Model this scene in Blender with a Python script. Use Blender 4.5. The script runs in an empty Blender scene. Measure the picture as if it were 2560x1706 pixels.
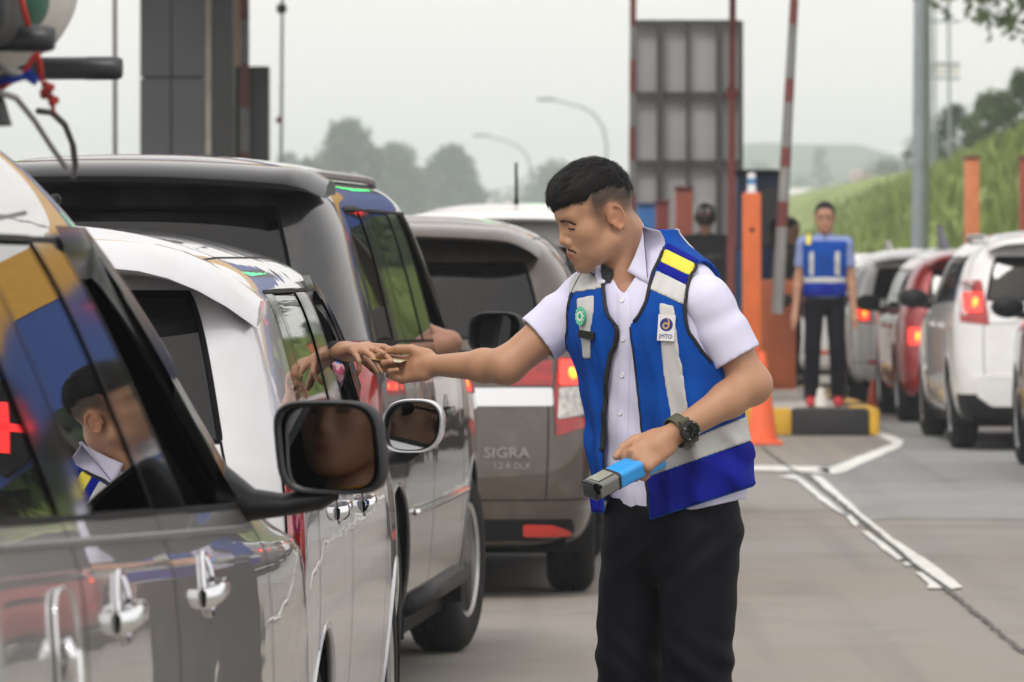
import bpy, bmesh, math, random
import numpy as np
from mathutils import Vector, Matrix, Euler
from mathutils.bvhtree import BVHTree

SC = bpy.context.scene
COL = SC.collection
R = math.radians
random.seed(7)
RNG = np.random.default_rng(7)

# ------------------------------------------------------------------ camera
FPX = 14000.0            # focal length in pixels of the 2560 wide picture
CAMH = 1.42
cam_d = bpy.data.cameras.new('camera')
cam = bpy.data.objects.new('camera', cam_d)
COL.objects.link(cam)
cam.location = (0, 0, CAMH)
cam.rotation_euler = (R(90), 0, 0)
cam_d.sensor_width = 36.0
cam_d.lens = 36.0 * FPX / 2560.0
cam_d.shift_y = -213.0 / 2560.0
cam_d.clip_start = 0.1
cam_d.clip_end = 6000
cam_d.dof.use_dof = True
cam_d.dof.focus_distance = 12.62
cam_d.dof.aperture_fstop = 11.0
SC.camera = cam

# ------------------------------------------------------------------ sky and sun (bright overcast)
SUN_EL, SUN_AZ = 52.0, 200.0     # degrees; azimuth clockwise from +Y (behind the camera, a little left)
w = bpy.data.worlds.new('World')
SC.world = w
w.use_nodes = True
nt = w.node_tree
nt.nodes.clear()
out = nt.nodes.new('ShaderNodeOutputWorld')
bg = nt.nodes.new('ShaderNodeBackground')
sky = nt.nodes.new('ShaderNodeTexSky')
sky.sky_type = 'NISHITA'
sky.sun_disc = False
sky.sun_elevation = R(SUN_EL)
sky.sun_rotation = R(SUN_AZ)
sky.dust_density = 6.0
sky.air_density = 1.2
mix = nt.nodes.new('ShaderNodeMix')
mix.data_type = 'RGBA'
mix.inputs['Factor'].default_value = 0.80
mix.inputs[7].default_value = (9.1, 8.7, 8.35, 1)      # even cloud cover over the clear sky
nt.links.new(sky.outputs[0], mix.inputs[6])
nt.links.new(mix.outputs[2], bg.inputs[0])
bg.inputs[1].default_value = 0.15
nt.links.new(bg.outputs[0], out.inputs[0])

sun_d = bpy.data.lights.new('sun', 'SUN')
sun_d.energy = 1.3
sun_d.angle = R(14)
sun_d.color = (1.0, 0.96, 0.9)
sun = bpy.data.objects.new('sun', sun_d)
COL.objects.link(sun)
sdir = Vector((math.sin(R(SUN_AZ)) * math.cos(R(SUN_EL)), math.cos(R(SUN_AZ)) * math.cos(R(SUN_EL)), math.sin(R(SUN_EL))))
sun.rotation_euler = sdir.to_track_quat('Z', 'Y').to_euler()
sun.location = (0, -5, 30)

vs = SC.view_settings
vs.view_transform = 'Standard'
vs.look = 'None'
vs.gamma = 1.0
vs.use_curve_mapping = False
vs.exposure = 0.0
cy = SC.cycles
cy.use_denoising = True
cy.max_bounces = 10
cy.transparent_max_bounces = 16
cy.glossy_bounces = 5
cy.diffuse_bounces = 3
cy.volume_bounces = 2
cy.caustics_reflective = False
cy.caustics_refractive = False
cy.sample_clamp_indirect = 6.0
# ------------------------------------------------------------------ helpers
def P(u, v, d):
    """point at distance d seen at pixel (u, v) of the 2560 wide photograph"""
    return Vector(((u - 1280.0) * d / FPX, d, CAMH - (v - 640.0) * d / FPX))

def tag(o, label=None, cat=None, group=None, kind=None):
    if label: o['label'] = label
    if cat: o['category'] = cat
    if group: o['group'] = group
    if kind: o['kind'] = kind
    return o

def link(o, parent=None):
    COL.objects.link(o)
    if parent is not None: o.parent = parent
    return o

def empty(name, loc=(0, 0, 0), rz=0.0):
    o = bpy.data.objects.new(name, None)
    o.empty_display_size = 0.1
    o.location = loc
    o.rotation_euler = (0, 0, rz)
    return link(o)

def mobj(name, verts, faces, m=None, parent=None, smooth=False, auto=None):
    me = bpy.data.meshes.new(name)
    me.from_pydata([tuple(v) for v in verts], [], [tuple(f) for f in faces])
    if m is not None:
        for q in (m if isinstance(m, (list, tuple)) else [m]): me.materials.append(q)
    if smooth: me.polygons.foreach_set('use_smooth', [True] * len(me.polygons))
    me.update()
    if smooth and auto: me.set_sharp_from_angle(angle=R(auto))
    return link(bpy.data.objects.new(name, me), parent)

def copy_tree(o, parent=None):
    c = o.copy()
    COL.objects.link(c)
    c.parent = parent
    for ch in list(o.children): copy_tree(ch, c)
    return c

class MB:
    """collects simple shapes into one mesh"""
    def __init__(s): s.v = []; s.f = []
    def add(s, v, f):
        n = len(s.v); s.v += [tuple(x) for x in v]; s.f += [tuple(i + n for i in q) for q in f]; return s
    def box(s, lo, hi, bev=0.0, M=None):
        x0, y0, z0 = lo; x1, y1, z1 = hi
        bm = bmesh.new()
        vs_ = [bm.verts.new(p) for p in ((x0,y0,z0),(x1,y0,z0),(x1,y1,z0),(x0,y1,z0),(x0,y0,z1),(x1,y0,z1),(x1,y1,z1),(x0,y1,z1))]
        for q in ((3,2,1,0),(4,5,6,7),(0,1,5,4),(1,2,6,5),(2,3,7,6),(3,0,4,7)): bm.faces.new([vs_[i] for i in q])
        if bev > 0: bmesh.ops.bevel(bm, geom=list(bm.edges), offset=bev, segments=2, affect='EDGES', profile=0.6)
        bm.verts.index_update()
        v = [(M @ p.co) if M is not None else p.co.copy() for p in bm.verts]
        s.add(v, [[p.index for p in q.verts] for q in bm.faces]); bm.free(); return s
    def tube(s, pts, rad, n=10, cap=True):
        pts = [Vector(p) for p in pts]
        if not hasattr(rad, '__len__'): rad = [rad] * len(pts)
        V = []; F = []; pu = None
        for i, p in enumerate(pts):
            t = (pts[min(i + 1, len(pts) - 1)] - pts[max(i - 1, 0)]).normalized()
            if pu is None:
                a = Vector((0, 0, 1)) if abs(t.z) < 0.9 else Vector((1, 0, 0))
                u = t.cross(a).normalized()
            else:
                u = (pu - t * pu.dot(t))
                u = u.normalized() if u.length > 1e-6 else t.orthogonal().normalized()
            w_ = t.cross(u); pu = u
            for k in range(n):
                a = 2 * math.pi * k / n
                V.append(p + (u * math.cos(a) + w_ * math.sin(a)) * rad[i])
        for i in range(len(pts) - 1):
            for k in range(n):
                F.append((i*n+k, i*n+(k+1)%n, (i+1)*n+(k+1)%n, (i+1)*n+k))
        if cap:
            F.append(tuple(range(n - 1, -1, -1))); F.append(tuple(range((len(pts)-1)*n, len(pts)*n)))
        return s.add(V, F)
    def lathe(s, prof, axis='z', n=24, M=None, close=False):
        """prof: list of (radius, height)"""
        V = []; F = []
        for r_, h in prof:
            for k in range(n):
                a = 2 * math.pi * k / n
                c, d = r_ * math.cos(a), r_ * math.sin(a)
                p = Vector((c, d, h)) if axis == 'z' else (Vector((h, c, d)) if axis == 'x' else Vector((d, h, c)))
                V.append(M @ p if M is not None else p)
        m = len(prof)
        for i in range(m - 1 + (1 if close else 0)):
            j = (i + 1) % m
            for k in range(n): F.append((i*n+k, i*n+(k+1)%n, j*n+(k+1)%n, j*n+k))
        if not close:
            if prof[0][0] > 1e-5: F.append(tuple(range(n - 1, -1, -1)))
            if prof[-1][0] > 1e-5: F.append(tuple(range((m-1)*n, m*n)))
        return s.add(V, F)
    def grid(s, rows):
        n = len(rows[0]); V = [p for r_ in rows for p in r_]
        return s.add(V, [(i*n+j, i*n+j+1, (i+1)*n+j+1, (i+1)*n+j) for i in range(len(rows)-1) for j in range(n-1)])
    def ball(s, c, r_, n=12, m=8):
        c = Vector(c); rr = r_ if hasattr(r_, '__len__') else (r_, r_, r_)
        V = []; F = []
        for i in range(m + 1):
            t = math.pi * i / m
            for k in range(n):
                a = 2 * math.pi * k / n
                V.append(c + Vector((rr[0]*math.sin(t)*math.cos(a), rr[1]*math.sin(t)*math.sin(a), rr[2]*math.cos(t))))
        for i in range(m):
            for k in range(n): F.append((i*n+k, (i+1)*n+k, (i+1)*n+(k+1)%n, i*n+(k+1)%n))
        return s.add(V, F)
    def prism(s, pts2, f0, f1):
        """closed outline; f0 / f1 map a 2D point to 3D"""
        n = len(pts2)
        V = [f0(p) for p in pts2] + [f1(p) for p in pts2]
        F = [tuple(range(n - 1, -1, -1)), tuple(range(n, 2 * n))] + [(i, (i+1) % n, n+(i+1) % n, n+i) for i in range(n)]
        return s.add(V, F)
    def build(s, name, m, parent=None, smooth=False, auto=None):
        o = mobj(name, s.v, s.f, m, parent, smooth, auto)
        bm = bmesh.new(); bm.from_mesh(o.data)
        bmesh.ops.recalc_face_normals(bm, faces=bm.faces); bm.to_mesh(o.data); bm.free()
        if smooth and auto: o.data.set_sharp_from_angle(angle=R(auto))
        return o

# ------------------------------------------------------------------ materials
MATS = {}
def nodes_of(m): m.use_nodes = True; return m.node_tree.nodes, m.node_tree.links

def mat(name, col, rough=0.5, metal=0.0, coat=0.0, var=0.0, vscale=6.0, bump=0.0, bscale=60.0, emit=None, estr=0.0,
        sheen=0.0, spec=0.5, sss=0.0, rvar=0.0, alpha=None):
    if name in MATS: return MATS[name]
    m = bpy.data.materials.new(name); n, l = nodes_of(m); b = n['Principled BSDF']
    c = tuple(col) + (1,)
    b.inputs['Base Color'].default_value = c
    b.inputs['Roughness'].default_value = rough
    b.inputs['Metallic'].default_value = metal
    b.inputs['Coat Weight'].default_value = coat
    b.inputs['Coat Roughness'].default_value = 0.03
    b.inputs['Specular IOR Level'].default_value = spec
    if sheen: b.inputs['Sheen Weight'].default_value = sheen
    if sss:
        b.inputs['Subsurface Weight'].default_value = sss
        b.inputs['Subsurface Radius'].default_value = (0.012, 0.005, 0.003)
        b.inputs['Subsurface Scale'].default_value = 1.0
    if emit:
        b.inputs['Emission Color'].default_value = tuple(emit) + (1,)
        b.inputs['Emission Strength'].default_value = estr
    tc = n.new('ShaderNodeTexCoord')
    if var > 0 or rvar > 0:
        t = n.new('ShaderNodeTexNoise'); t.inputs['Scale'].default_value = vscale; t.inputs['Detail'].default_value = 5
        l.new(tc.outputs['Object'], t.inputs['Vector'])
        if var > 0:
            r_ = n.new('ShaderNodeValToRGB')
            r_.color_ramp.elements[0].position = 0.3; r_.color_ramp.elements[1].position = 0.7
            r_.color_ramp.elements[0].color = tuple(max(0, x * (1 - var)) for x in col) + (1,)
            r_.color_ramp.elements[1].color = tuple(min(1, x * (1 + var)) for x in col) + (1,)
            l.new(t.outputs['Fac'], r_.inputs['Fac']); l.new(r_.outputs['Color'], b.inputs['Base Color'])
        if rvar > 0:
            mr = n.new('ShaderNodeMapRange')
            mr.inputs[3].default_value = max(0.02, rough - rvar); mr.inputs[4].default_value = min(1, rough + rvar)
            l.new(t.outputs['Fac'], mr.inputs[0]); l.new(mr.outputs[0], b.inputs['Roughness'])
    if bump > 0:
        t2 = n.new('ShaderNodeTexNoise'); t2.inputs['Scale'].default_value = bscale; t2.inputs['Detail'].default_value = 4
        l.new(tc.outputs['Object'], t2.inputs['Vector'])
        bp = n.new('ShaderNodeBump'); bp.inputs['Strength'].default_value = bump; bp.inputs['Distance'].default_value = 0.01
        l.new(t2.outputs['Fac'], bp.inputs['Height']); l.new(bp.outputs['Normal'], b.inputs['Normal'])
    MATS[name] = m
    return m

def glass(name, tint, ior=1.5, rough=0.0):
    """thin tinted pane: see-through colour under a Fresnel reflection"""
    if name in MATS: return MATS[name]
    m = bpy.data.materials.new(name); n, l = nodes_of(m); n.clear()
    o = n.new('ShaderNodeOutputMaterial'); mx = n.new('ShaderNodeMixShader')
    tr = n.new('ShaderNodeBsdfTransparent'); gl = n.new('ShaderNodeBsdfGlossy'); fr = n.new('ShaderNodeFresnel')
    tr.inputs[0].default_value = tuple(tint) + (1,)
    gl.inputs['Roughness'].default_value = rough; gl.inputs[0].default_value = (1, 1, 1, 1)
    fr.inputs[0].default_value = ior
    l.new(fr.outputs[0], mx.inputs[0]); l.new(tr.outputs[0], mx.inputs[1]); l.new(gl.outputs[0], mx.inputs[2]); l.new(mx.outputs[0], o.inputs[0])
    MATS[name] = m
    return m

def paint(name, col, metal=0.35, rough=0.38, flake=True):
    if name in MATS: return MATS[name]
    m = mat(name, col, rough, metal, 1.0)
    n, l = nodes_of(m); b = n['Principled BSDF']
    b.inputs['Coat Roughness'].default_value = 0.015
    b.inputs['Coat IOR'].default_value = 1.6
    tc = n.new('ShaderNodeTexCoord')
    t = n.new('ShaderNodeTexNoise'); t.inputs['Scale'].default_value = 2.2; t.inputs['Detail'].default_value = 2
    l.new(tc.outputs['Object'], t.inputs['Vector'])
    bp = n.new('ShaderNodeBump'); bp.inputs['Strength'].default_value = 0.03; bp.inputs['Distance'].default_value = 0.05
    l.new(t.outputs['Fac'], bp.inputs['Height']); l.new(bp.outputs['Normal'], b.inputs['Coat Normal'])
    # road dust: a thin dull film that thickens irregularly
    t2 = n.new('ShaderNodeTexNoise'); t2.inputs['Scale'].default_value = 9; t2.inputs['Detail'].default_value = 7
    l.new(tc.outputs['Object'], t2.inputs['Vector'])
    mr = n.new('ShaderNodeMapRange'); mr.inputs[1].default_value = 0.45; mr.inputs[2].default_value = 0.8
    mr.inputs[3].default_value = 0.0; mr.inputs[4].default_value = 0.16
    l.new(t2.outputs['Fac'], mr.inputs[0])
    mx = n.new('ShaderNodeMix'); mx.data_type = 'RGBA'
    mx.inputs[6].default_value = tuple(col) + (1,); mx.inputs[7].default_value = (0.32, 0.29, 0.25, 1)
    l.new(mr.outputs[0], mx.inputs[0]); l.new(mx.outputs[2], b.inputs['Base Color'])
    return m

BLACK = mat('black_plastic', (0.010, 0.010, 0.011), 0.5, var=0.2, vscale=20, spec=0.22)
GLOSSB = mat('gloss_black', (0.006, 0.006, 0.007), 0.06, spec=0.4)
RUBBER = mat('rubber', (0.013, 0.013, 0.013), 0.8, var=0.3, vscale=12, bump=0.2, bscale=90, spec=0.2)
CHROME = mat('chrome', (0.85, 0.86, 0.88), 0.07, 1.0, rvar=0.03, vscale=15)
ALLOY = mat('alloy', (0.5, 0.5, 0.51), 0.3, 0.9, var=0.15, vscale=18)
SEALB = mat('seal_black', (0.008, 0.008, 0.008), 0.5, spec=0.04)
TRIM = mat('cabin_trim', (0.014, 0.014, 0.015), 0.8, var=0.2, spec=0.1)
SEATM = mat('seat_fabric', (0.10, 0.10, 0.105), 0.9, var=0.2, vscale=25, bump=0.2, bscale=200)
MIRROR = mat('mirror_glass', (0.82, 0.85, 0.86), 0.0, 1.0)
G_DARK = glass('tinted_glass', (0.07, 0.075, 0.08))
G_MID = glass('side_glass', (0.22, 0.24, 0.24))
G_BLACK = glass('privacy_glass', (0.03, 0.03, 0.035))
LAMP_RED = mat('lamp_red', (0.35, 0.006, 0.006), 0.12, coat=1.0, var=0.35, vscale=30)
LAMP_LIT = mat('lamp_lit', (0.8, 0.03, 0.02), 0.2, coat=1.0, emit=(1.0, 0.045, 0.025), estr=1.3)
LAMP_HOT = mat('lamp_bulb', (0.9, 0.3, 0.05), 0.2, emit=(1.0, 0.3, 0.03), estr=2.6)
LAMP_CLEAR = mat('lamp_clear', (0.5, 0.49, 0.47), 0.1, 0.3, coat=1.0, var=0.4, vscale=40)

# ------------------------------------------------------------------ implicit surfaces (bodies, clothes)
def vlen(a): return np.sqrt((a * a).sum(-1))
def s_sphere(p, c, r_): return vlen(p - np.float32(c)) - r_
def s_ell(p, c, r_, M=None):
    q = p - np.float32(c)
    if M is not None: q = q @ np.float32(M)          # columns of M = local axes in world
    r_ = np.float32(r_)
    k0 = vlen(q / r_); k1 = vlen(q / (r_ * r_))
    return k0 * (k0 - 1.0) / np.maximum(k1, 1e-6)
def s_cone(p, a, b, ra, rb):
    """capsule with two radii"""
    a = np.float32(a); b = np.float32(b); ba = b - a
    h = np.clip(((p - a) @ ba) / max(float(ba @ ba), 1e-9), 0, 1)
    return vlen(p - a - h[..., None] * ba) - (ra + (rb - ra) * h)
def s_chain(p, pts, rs, k=0.0):
    d = None
    for i in range(len(pts) - 1):
        e = s_cone(p, pts[i], pts[i+1], rs[i], rs[i+1])
        d = e if d is None else (smin(d, e, k) if k > 0 else np.minimum(d, e))
    return d
def smin(a, b, k):
    h = np.clip(0.5 + 0.5 * (b - a) / k, 0, 1)
    return b + (a - b) * h - k * h * (1 - h)
def smax(a, b, k): return -smin(-a, -b, k)
def s_box(p, c, h, M=None, r_=0.0):
    q = p - np.float32(c)
    if M is not None: q = q @ np.float32(M)
    q = np.abs(q) - (np.float32(h) - r_)
    return vlen(np.maximum(q, 0)) + np.minimum(q.max(-1), 0) - r_
def poly_sd(x, y, poly):
    """signed distance to a closed 2D outline (negative inside)"""
    d = np.full(x.shape, 1e9, np.float32); ins = np.zeros(x.shape, bool)
    n = len(poly)
    for i in range(n):
        ax, ay = poly[i]; bx, by = poly[(i+1) % n]
        ex, ey = bx-ax, by-ay
        wx, wy = x-ax, y-ay
        t = np.clip((wx*ex+wy*ey)/max(ex*ex+ey*ey, 1e-9), 0, 1)
        d = np.minimum(d, (wx-ex*t)**2+(wy-ey*t)**2)
        if ay != by:
            c = ((ay > y) != (by > y)) & (x < (bx-ax)*(y-ay)/(by-ay)+ax)
            ins ^= c
    d = np.sqrt(d)
    return np.where(ins, -d, d)
def lattice(lo, hi, h):
    lo = np.array(lo, float); hi = np.array(hi, float)
    n = np.ceil((hi-lo)/h).astype(int)+1
    g = np.stack(np.meshgrid(*[(lo[i]+h*np.arange(n[i])).astype(np.float32) for i in range(3)], indexing='ij'), -1)
    return g, lo
def nets(F, lo, h):
    """surface of F = 0 as quads (surface nets)"""
    S = F < 0
    n0, n1, n2 = [q-1 for q in F.shape]
    cnt = np.zeros((n0, n1, n2), np.uint8)
    for a in (0, 1):
        for b in (0, 1):
            for c in (0, 1): cnt += S[a:a+n0, b:b+n1, c:c+n2]
    act = (cnt > 0) & (cnt < 8)
    idx = np.argwhere(act)
    ids = np.full(act.shape, -1, np.int64); ids[act] = np.arange(len(idx))
    acc = np.zeros((len(idx), 3)); num = np.zeros(len(idx))
    I, J, K = idx.T
    cor = [(a, b, c) for a in (0, 1) for b in (0, 1) for c in (0, 1)]
    for A in cor:
        for ax in range(3):
            if A[ax] == 1: continue
            B = list(A); B[ax] = 1
            fa = F[I+A[0], J+A[1], K+A[2]].astype(float); fb = F[I+B[0], J+B[1], K+B[2]].astype(float)
            m = (fa < 0) != (fb < 0)
            t = np.where(m, fa/np.where(m, fa-fb, 1), 0)
            for k in range(3):
                acc[:, k] += np.where(m, A[k]+(t if k == ax else 0), 0)
            num += m
    V = (idx+acc/num[:, None])*h+lo
    Q = []
    for ax in range(3):
        sl0 = [slice(None)]*3; sl1 = [slice(None)]*3
        sl0[ax] = slice(0, -1); sl1[ax] = slice(1, None)
        cr = S[tuple(sl0)] != S[tuple(sl1)]
        e = np.argwhere(cr)
        o1, o2 = (ax+1) % 3, (ax+2) % 3
        e = e[(e[:, o1] >= 1) & (e[:, o2] >= 1) & (e[:, o1] < [n0, n1, n2][o1]) & (e[:, o2] < [n0, n1, n2][o2])]
        def cid(d1, d2):
            q = e.copy(); q[:, o1] += d1; q[:, o2] += d2
            return ids[q[:, 0], q[:, 1], q[:, 2]]
        q = np.stack([cid(-1, -1), cid(0, -1), cid(0, 0), cid(-1, 0)], 1)
        flip = ~S[e[:, 0], e[:, 1], e[:, 2]]
        q[flip] = q[flip][:, ::-1]
        Q.append(q)
    Q = np.concatenate(Q)
    Q = Q[(Q >= 0).all(1)]
    return V, Q
def relax(V, Q, it=2, lam=0.5):
    for _ in range(it):
        s = np.zeros_like(V); c = np.zeros(len(V))
        for i in range(4):
            a = Q[:, i]; b = Q[:, (i+1) % 4]
            np.add.at(s, a, V[b]); np.add.at(c, a, 1); np.add.at(s, b, V[a]); np.add.at(c, b, 1)
        V = V+lam*(s/np.maximum(c, 1)[:, None]-V)
    return V
def band_field(f, lo, hi, h, st=4, marg=2.2):
    """f on a lattice, worked out finely only near its surface"""
    lo = np.array(lo, float); hi = np.array(hi, float); H = h*st
    n = np.ceil((hi-lo)/H).astype(int)+1
    cg = np.stack(np.meshgrid(*[(lo[i]+H*np.arange(n[i])).astype(np.float32) for i in range(3)], indexing='ij'), -1)
    Fc = f(cg.reshape(-1, 3)).reshape(n)
    near = np.abs(Fc) < H*marg
    F = Fc.astype(np.float32); N = near
    for ax in range(3): F = np.repeat(F, st, ax); N = np.repeat(N, st, ax)
    off = st//2
    F = np.roll(F, -off, (0, 1, 2))[:-st, :-st, :-st]; N = np.roll(N, -off, (0, 1, 2))[:-st, :-st, :-st]
    F = np.ascontiguousarray(F); idx = np.argwhere(N)
    for c in range(0, len(idx), 400000):
        q = idx[c:c+400000]
        F[q[:, 0], q[:, 1], q[:, 2]] = f((q*h+lo).astype(np.float32))
    return F, lo
def sdf_mesh(f, lo, hi, h, it=2):
    F, lo = band_field(f, lo, hi, h)
    V, Q = nets(F, lo, h)
    return (relax(V, Q, it) if it else V), Q
def joinvq(parts):
    V = []; Q = []; n = 0
    for v, q in parts:
        V.append(v); Q.append(q+n); n += len(v)
    return np.concatenate(V), np.concatenate(Q)
def vq_obj(name, V, Q, m, parent=None):
    me = bpy.data.meshes.new(name)
    me.vertices.add(len(V)); me.vertices.foreach_set('co', np.asarray(V, np.float32).ravel())
    me.loops.add(len(Q)*4); me.polygons.add(len(Q))
    me.loops.foreach_set('vertex_index', np.asarray(Q, np.int32).ravel())
    me.polygons.foreach_set('loop_start', np.arange(0, len(Q)*4, 4, dtype=np.int32))
    me.polygons.foreach_set('use_smooth', np.ones(len(Q), bool))
    me.update(calc_edges=True); me.validate()
    for q in (m if isinstance(m, (list, tuple)) else [m]): me.materials.append(q)
    return link(bpy.data.objects.new(name, me), parent)
def fnoise(p, sc, seed=0):
    """cheap smooth noise: a few random plane waves"""
    r_ = np.random.default_rng(seed); o = np.zeros(p.shape[:-1], np.float32)
    for i in range(6):
        k = r_.normal(size=3).astype(np.float32); k *= sc*(0.6+0.9*r_.random())/np.linalg.norm(k)
        o += np.sin(p @ k+r_.random()*6.28)
    return o/6
# ------------------------------------------------------------------ ground, road, markings
def concrete_mat(name, base, warm, dark):
    m = bpy.data.materials.new(name); n, l = nodes_of(m); b = n['Principled BSDF']
    tc = n.new('ShaderNodeTexCoord')
    def noise(sc, det=6, ro=0.55, dist=0.0):
        t = n.new('ShaderNodeTexNoise'); t.inputs['Scale'].default_value = sc; t.inputs['Detail'].default_value = det
        t.inputs['Roughness'].default_value = ro; t.inputs['Distortion'].default_value = dist
        l.new(tc.outputs['Object'], t.inputs['Vector']); return t.outputs['Fac']
    def ramp(f, a, c):
        r_ = n.new('ShaderNodeMapRange'); r_.inputs[1].default_value = a; r_.inputs[2].default_value = c; l.new(f, r_.inputs[0]); return r_.outputs[0]
    def mixc(f, A, B):
        x = n.new('ShaderNodeMix'); x.data_type = 'RGBA'
        l.new(f, x.inputs[0])
        for i, q in ((6, A), (7, B)):
            if isinstance(q, tuple): x.inputs[i].default_value = q + (1,)
            else: l.new(q, x.inputs[i])
        return x.outputs[2]
    c = mixc(ramp(noise(0.16, 3), 0.42, 0.60), base, warm)
    c = mixc(ramp(noise(0.9, 6, 0.6, 0.6), 0.50, 0.78), c, dark)
    c = mixc(ramp(noise(5, 7, 0.7), 0.62, 0.80), c, tuple(x * 0.62 for x in base))
    # tyre tracks and drips drawn out along the lane
    mp = n.new('ShaderNodeMapping'); mp.inputs['Scale'].default_value = (2.6, 0.06, 1.0); l.new(tc.outputs['Object'], mp.inputs['Vector'])
    ts = n.new('ShaderNodeTexNoise'); ts.inputs['Scale'].default_value = 1.0; ts.inputs['Detail'].default_value = 5; l.new(mp.outputs[0], ts.inputs['Vector'])
    c = mixc(ramp(ts.outputs['Fac'], 0.52, 0.85), c, tuple(x * 0.60 for x in base))
    vz = n.new('ShaderNodeTexVoronoi'); vz.inputs['Scale'].default_value = 1.3; vz.inputs['Randomness'].default_value = 1.0; l.new(tc.outputs['Object'], vz.inputs['Vector'])
    inv_ = n.new('ShaderNodeMapRange'); inv_.inputs[1].default_value = 0.02; inv_.inputs[2].default_value = 0.11; inv_.inputs[3].default_value = 0.75; inv_.inputs[4].default_value = 0.0
    l.new(vz.outputs['Distance'], inv_.inputs[0]); c = mixc(inv_.outputs[0], c, tuple(x * 0.42 for x in base))
    c = mixc(ramp(noise(60, 4, 0.7), 0.55, 0.8), c, tuple(min(1, x * 1.25) for x in base))
    l.new(c, b.inputs['Base Color'])
    r_ = n.new('ShaderNodeMapRange'); r_.inputs[3].default_value = 0.62; r_.inputs[4].default_value = 0.92
    l.new(noise(1.2), r_.inputs[0]); l.new(r_.outputs[0], b.inputs['Roughness'])
    bp = n.new('ShaderNodeBump'); bp.inputs['Strength'].default_value = 0.4; bp.inputs['Distance'].default_value = 0.004
    l.new(noise(140, 5, 0.7), bp.inputs['Height']); l.new(bp.outputs['Normal'], b.inputs['Normal'])
    return m
CONC = concrete_mat('road_concrete', (0.245, 0.234, 0.218), (0.262, 0.226, 0.190), (0.172, 0.164, 0.155))
CONC2 = concrete_mat('grey_concrete', (0.245, 0.251, 0.245), (0.226, 0.232, 0.227), (0.172, 0.177, 0.175))
def plane(name, x0, x1, y0, y1, z, m, nx=1, ny=1):
    V = [(lerp_(x0, x1, i/nx), lerp_(y0, y1, j/ny), z) for j in range(ny+1) for i in range(nx+1)]
    F = [(j*(nx+1)+i, j*(nx+1)+i+1, (j+1)*(nx+1)+i+1, (j+1)*(nx+1)+i) for j in range(ny) for i in range(nx)]
    return mobj(name, V, F, m)
def lerp_(a, b, t): return a+(b-a)*t
GRASSG = mat('meadow', (0.09, 0.13, 0.035), 0.95, var=0.4, vscale=0.15)
tag(plane('ground', -2500, 2500, -200, 3500, -0.012, GRASSG, 4, 4), kind='structure')
road = tag(plane('road', -30, 4.35, -30, 220, 0.0, CONC), kind='structure')
road2 = tag(plane('road_lane', 4.354, 34, -30, 220, 0.0, CONC2), kind='structure')
# the right lane in front of the island is a greyer pour
def gp(u, v, z=0.004):
    d = FPX*(CAMH-z)/(v-640.0)
    return Vector(((u-1280.0)*d/FPX, d, z))
greypour = [(1990, 1190), (2130, 1310), (2230, 1296), (2570, 1300), (2900, 1240), (2900, 1120), (2300, 1050), (2180, 1055), (2255, 1105)]
o = mobj('road_patch', [gp(u, v, 0.003) for u, v in greypour], [tuple(range(len(greypour)))[::-1]], CONC2); tag(o, kind='structure')
LINEW = mat('road_paint', (0.68, 0.69, 0.66), 0.7, var=0.10, vscale=3, bump=0.2, bscale=80)
def marking(name, pix, z=0.008):
    pts = [gp(u, v, z) for u, v in pix]
    o = mobj(name, pts, [tuple(range(len(pts)))], LINEW)
    if o.data.polygons[0].normal.z < 0: o.data.flip_normals()
    tag(o, kind='structure'); return o
def ragged(pix, step=14, amp=2.2, seed=1):
    r_ = random.Random(seed); o = []
    for i in range(len(pix)):
        a = Vector(pix[i]); b = Vector(pix[(i+1) % len(pix)]); n = max(1, int((b-a).length/step))
        for k in range(n):
            p = a.lerp(b, k/n); o.append((p.x+r_.uniform(-amp, amp), p.y+r_.uniform(-amp, amp)*0.4))
    return o
Z7 = lambda x, y: (1860+x*0.4502, 1000+y*0.4502)      # zoom of the marking corner
marking('lane_marking', ragged([Z7(370, 415), Z7(430, 425), Z7(600, 580), Z7(640, 620), Z7(830, 770), Z7(1080, 930), Z7(1215, 1040), Z7(1150, 1052), Z7(950, 910), Z7(700, 690), Z7(520, 560)], seed=2))
marking('lane_marking', ragged([Z7(190, 425), Z7(290, 415), Z7(560, 630), Z7(530, 625), Z7(420, 555), Z7(290, 440)], seed=3))
marking('lane_marking', ragged([Z7(570, 650), Z7(595, 640), Z7(635, 690), Z7(620, 705)], 8, 1.5, 4))
marking('lane_marking', ragged([Z7(650, 725), Z7(690, 730), Z7(890, 880), Z7(850, 890)], seed=5))
marking('lane_marking', ragged([Z7(880, 900), Z7(915, 898), Z7(930, 918), Z7(900, 920)], 8, 1.5, 6))
marking('lane_marking', ragged([Z7(950, 960), Z7(1000, 955), Z7(1110, 1045), Z7(1020, 1045), Z7(1025, 1020)], seed=7))
marking('lane_marking', ragged([Z7(400, 385), Z7(480, 375), Z7(830, 240), Z7(720, 190), Z7(735, 160), Z7(800, 190), Z7(890, 225), Z7(880, 255), Z7(560, 400), Z7(500, 412)], seed=8))
marking('lane_marking', ragged([Z7(20, 365), Z7(400, 368), Z7(480, 385), Z7(470, 405), Z7(330, 400), Z7(20, 390)], seed=9))
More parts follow.
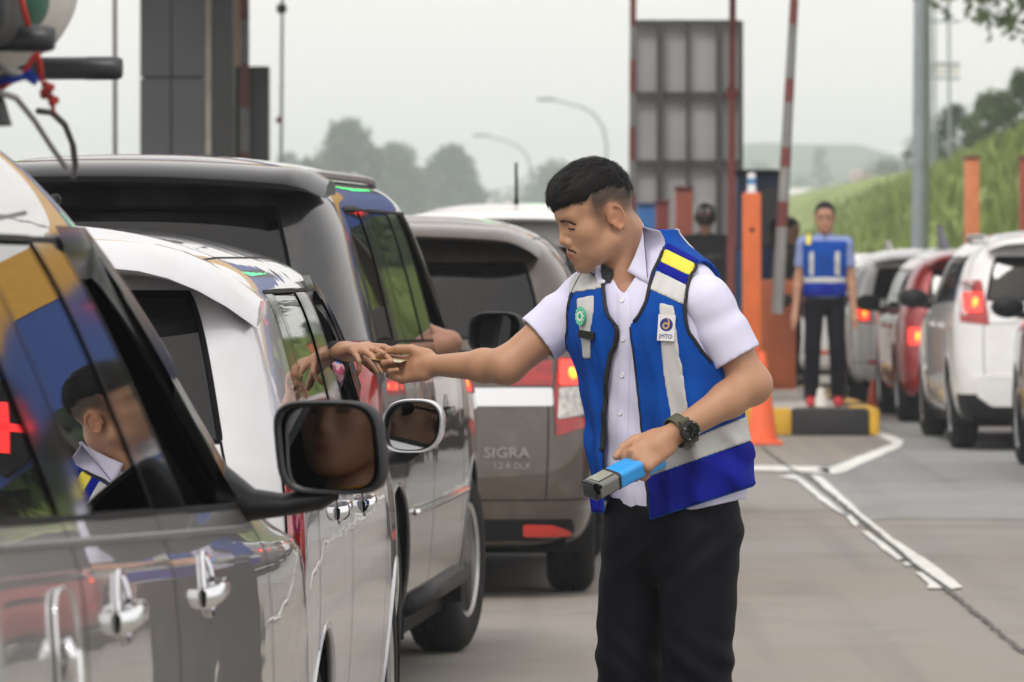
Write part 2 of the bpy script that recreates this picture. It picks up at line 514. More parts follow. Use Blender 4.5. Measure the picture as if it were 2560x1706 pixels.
# joints between concrete slabs: dark filled grooves
JOINT = mat('joint_filler', (0.10, 0.095, 0.09), 0.9, var=0.4, vscale=9)
def joint(pts, wd=0.014, seed=0, z=0.0125):
    r_ = random.Random(seed); V = []
    n = 40; P_ = []
    for i in range(len(pts)-1):
        for k in range(n): P_.append(Vector(pts[i]).lerp(Vector(pts[i+1]), k/n))
    P_.append(Vector(pts[-1]))
    for i, p in enumerate(P_):
        t = (P_[min(i+1, len(P_)-1)]-P_[max(0, i-1)]).normalized(); s_ = Vector((-t.y, t.x, 0))
        o_ = r_.uniform(-0.006, 0.006); w_ = wd*r_.uniform(0.5, 1.2)
        V += [(p.x+s_.x*(w_+o_), p.y+s_.y*(w_+o_), z), (p.x-s_.x*(w_-o_), p.y-s_.y*(w_-o_), z)]
    o = mobj('joint', V, [(2*i, 2*i+1, 2*i+3, 2*i+2) for i in range(len(P_)-1)], JOINT, road)
    return o
joint([gp(*Z7(100, 265)), gp(*Z7(270, 395)), gp(*Z7(340, 415)), gp(*Z7(590, 620)), gp(*Z7(900, 890)), gp(*Z7(1110, 1045)), gp(*Z7(1555, 1410))], 0.010, 1)
joint([gp(*Z7(1555, 1400)), (2.1, 16.0, 0), (2.2, 4, 0)], 0.010, 2)
joint([gp(*Z7(1430, 1290)), gp(*Z7(1800, 1292))], 0.010, 3)
for k, yy in enumerate((31.0, 41.0, 51.5)): joint([(-9, yy, 0), (1.9, yy, 0)], 0.010, 20+k)
joint([(-1.9, 4, 0), (-1.7, 90, 0)], 0.010, 40)

# ------------------------------------------------------------------ toll island with painted kerb
KY = mat('kerb_yellow', (0.62, 0.36, 0.03), 0.7, var=0.22, vscale=5, bump=0.2, bscale=60)
KB = mat('kerb_black', (0.018, 0.018, 0.02), 0.65, var=0.4, vscale=5, bump=0.2, bscale=60)
ISL = mat('island_concrete', (0.45, 0.43, 0.40), 0.9, var=0.2, vscale=3, bump=0.3, bscale=40)
def rbox(mb, x0, x1, y0, y1, z0, z1, b=0.03): return mb.box((x0, y0, z0), (x1, y1, z1), b)
isl = empty('toll_island', (2.5, 44.2, 0))
tag(isl, 'concrete toll island with yellow and black painted kerb under the standing attendant', 'traffic island')
def islpart(name, x0, x1, y0, y1, z0, z1, m, b=0.03):
    mb = MB(); rbox(mb, x0-2.5, x1-2.5, y0-44.2, y1-44.2, z0, z1, b); return mb.build(name, m, isl, True, 30)
# nose, seen end on: yellow, black, yellow blocks
islpart('kerb_block', 1.30, 1.925, 44.2, 44.45, 0, 0.215, KY)
islpart('kerb_block', 1.93, 2.21, 44.19, 44.45, 0, 0.215, KY)
islpart('kerb_block', 2.215, 2.815, 44.2, 44.45, 0, 0.215, KB)
islpart('kerb_block', 2.82, 2.905, 44.21, 44.45, 0, 0.215, KY)
for i in range(16):
    islpart('kerb_block', 2.70, 2.905, 44.455+i*0.9, 44.455+i*0.9+0.895, 0, 0.215, KB if i % 2 else KY)
    islpart('kerb_block', 1.30, 1.50, 44.455+i*0.9, 44.455+i*0.9+0.895, 0, 0.215, KY if i % 2 else KB)
islpart('paving', 1.505, 2.695, 44.455, 58.8, 0, 0.20, ISL, 0.0)

# ------------------------------------------------------------------ grass bank on the right
def bank_z(x, y):
    x0 = 5.1+max(0, y-70)*0.014+0.5*math.sin(y*0.05)
    t = max(0.0, x-x0)
    z = 0.95*t
    top = 6.0+0.5*math.sin(y*0.021+1.0)+0.25*math.sin(x*0.3)
    z = top*(1-math.exp(-z/top*1.25)) if z > 0 else 0
    return z+0.10*math.sin(x*1.7+y*0.31)*min(1, t)+0.06*math.sin(x*3.1-y*0.8)*min(1, t)
GR = bpy.data.materials.new('bank_grass'); n_, l_ = nodes_of(GR); b_ = n_['Principled BSDF']
tc = n_.new('ShaderNodeTexCoord'); b_.inputs['Roughness'].default_value = 0.95
t1 = n_.new('ShaderNodeTexNoise'); t1.inputs['Scale'].default_value = 0.55; t1.inputs['Detail'].default_value = 8; l_.new(tc.outputs['Object'], t1.inputs['Vector'])
cr = n_.new('ShaderNodeValToRGB'); cr.color_ramp.elements[0].position = 0.32; cr.color_ramp.elements[1].position = 0.70
cr.color_ramp.elements[0].color = (0.12, 0.15, 0.045, 1); cr.color_ramp.elements[1].color = (0.30, 0.35, 0.11, 1)
e = cr.color_ramp.elements.new(0.5); e.color = (0.21, 0.27, 0.075, 1)
l_.new(t1.outputs['Fac'], cr.inputs['Fac']); l_.new(cr.outputs['Color'], b_.inputs['Base Color'])
nx, ny = 60, 90
xs = [4.5+0.35*i if i < 40 else 18.5+(i-40)*3.5 for i in range(nx)]
ys = [62+3.2*j for j in range(ny)]
V = [(x, y, bank_z(x, y)-0.02) for y in ys for x in xs]
F = [(j*nx+i, j*nx+i+1, (j+1)*nx+i+1, (j+1)*nx+i) for j in range(ny-1) for i in range(nx-1)]
bank = mobj('hillside', V, F, GR, None, True); tag(bank, kind='structure')
# tufts of grass on the bank
Vt = []; Ft = []
rg = np.random.default_rng(3)
for k in range(9000):
    y = 63+rg.random()**1.4*110; x = 5.6+rg.random()*13
    z = bank_z(x, y)
    if z < 0.05: continue
    for q in range(3):
        a = rg.random()*6.28; h = 0.12+rg.random()*0.33; w_ = 0.03+rg.random()*0.05
        dx, dy = math.cos(a)*w_, math.sin(a)*w_; lx, ly = (rg.random(2)-0.5)*0.3
        i = len(Vt); ox, oy = (rg.random(2)-0.5)*0.4
        Vt += [(x+ox-dx, y+oy-dy, z-0.03), (x+ox+dx, y+oy+dy, z-0.03), (x+ox+lx, y+oy+ly, z+h)]
        Ft.append((i, i+1, i+2))
GT = mat('tuft', (0.20, 0.26, 0.075), 0.9, var=0.5, vscale=0.8)
tag(mobj('grass', Vt, Ft, GT), 'tall light green grass covering the roadside bank', 'grass', kind='stuff')

# ------------------------------------------------------------------ trees
LEAFS = [mat('leaf_a', (0.045, 0.085, 0.02), 0.7, var=0.45, vscale=1.5), mat('leaf_b', (0.07, 0.115, 0.03), 0.7, var=0.45, vscale=1.5), mat('leaf_c', (0.035, 0.065, 0.025), 0.75, var=0.4, vscale=1.5)]
BARK = mat('bark', (0.12, 0.095, 0.07), 0.95, var=0.3, vscale=6, bump=0.4, bscale=20)
def tree(name, base, h, w_, label, seed, leaf=0, leaves=5200, crown0=0.28, clumps=26, ls=None):
    r_ = np.random.default_rng(seed)
    t = empty(name, base); tag(t, label, 'tree', None)
    mb = MB(); top = h*0.82
    trunk = [(0.15*math.sin(k)*h*0.06, 0.1*math.cos(k*1.3)*h*0.05, top*k/6) for k in range(7)]
    mb.tube(trunk, [h*0.028*(1-0.13*k) for k in range(7)], 8)
    cl = []
    for k in range(clumps):
        zz = crown0+(1-crown0)*(k+0.5)/clumps
        prof = math.sin(math.pi*min(1, max(0.06, (zz-crown0)/(1-crown0)))**0.75)
        a = k*2.4+r_.random(); rr = w_*0.5*prof*(0.35+0.65*r_.random())
        c = np.array([math.cos(a)*rr, math.sin(a)*rr, zz*h*0.94])
        cl.append((c, w_*(0.10+0.09*r_.random())))
        if k % 2 == 0:
            z0 = max(0.2*h, c[2]-0.22*h)
            mb.tube([(0, 0, z0), tuple((c+np.array([0, 0, z0]))*0.5+r_.normal(size=3)*0.02*h), tuple(c)], [h*0.012, h*0.008, h*0.003], 5)
    mb.build('trunk', BARK, t, True)
    n = leaves//clumps; s0 = ls or h*0.022
    C = np.concatenate([c+(lambda d: d/np.linalg.norm(d, axis=1)[:, None])(r_.normal(size=(n, 3)))*(rad*(0.35+0.75*r_.random((n, 1)))) * np.array([1.15, 1.15, 0.8]) for c, rad in cl])
    m = len(C)
    A = r_.normal(size=(m, 3)); A /= np.linalg.norm(A, axis=1)[:, None]
    B = np.cross(A, r_.normal(size=(m, 3))); B /= np.linalg.norm(B, axis=1)[:, None]
    s_ = s0*(0.6+0.9*r_.random((m, 1)))
    V = np.stack([C-A*s_, C+B*s_*0.55, C+A*s_*1.1, C-B*s_*0.55], 1).reshape(-1, 3)
    Q = np.arange(m*4).reshape(m, 4)
    vq_obj('crown', V, Q, LEAFS[leaf % 3], t)
    return t
def at(u, v, d): return P(u, v, d)
def ground_at(u, d, z=None):
    x = (u-1280)*d/FPX
    return (x, d, bank_z(x, d)-0.1 if z is None and x > 5 else (z or 0))
def tree_px(u, vtop, d, wpx, label, seed, leaf=0, **k):
    b = ground_at(u, d); h = (CAMH-(vtop-640)*d/FPX)-b[2]
    return tree('tree', b, h, wpx*d/FPX, label, seed, leaf, **k)
K_ = 2.05
for (u, v, d, w_, lb, sd_, lf, n_l, cl_) in (
    (715, 372, 420, 150, 'small hazy tree just right of the thin lamp mast', 11, 2, 2600, 14),
    (868, 296, 330, 260, 'tallest hazy tree above the roof of the black carrier', 12, 0, 7500, 34),
    (990, 352, 350, 210, 'hazy tree with ragged crown between the tallest and the round one', 13, 1, 5500, 26),
    (790, 425, 380, 200, 'low hazy tree left of the tallest tree', 21, 2, 4500, 22),
    (1128, 360, 380, 250, 'broad rounded hazy tree right of the black carrier roof', 14, 2, 7500, 34),
    (1050, 415, 390, 190, 'low hazy tree in front of the broad rounded one', 22, 1, 4500, 22),
    (930, 440, 395, 240, 'low hazy thicket below the tallest tree', 27, 2, 5500, 26),
    (1385, 412, 460, 280, 'distant hazy tree behind the head of the attendant with the card', 15, 0, 6500, 30),
    (1265, 490, 520, 150, 'faint low distant tree right of the roof aerial', 23, 1, 2600, 14),
    (1900, 405, 560, 160, 'faint tree behind the raised barrier boom', 16, 2, 3500, 18),
    (2050, 362, 570, 80, 'slim faint conifer-like tree on the far hill', 17, 0, 2600, 14),
    (2000, 450, 530, 230, 'faint bushy tree left of the grey lamp pole', 18, 1, 4500, 22),
    (2215, 405, 300, 230, 'hazy tree just left of the grey lamp pole', 24, 2, 5500, 26)):
    tree_px(u, v, d*K_, w_, lb, sd_, lf, leaves=n_l, clumps=cl_, crown0=0.12)
tree_px(2385, 262, 175, 190, 'airy tree right of the grey lamp pole on the bank top', 19, 2, leaves=5200, clumps=24, crown0=0.10)
tree_px(2475, 232, 160, 170, 'leafy green tree on the bank at the right edge', 20, 1, leaves=6200, clumps=26, crown0=0.08)
tree_px(2560, 175, 140, 190, 'bright tree cut by the right edge of the picture', 25, 0, leaves=6200, clumps=26, crown0=0.08)
tree_px(2320, 330, 200, 150, 'low dark tree behind the grey lamp pole', 28, 2, leaves=4200, clumps=20, crown0=0.08)
# branch hanging into the upper right corner belongs to a tall tree beside the bank
tree('tall_tree', (10.3, 92, bank_z(10.3, 92)-0.1), 4.4, 6.6, 'tall tree whose leafy branch hangs into the upper right corner', 26, 1, 5200, 0.22, 30, 0.10)
# the wooded bank goes on to the right of the picture and shows in the car sides
for k, (x, y) in enumerate(((13.5, 74), (17.0, 88), (15.5, 104), (20.5, 98), (22.5, 118), (18.0, 132), (26.0, 110), (12.2, 66))):
    tree('bank_tree', (x, y, bank_z(x, y)-0.1), 8.5+1.7*math.sin(k*2.1), 8.0, 'dense tree on the bank beyond the right edge, reflected in the cars', 60+k, k, 4200, 0.10, 26, 0.26)['group'] = 'trees on the bank outside the picture'
# far hills
HILLM = mat('hill_forest', (0.05, 0.09, 0.04), 0.95, var=0.4, vscale=0.02)
def ridge(name, y, x0, x1, f, seed):
    n = 80; V = []
    for i in range(n+1):
        x = lerp_(x0, x1, i/n); h = f(x)
        V += [(x, y+40, -3), (x, y+60, h*0.7), (x, y+110, h), (x, y+260, -3)]
    F = [(4*i+k, 4*i+4+k, 4*i+5+k, 4*i+1+k) for i in range(n) for k in range(3)]
    tag(mobj(name, V, F, HILLM, None, True), kind='structure')
ridge('hill', 1560, -560, 620, lambda x: 13+22*math.exp(-((x-86)/60)**2)+8*math.exp(-((x+48)/90)**2)+1.2*math.sin(x*0.13), 1)
ridge('hill', 1330, -520, 520, lambda x: 8.0+4.0*math.sin(x*0.03+0.6)+1.2*math.sin(x*0.13), 2)
# houses far away
def house(u, v, d, wpx, hpx, wallc, roofc, label):
    c = P(u, v, d); w_ = wpx*d/FPX; h = c.z
    t = empty('house', (c.x, d, 0)); tag(t, label, 'house')
    MB().box((-w_/2, 0, 0), (w_/2, w_*0.8, h*0.75)).build('wall', mat('wall_'+wallc[0], wallc[1], 0.9, var=0.1), t)
    e = w_*0.06
    MB().add([(-w_/2-e, -e, h*0.74), (w_/2+e, -e, h*0.74), (w_/2+e, w_*0.8+e, h*0.74), (-w_/2-e, w_*0.8+e, h*0.74), (-w_/2-e, w_*0.4, h), (w_/2+e, w_*0.4, h)],
             [(0, 1, 5, 4), (2, 3, 4, 5), (0, 4, 3), (1, 2, 5), (3, 2, 1, 0)]).build('roof', mat('roof_'+roofc[0], roofc[1], 0.9, var=0.1), t)
    for k in range(3):
        x = (-0.32+0.32*k)*w_
        MB().box((x-w_*0.06, -0.06, h*0.3), (x+w_*0.06, -0.02, h*0.55)).build('window', GLOSSB, t)
WHW = ('white', (0.75, 0.74, 0.72)); PNK = ('pink', (0.55, 0.36, 0.33)); GRR = ('grey', (0.5, 0.5, 0.5))
house(1220, 500, 960, 110, 60, WHW, WHW, 'long white far house behind the roof aerial')
house(1285, 470, 1080, 60, 60, WHW, GRR, 'pale far house with grey roof left of the attendant\'s forehead')
house(2170, 425, 1020, 80, 60, WHW, PNK, 'far house with pinkish roof left of the grey lamp pole')
house(2000, 470, 860, 60, 80, WHW, WHW, 'small white far house beside the raised boom')
# ------------------------------------------------------------------ cars
def lerp(a, b, t): return a + (b - a) * t
def interp(x, xs, ys):
    return float(np.interp(x, xs, ys))

class Car:
    """A car body as a smooth cage cut into panels. x right, y forward from the rear bumper, z up."""
    def __init__(s, name, sp):
        s.sp = sp; s.name = name
        s.root = empty(name)
        s.cage()
        s.split()

    def cage(s):
        sp = s.sp
        L, W, H = sp['L'], sp['W'], sp['H']
        br, bf = sp['belt']                      # belt height at rear and at A pillar
        yD, yC0, yC1, yB0, yB1, yA = sp['cols']  # at belt
        tD, tC, tB, tA = sp['lean']              # forward shift of the pillars at the window top
        zt = sp['ztop']                          # window top
        hood = sp.get('hood', 0.98)
        cowl = sp.get('cowl', yA + 0.30)
        rake = sp.get('rake', 0.20)
        yrear = lambda z: interp(z, [0.2, 0.45, 0.62, 0.9, br, zt, H], [0.05, 0.0, 0.02, 0.05, 0.07, rake, rake + 0.10])
        wfac = sp.get('wfac', [0.86, 0.95, 0.985, 1.0, 1.0, 0.985, 0.965, None, None, None])
        tum = sp.get('tum', 0.26)
        zrow = [0.22, 0.24, 0.40, 0.62, None, None, None, None, None, None]
        def belt(y): return interp(y, [0.2, yA], [br, bf])
        def zr(r_, y, front):
            b = belt(y)
            if front and y > yA - 0.01:
                hz = interp(y, [yA, cowl + 0.1, L - 0.25, L], [b - 0.05, hood, hood - 0.13, hood - 0.28])
                return [0.22, 0.24, 0.38, 0.54, hz - 0.12, hz, interp(y, [yA, cowl], [b, b + 0.02])][r_] if r_ < 7 else None
            return [0.22, 0.24, 0.40, 0.64, b - 0.17, b - 0.05, b, lerp(b, zt, 0.5), zt, H - sp.get('gutz', 0.10)][r_]
        def hw(r_, z, y):
            plan = 1.0 - 0.05 * max(0, (abs(y - L * 0.45) / (L * 0.5))) ** 4
            if r_ < 7: return W * wfac[r_] * plan
            base = W * wfac[6] * plan
            x = base - tum * (z - belt(y)) - 0.03 * ((z - belt(y)) / (zt - belt(y))) ** 3 * 0.6
            if r_ == 9: x -= sp.get('gut', 0.07)
            return x
        rows = []
        for r_ in range(10):
            pts = []
            zz = zr(r_, 0.1, False)
            y0 = yrear(zz); wr = hw(r_, zz, 0.3)
            if r_ == 9: y0 += 0.04
            cr = sp.get('corner', 1.0)
            if r_ == 0: y0 += 0.05
            pts += [(0, y0, zz), (0.45 * wr, y0 + 0.010, zz), (sp.get('gx', 0.80) * wr, y0 + 0.045 * cr, zz), (lerp(sp.get('gx', 0.80), 1, 0.72) * wr, y0 + 0.11 * cr, zz), (wr, y0 + 0.25 * cr, zz)]
            tt = 0 if r_ <= 6 else {7: 0.5, 8: 1.0, 9: 1.15}[r_]
            for yy, ln in ((yD, tD), (yC0, tC), (yC1, tC), (yB0, tB), (yB1, tB), (yA, tA)):
                y = yy + ln * tt; z = zr(r_, y, False)
                pts.append((hw(r_, z, y), y, z))
            if r_ < 6:
                for xf, y in ((1.0, L - 0.62), (0.985, L - 0.3)):
                    z = zr(r_, y, True); pts.append((xf * hw(r_, z, y) , y, z))
                for xf, y in ((0.9, L - 0.1), (0.55, L - 0.02), (0, L)):
                    z = zr(r_, y, True); pts.append((xf * hw(r_, z, L - 0.3), y - (0.06 if r_ == 0 else 0) - (0.12 if r_ == 5 else 0), z))
            else:
                yw = interp(tt, [0, 1.0, 1.15], [cowl, yA + tA + 0.26, yA + tA + 0.12])
                z = zr(r_, yA, False); wA = hw(r_, z, yA)
                ya = yA + tA * tt
                pts += [(0.965 * wA, lerp(ya, yw, 0.42), z), (0.90 * wA, lerp(ya, yw, 0.68), z), (0.70 * wA, lerp(ya, yw, 0.88), z), (0.38 * wA, yw, z), (0, yw + 0.03, z)]
            rows.append(pts)
        V = []; idx = {}
        def vid(p):
            k = (round(p[0], 5), round(p[1], 5), round(p[2], 5))
            if k not in idx: idx[k] = len(V); V.append(p)
            return idx[k]
        NC = len(rows[0])
        G = [[[vid((sx * p[0], p[1], p[2])) for p in row] for row in rows] for sx in (1, -1)]
        F = []; T = []
        for si in (0, 1):
            for r_ in range(9):
                for j in range(NC - 1):
                    q = (G[si][r_][j], G[si][r_][j+1], G[si][r_+1][j+1], G[si][r_+1][j])
                    F.append(q if si == 0 else q[::-1]); T.append(s.panel(r_, j, si))
        # roof: a 7-wide grid between the gutter rings
        side = list(range(3, 13))
        n = len(side); crown = sp.get('crown', 0.095)
        grid = []
        for i, j in enumerate(side):
            Rp = Vector(rows[9][j])
            row = []
            for k, xf in enumerate((1, 0.66, 0.33, 0, -0.33, -0.66, -1)):
                if i == 0: e = [3, 2, 1, 0, 1, 2, 3][k]; p = rows[9][e]; p = (math.copysign(p[0], xf) if xf else 0, p[1], p[2])
                elif i == n - 1: e = [12, 13, 14, 15, 14, 13, 12][k]; p = rows[9][e]; p = (math.copysign(p[0], xf) if xf else 0, p[1], p[2])
                else:
                    t = i / (n - 1)
                    mid = lerp(rows[9][0][1], rows[9][15][1], 0.04 + 0.92 * (Rp.y - rows[9][3][1]) / (rows[9][12][1] - rows[9][3][1]))
                    y = lerp(mid, Rp.y, abs(xf) ** 2)
                    p = (Rp.x * (xf if abs(xf) == 1 else xf * 1.12), y, Rp.z + crown * (1 - abs(xf) ** 3) * min(1, 3.0 * min(t, 1 - t) + 0.25))
                row.append(vid(p))
            grid.append(row)
        for i in range(n - 1):
            for k in range(6):
                F.append((grid[i][k], grid[i][k+1], grid[i+1][k+1], grid[i+1][k])[::-1]); T.append('roof')
        # underside
        F2 = []
        for j in range(NC - 1):
            F2.append((G[0][0][j], G[1][0][j], G[1][0][j+1], G[0][0][j+1]))
        s.rows = rows
        names = sorted(set(T)); s.names = names
        me = bpy.data.meshes.new('cage')
        me.from_pydata(V, [], F)
        for _ in names: me.materials.append(None)
        me.polygons.foreach_set('material_index', [names.index(t) for t in T])
        bm = bmesh.new(); bm.from_mesh(me)
        cl = bm.edges.layers.float.get('crease_edge') or bm.edges.layers.float.new('crease_edge')
        rowset = {}
        for si in (0, 1):
            for r_ in range(10):
                for vtx in G[si][r_]: rowset.setdefault(vtx, r_)
        cre = sp.get('crease', {5: 0.35, 3: 0.3, 9: 0.25})
        for e in bm.edges:
            a, b = rowset.get(e.verts[0].index, -1), rowset.get(e.verts[1].index, -2)
            if a == b and a in cre: e[cl] = cre[a]
        bmesh.ops.recalc_face_normals(bm, faces=bm.faces)
        bm.normal_update()
        sidef = max(bm.faces, key=lambda f: f.calc_center_median().x)
        if sidef.normal.x < 0: bmesh.ops.reverse_faces(bm, faces=list(bm.faces))
        bm.to_mesh(me); bm.free()
        o = bpy.data.objects.new('cage', me); COL.objects.link(o)
        md = o.modifiers.new('s', 'SUBSURF'); md.levels = sp.get('lev', 2); md.render_levels = md.levels
        md.boundary_smooth = 'PRESERVE_CORNERS'
        dg = bpy.context.evaluated_depsgraph_get()
        ev = o.evaluated_get(dg); m2 = ev.to_mesh()
        s.bm = bmesh.new(); s.bm.from_mesh(m2)
        ev.to_mesh_clear(); bpy.data.objects.remove(o); bpy.data.meshes.remove(me)
        s.bm.normal_update()
        s.bvh = BVHTree.FromBMesh(s.bm)

    def panel(s, r_, j, si):
        sd = 'r' if si == 0 else 'l'
        sp = s.sp
        if r_ in (6, 7):
            if j <= 1: return 'rear_window'
            if j == 5: return 'quarter_window_' + sd if sp.get('quarter', True) else 'body'
            if j == 7: return 'rear_door_window_' + sd
            if j == 9: return 'front_door_window_' + sd
            if j == 6: return 'pillarc_' + sd
            if j == 8: return 'pillarb_' + sd
            if j >= 12: return 'windshield'
            if j == 10: return 'pillara_' + sd
            return 'body'
        if r_ >= 8: return 'body'
        if j <= 3 and r_ <= 1: return 'rear_bumper'
        if j >= 11 and r_ <= 2: return 'front_bumper'
        lr = sp.get('lamp_rows', (4, 5))
        if j in sp.get('lamp_cols', (2, 3)) and r_ in lr: return 'tail_lamp_' + sd
        if j <= 1 and 2 <= r_ <= 5: return 'tailgate'
        if j == 12 and r_ in (3, 4): return 'headlamp_' + sd
        if j >= 13 and r_ in (3, 4): return 'grille'
        if r_ == 5 and j >= 11: return 'hood'
        if r_ >= 1:
            if j in (6, 7): return 'rear_door_' + sd
            if j in (8, 9): return 'front_door_' + sd
        return 'body'

    def surf(s, y, z, side=1):
        h = s.bvh.ray_cast(Vector((side * 2.0, y, z)), Vector((-side, 0, 0)))
        return (h[0], h[1]) if h[0] is not None else (Vector((side * s.sp['W'], y, z)), Vector((side, 0, 0)))
    def surf_rear(s, x, z):
        h = s.bvh.ray_cast(Vector((x, -2.0, z)), Vector((0, 1, 0)))
        return (h[0], h[1]) if h[0] is not None else (Vector((x, 0, z)), Vector((0, -1, 0)))

    def split(s):
        sp = s.sp; bm = s.bm; names = s.names
        W = sp['W']; Ra = sp.get('arch', 0.355); s.wheels = [(sp['yr'], sp['rw']), (sp['yf'], sp['rw'])]
        pm = sp['paint']
        # door / window gaps as thin dark ribbons
        gap = {}; seal = {}
        def is_glass(n): return 'window' in n or 'windshield' in n
        def is_pil(n): return n.startswith('pillar')
        for e in bm.edges:
            if len(e.link_faces) != 2: continue
            a, b = (names[f.material_index] for f in e.link_faces)
            if a == b: continue
            if is_glass(a) or is_glass(b): seal[e] = 0.0055 if sp['lev'] > 2 else 0.010
            elif (is_pil(a) or is_pil(b)): seal[e] = 0.004
            else: gap[e] = 0.0028
        def ribbon(edges, off):
            verts = {}
            for e, wd in edges.items():
                for v in e.verts: verts.setdefault(v, []).append((e, wd))
            mb = MB(); bi = {}
            for e, wd in edges.items():
                q = []
                for v in e.verts:
                    t = Vector()
                    for e2, _ in verts[v]:
                        d = (e2.other_vert(v).co - v.co)
                        ref = (e.verts[1].co - e.verts[0].co)
                        t += d.normalized() * (1 if d.dot(ref) > 0 else -1)
                    if t.length < 1e-6: t = e.verts[1].co - e.verts[0].co
                    t.normalize()
                    b = v.normal.cross(t).normalized()
                    q.append((v.co + v.normal * off + b * wd, v.co + v.normal * off - b * wd))
                mb.add([q[0][0], q[1][0], q[1][1], q[0][1]], [(0, 1, 2, 3)])
            return mb
        # wheel arches
        cutf = set()
        for f in bm.faces:
            c = f.calc_center_median()
            if abs(c.x) < 0.55 * W: continue
            for yc, zc in s.wheels:
                if (c.y - yc) ** 2 + (c.z - zc) ** 2 < (Ra * 0.97) ** 2 and c.z < zc + Ra: cutf.add(f)
        ring = set(v for f in cutf for v in f.verts if any(g not in cutf for g in v.link_faces))
        edges_cut = set(e for f in cutf for e in f.edges)
        g2 = {e: w_ for e, w_ in gap.items() if e not in edges_cut}
        groups = {}
        for f in bm.faces:
            if f in cutf: continue
            groups.setdefault(names[f.material_index], []).append(f)
        snap = {}
        for v in ring:
            for yc, zc in s.wheels:
                d = Vector((0, v.co.y - yc, v.co.z - zc))
                if d.length < Ra * 1.3 and d.length > 1e-5:
                    d = d.normalized() * Ra
                    snap[v] = Vector((v.co.x, yc + d.y, zc + d.z))
        def comps(ed):
            left = set(ed); out_ = []
            byv = {}
            for e in ed:
                for v in e.verts: byv.setdefault(v, []).append(e)
            while left:
                st_ = [left.pop()]; c_ = list(st_)
                while st_:
                    e = st_.pop()
                    for v in e.verts:
                        for q in byv[v]:
                            if q in left: left.discard(q); st_.append(q); c_.append(q)
                out_.append({e: ed[e] for e in c_})
            return out_
        def weld(mb):
            key = {}; V = []; mp = []
            for v in mb.v:
                k = tuple(round(x, 4) for x in v)
                if k not in key: key[k] = len(V); V.append(v)
                mp.append(key[k])
            mb.f = [tuple(mp[i] for i in q) for q in mb.f]; mb.f = [q for q in mb.f if len(set(q)) > 2]; mb.v = V
            return mb
        for c_ in comps(g2): weld(ribbon(c_, 0.0012)).build('panel_gap', SEALB, s.root)
        for c_ in comps(seal): weld(ribbon(c_, 0.0022)).build('window_seal', SEALB, s.root)
        s.parts = {}
        gmat = sp.get('glass', G_DARK)
        for n, fs in groups.items():
            off = 0.0
            if is_glass(n):
                if n in sp.get('open', ()): continue
                m = sp.get('glassmap', {}).get(n, gmat); off = -0.003
                pn = 'window' if 'window' in n else 'windshield'
                if n == 'rear_window': pn = 'rear_window'
            elif is_pil(n): m = sp.get('pillars', {}).get(n[6], GLOSSB); pn = 'pillar'
            elif n.startswith('tail_lamp'): m = sp.get('lampmat', LAMP_RED); pn = 'tail_lamp'; off = 0.004
            elif n.startswith('headlamp'): m = LAMP_CLEAR; pn = 'headlamp'; off = 0.004
            elif n == 'grille': m = BLACK; pn = 'grille'
            elif 'door' in n: m = pm; pn = 'rear_door' if 'rear' in n else 'front_door'
            else:
                m = pm; pn = n
                if n == 'rear_bumper' and sp.get('bumper'): m = sp['bumper']
                if n == 'roof' and sp.get('roofmat'): m = sp['roofmat']
            vi = {}; V = []; F = []; N = []
            for f in fs:
                q = []
                for v in f.verts:
                    if v not in vi:
                        vi[v] = len(V)
                        V.append((snap.get(v, v.co)) + v.normal * off); N.append(v.normal.copy())
                    q.append(vi[v])
                F.append(q)
            o = mobj(pn, V, F, m, s.root, True)
            o.data.normals_split_custom_set_from_vertices([tuple(x) for x in N])
            s.parts[n] = o
        # wheel wells and wheels
        for yc, zc in s.wheels:
            for sd in (1, -1):
                mb = MB(); n = 18; rows = []
                for x in (W * 0.99 - 0.02, W - 0.34):
                    rows.append([Vector((sd * x, yc + (Ra + 0.004) * math.cos(a), zc + (Ra + 0.004) * math.sin(a))) for a in [lerp(-0.35, math.pi + 0.35, k / n) for k in range(n + 1)]])
                mb.grid(rows)
                mb.add(rows[1], [tuple(range(n + 1))])
                mb.build('wheel_well', BLACK, s.root, False)
                # lip
                arc = []
                for k in range(25):
                    a = lerp(-0.12, math.pi + 0.12, k / 24)
                    y, z = yc + Ra * math.cos(a), zc + Ra * math.sin(a)
                    p, nn = s.surf(y + 0.012 * math.cos(a), z + 0.012 * math.sin(a), sd)
                    arc.append(Vector((p.x - sd * 0.006, y, z)))
                MB().tube(arc, 0.011, 6).build('wheel_arch', sp.get('archmat', pm), s.root, True)
        for k, (yc, zc) in enumerate(s.wheels):
            for sd in (1, -1):
                s.wheel(yc, sd, sp.get('steer', 0) if k == 1 else 0)
        # floor pan
        L = sp['L']
        MB().box((-W * 0.88, 0.62, 0.165), (W * 0.88, L - 0.3, 0.30), 0.02).build('floor_pan', SEALB, s.root)
        MB().box((-W * 0.84, 0.14, 0.21), (W * 0.84, 0.62, 0.30), 0.02).build('rear_floor', SEALB, s.root)
        MB().tube([(-W + 0.2, sp['yr'], sp['rw']), (W - 0.2, sp['yr'], sp['rw'])], 0.05, 10).build('rear_axle', SEALB, s.root, True)
        MB().box((-0.45, 0.22, 0.165), (0.15, 0.48, 0.26), 0.04).build('exhaust_silencer', BLACK, s.root, True, 40)
        if sp.get('cabin', True): s.cabin()

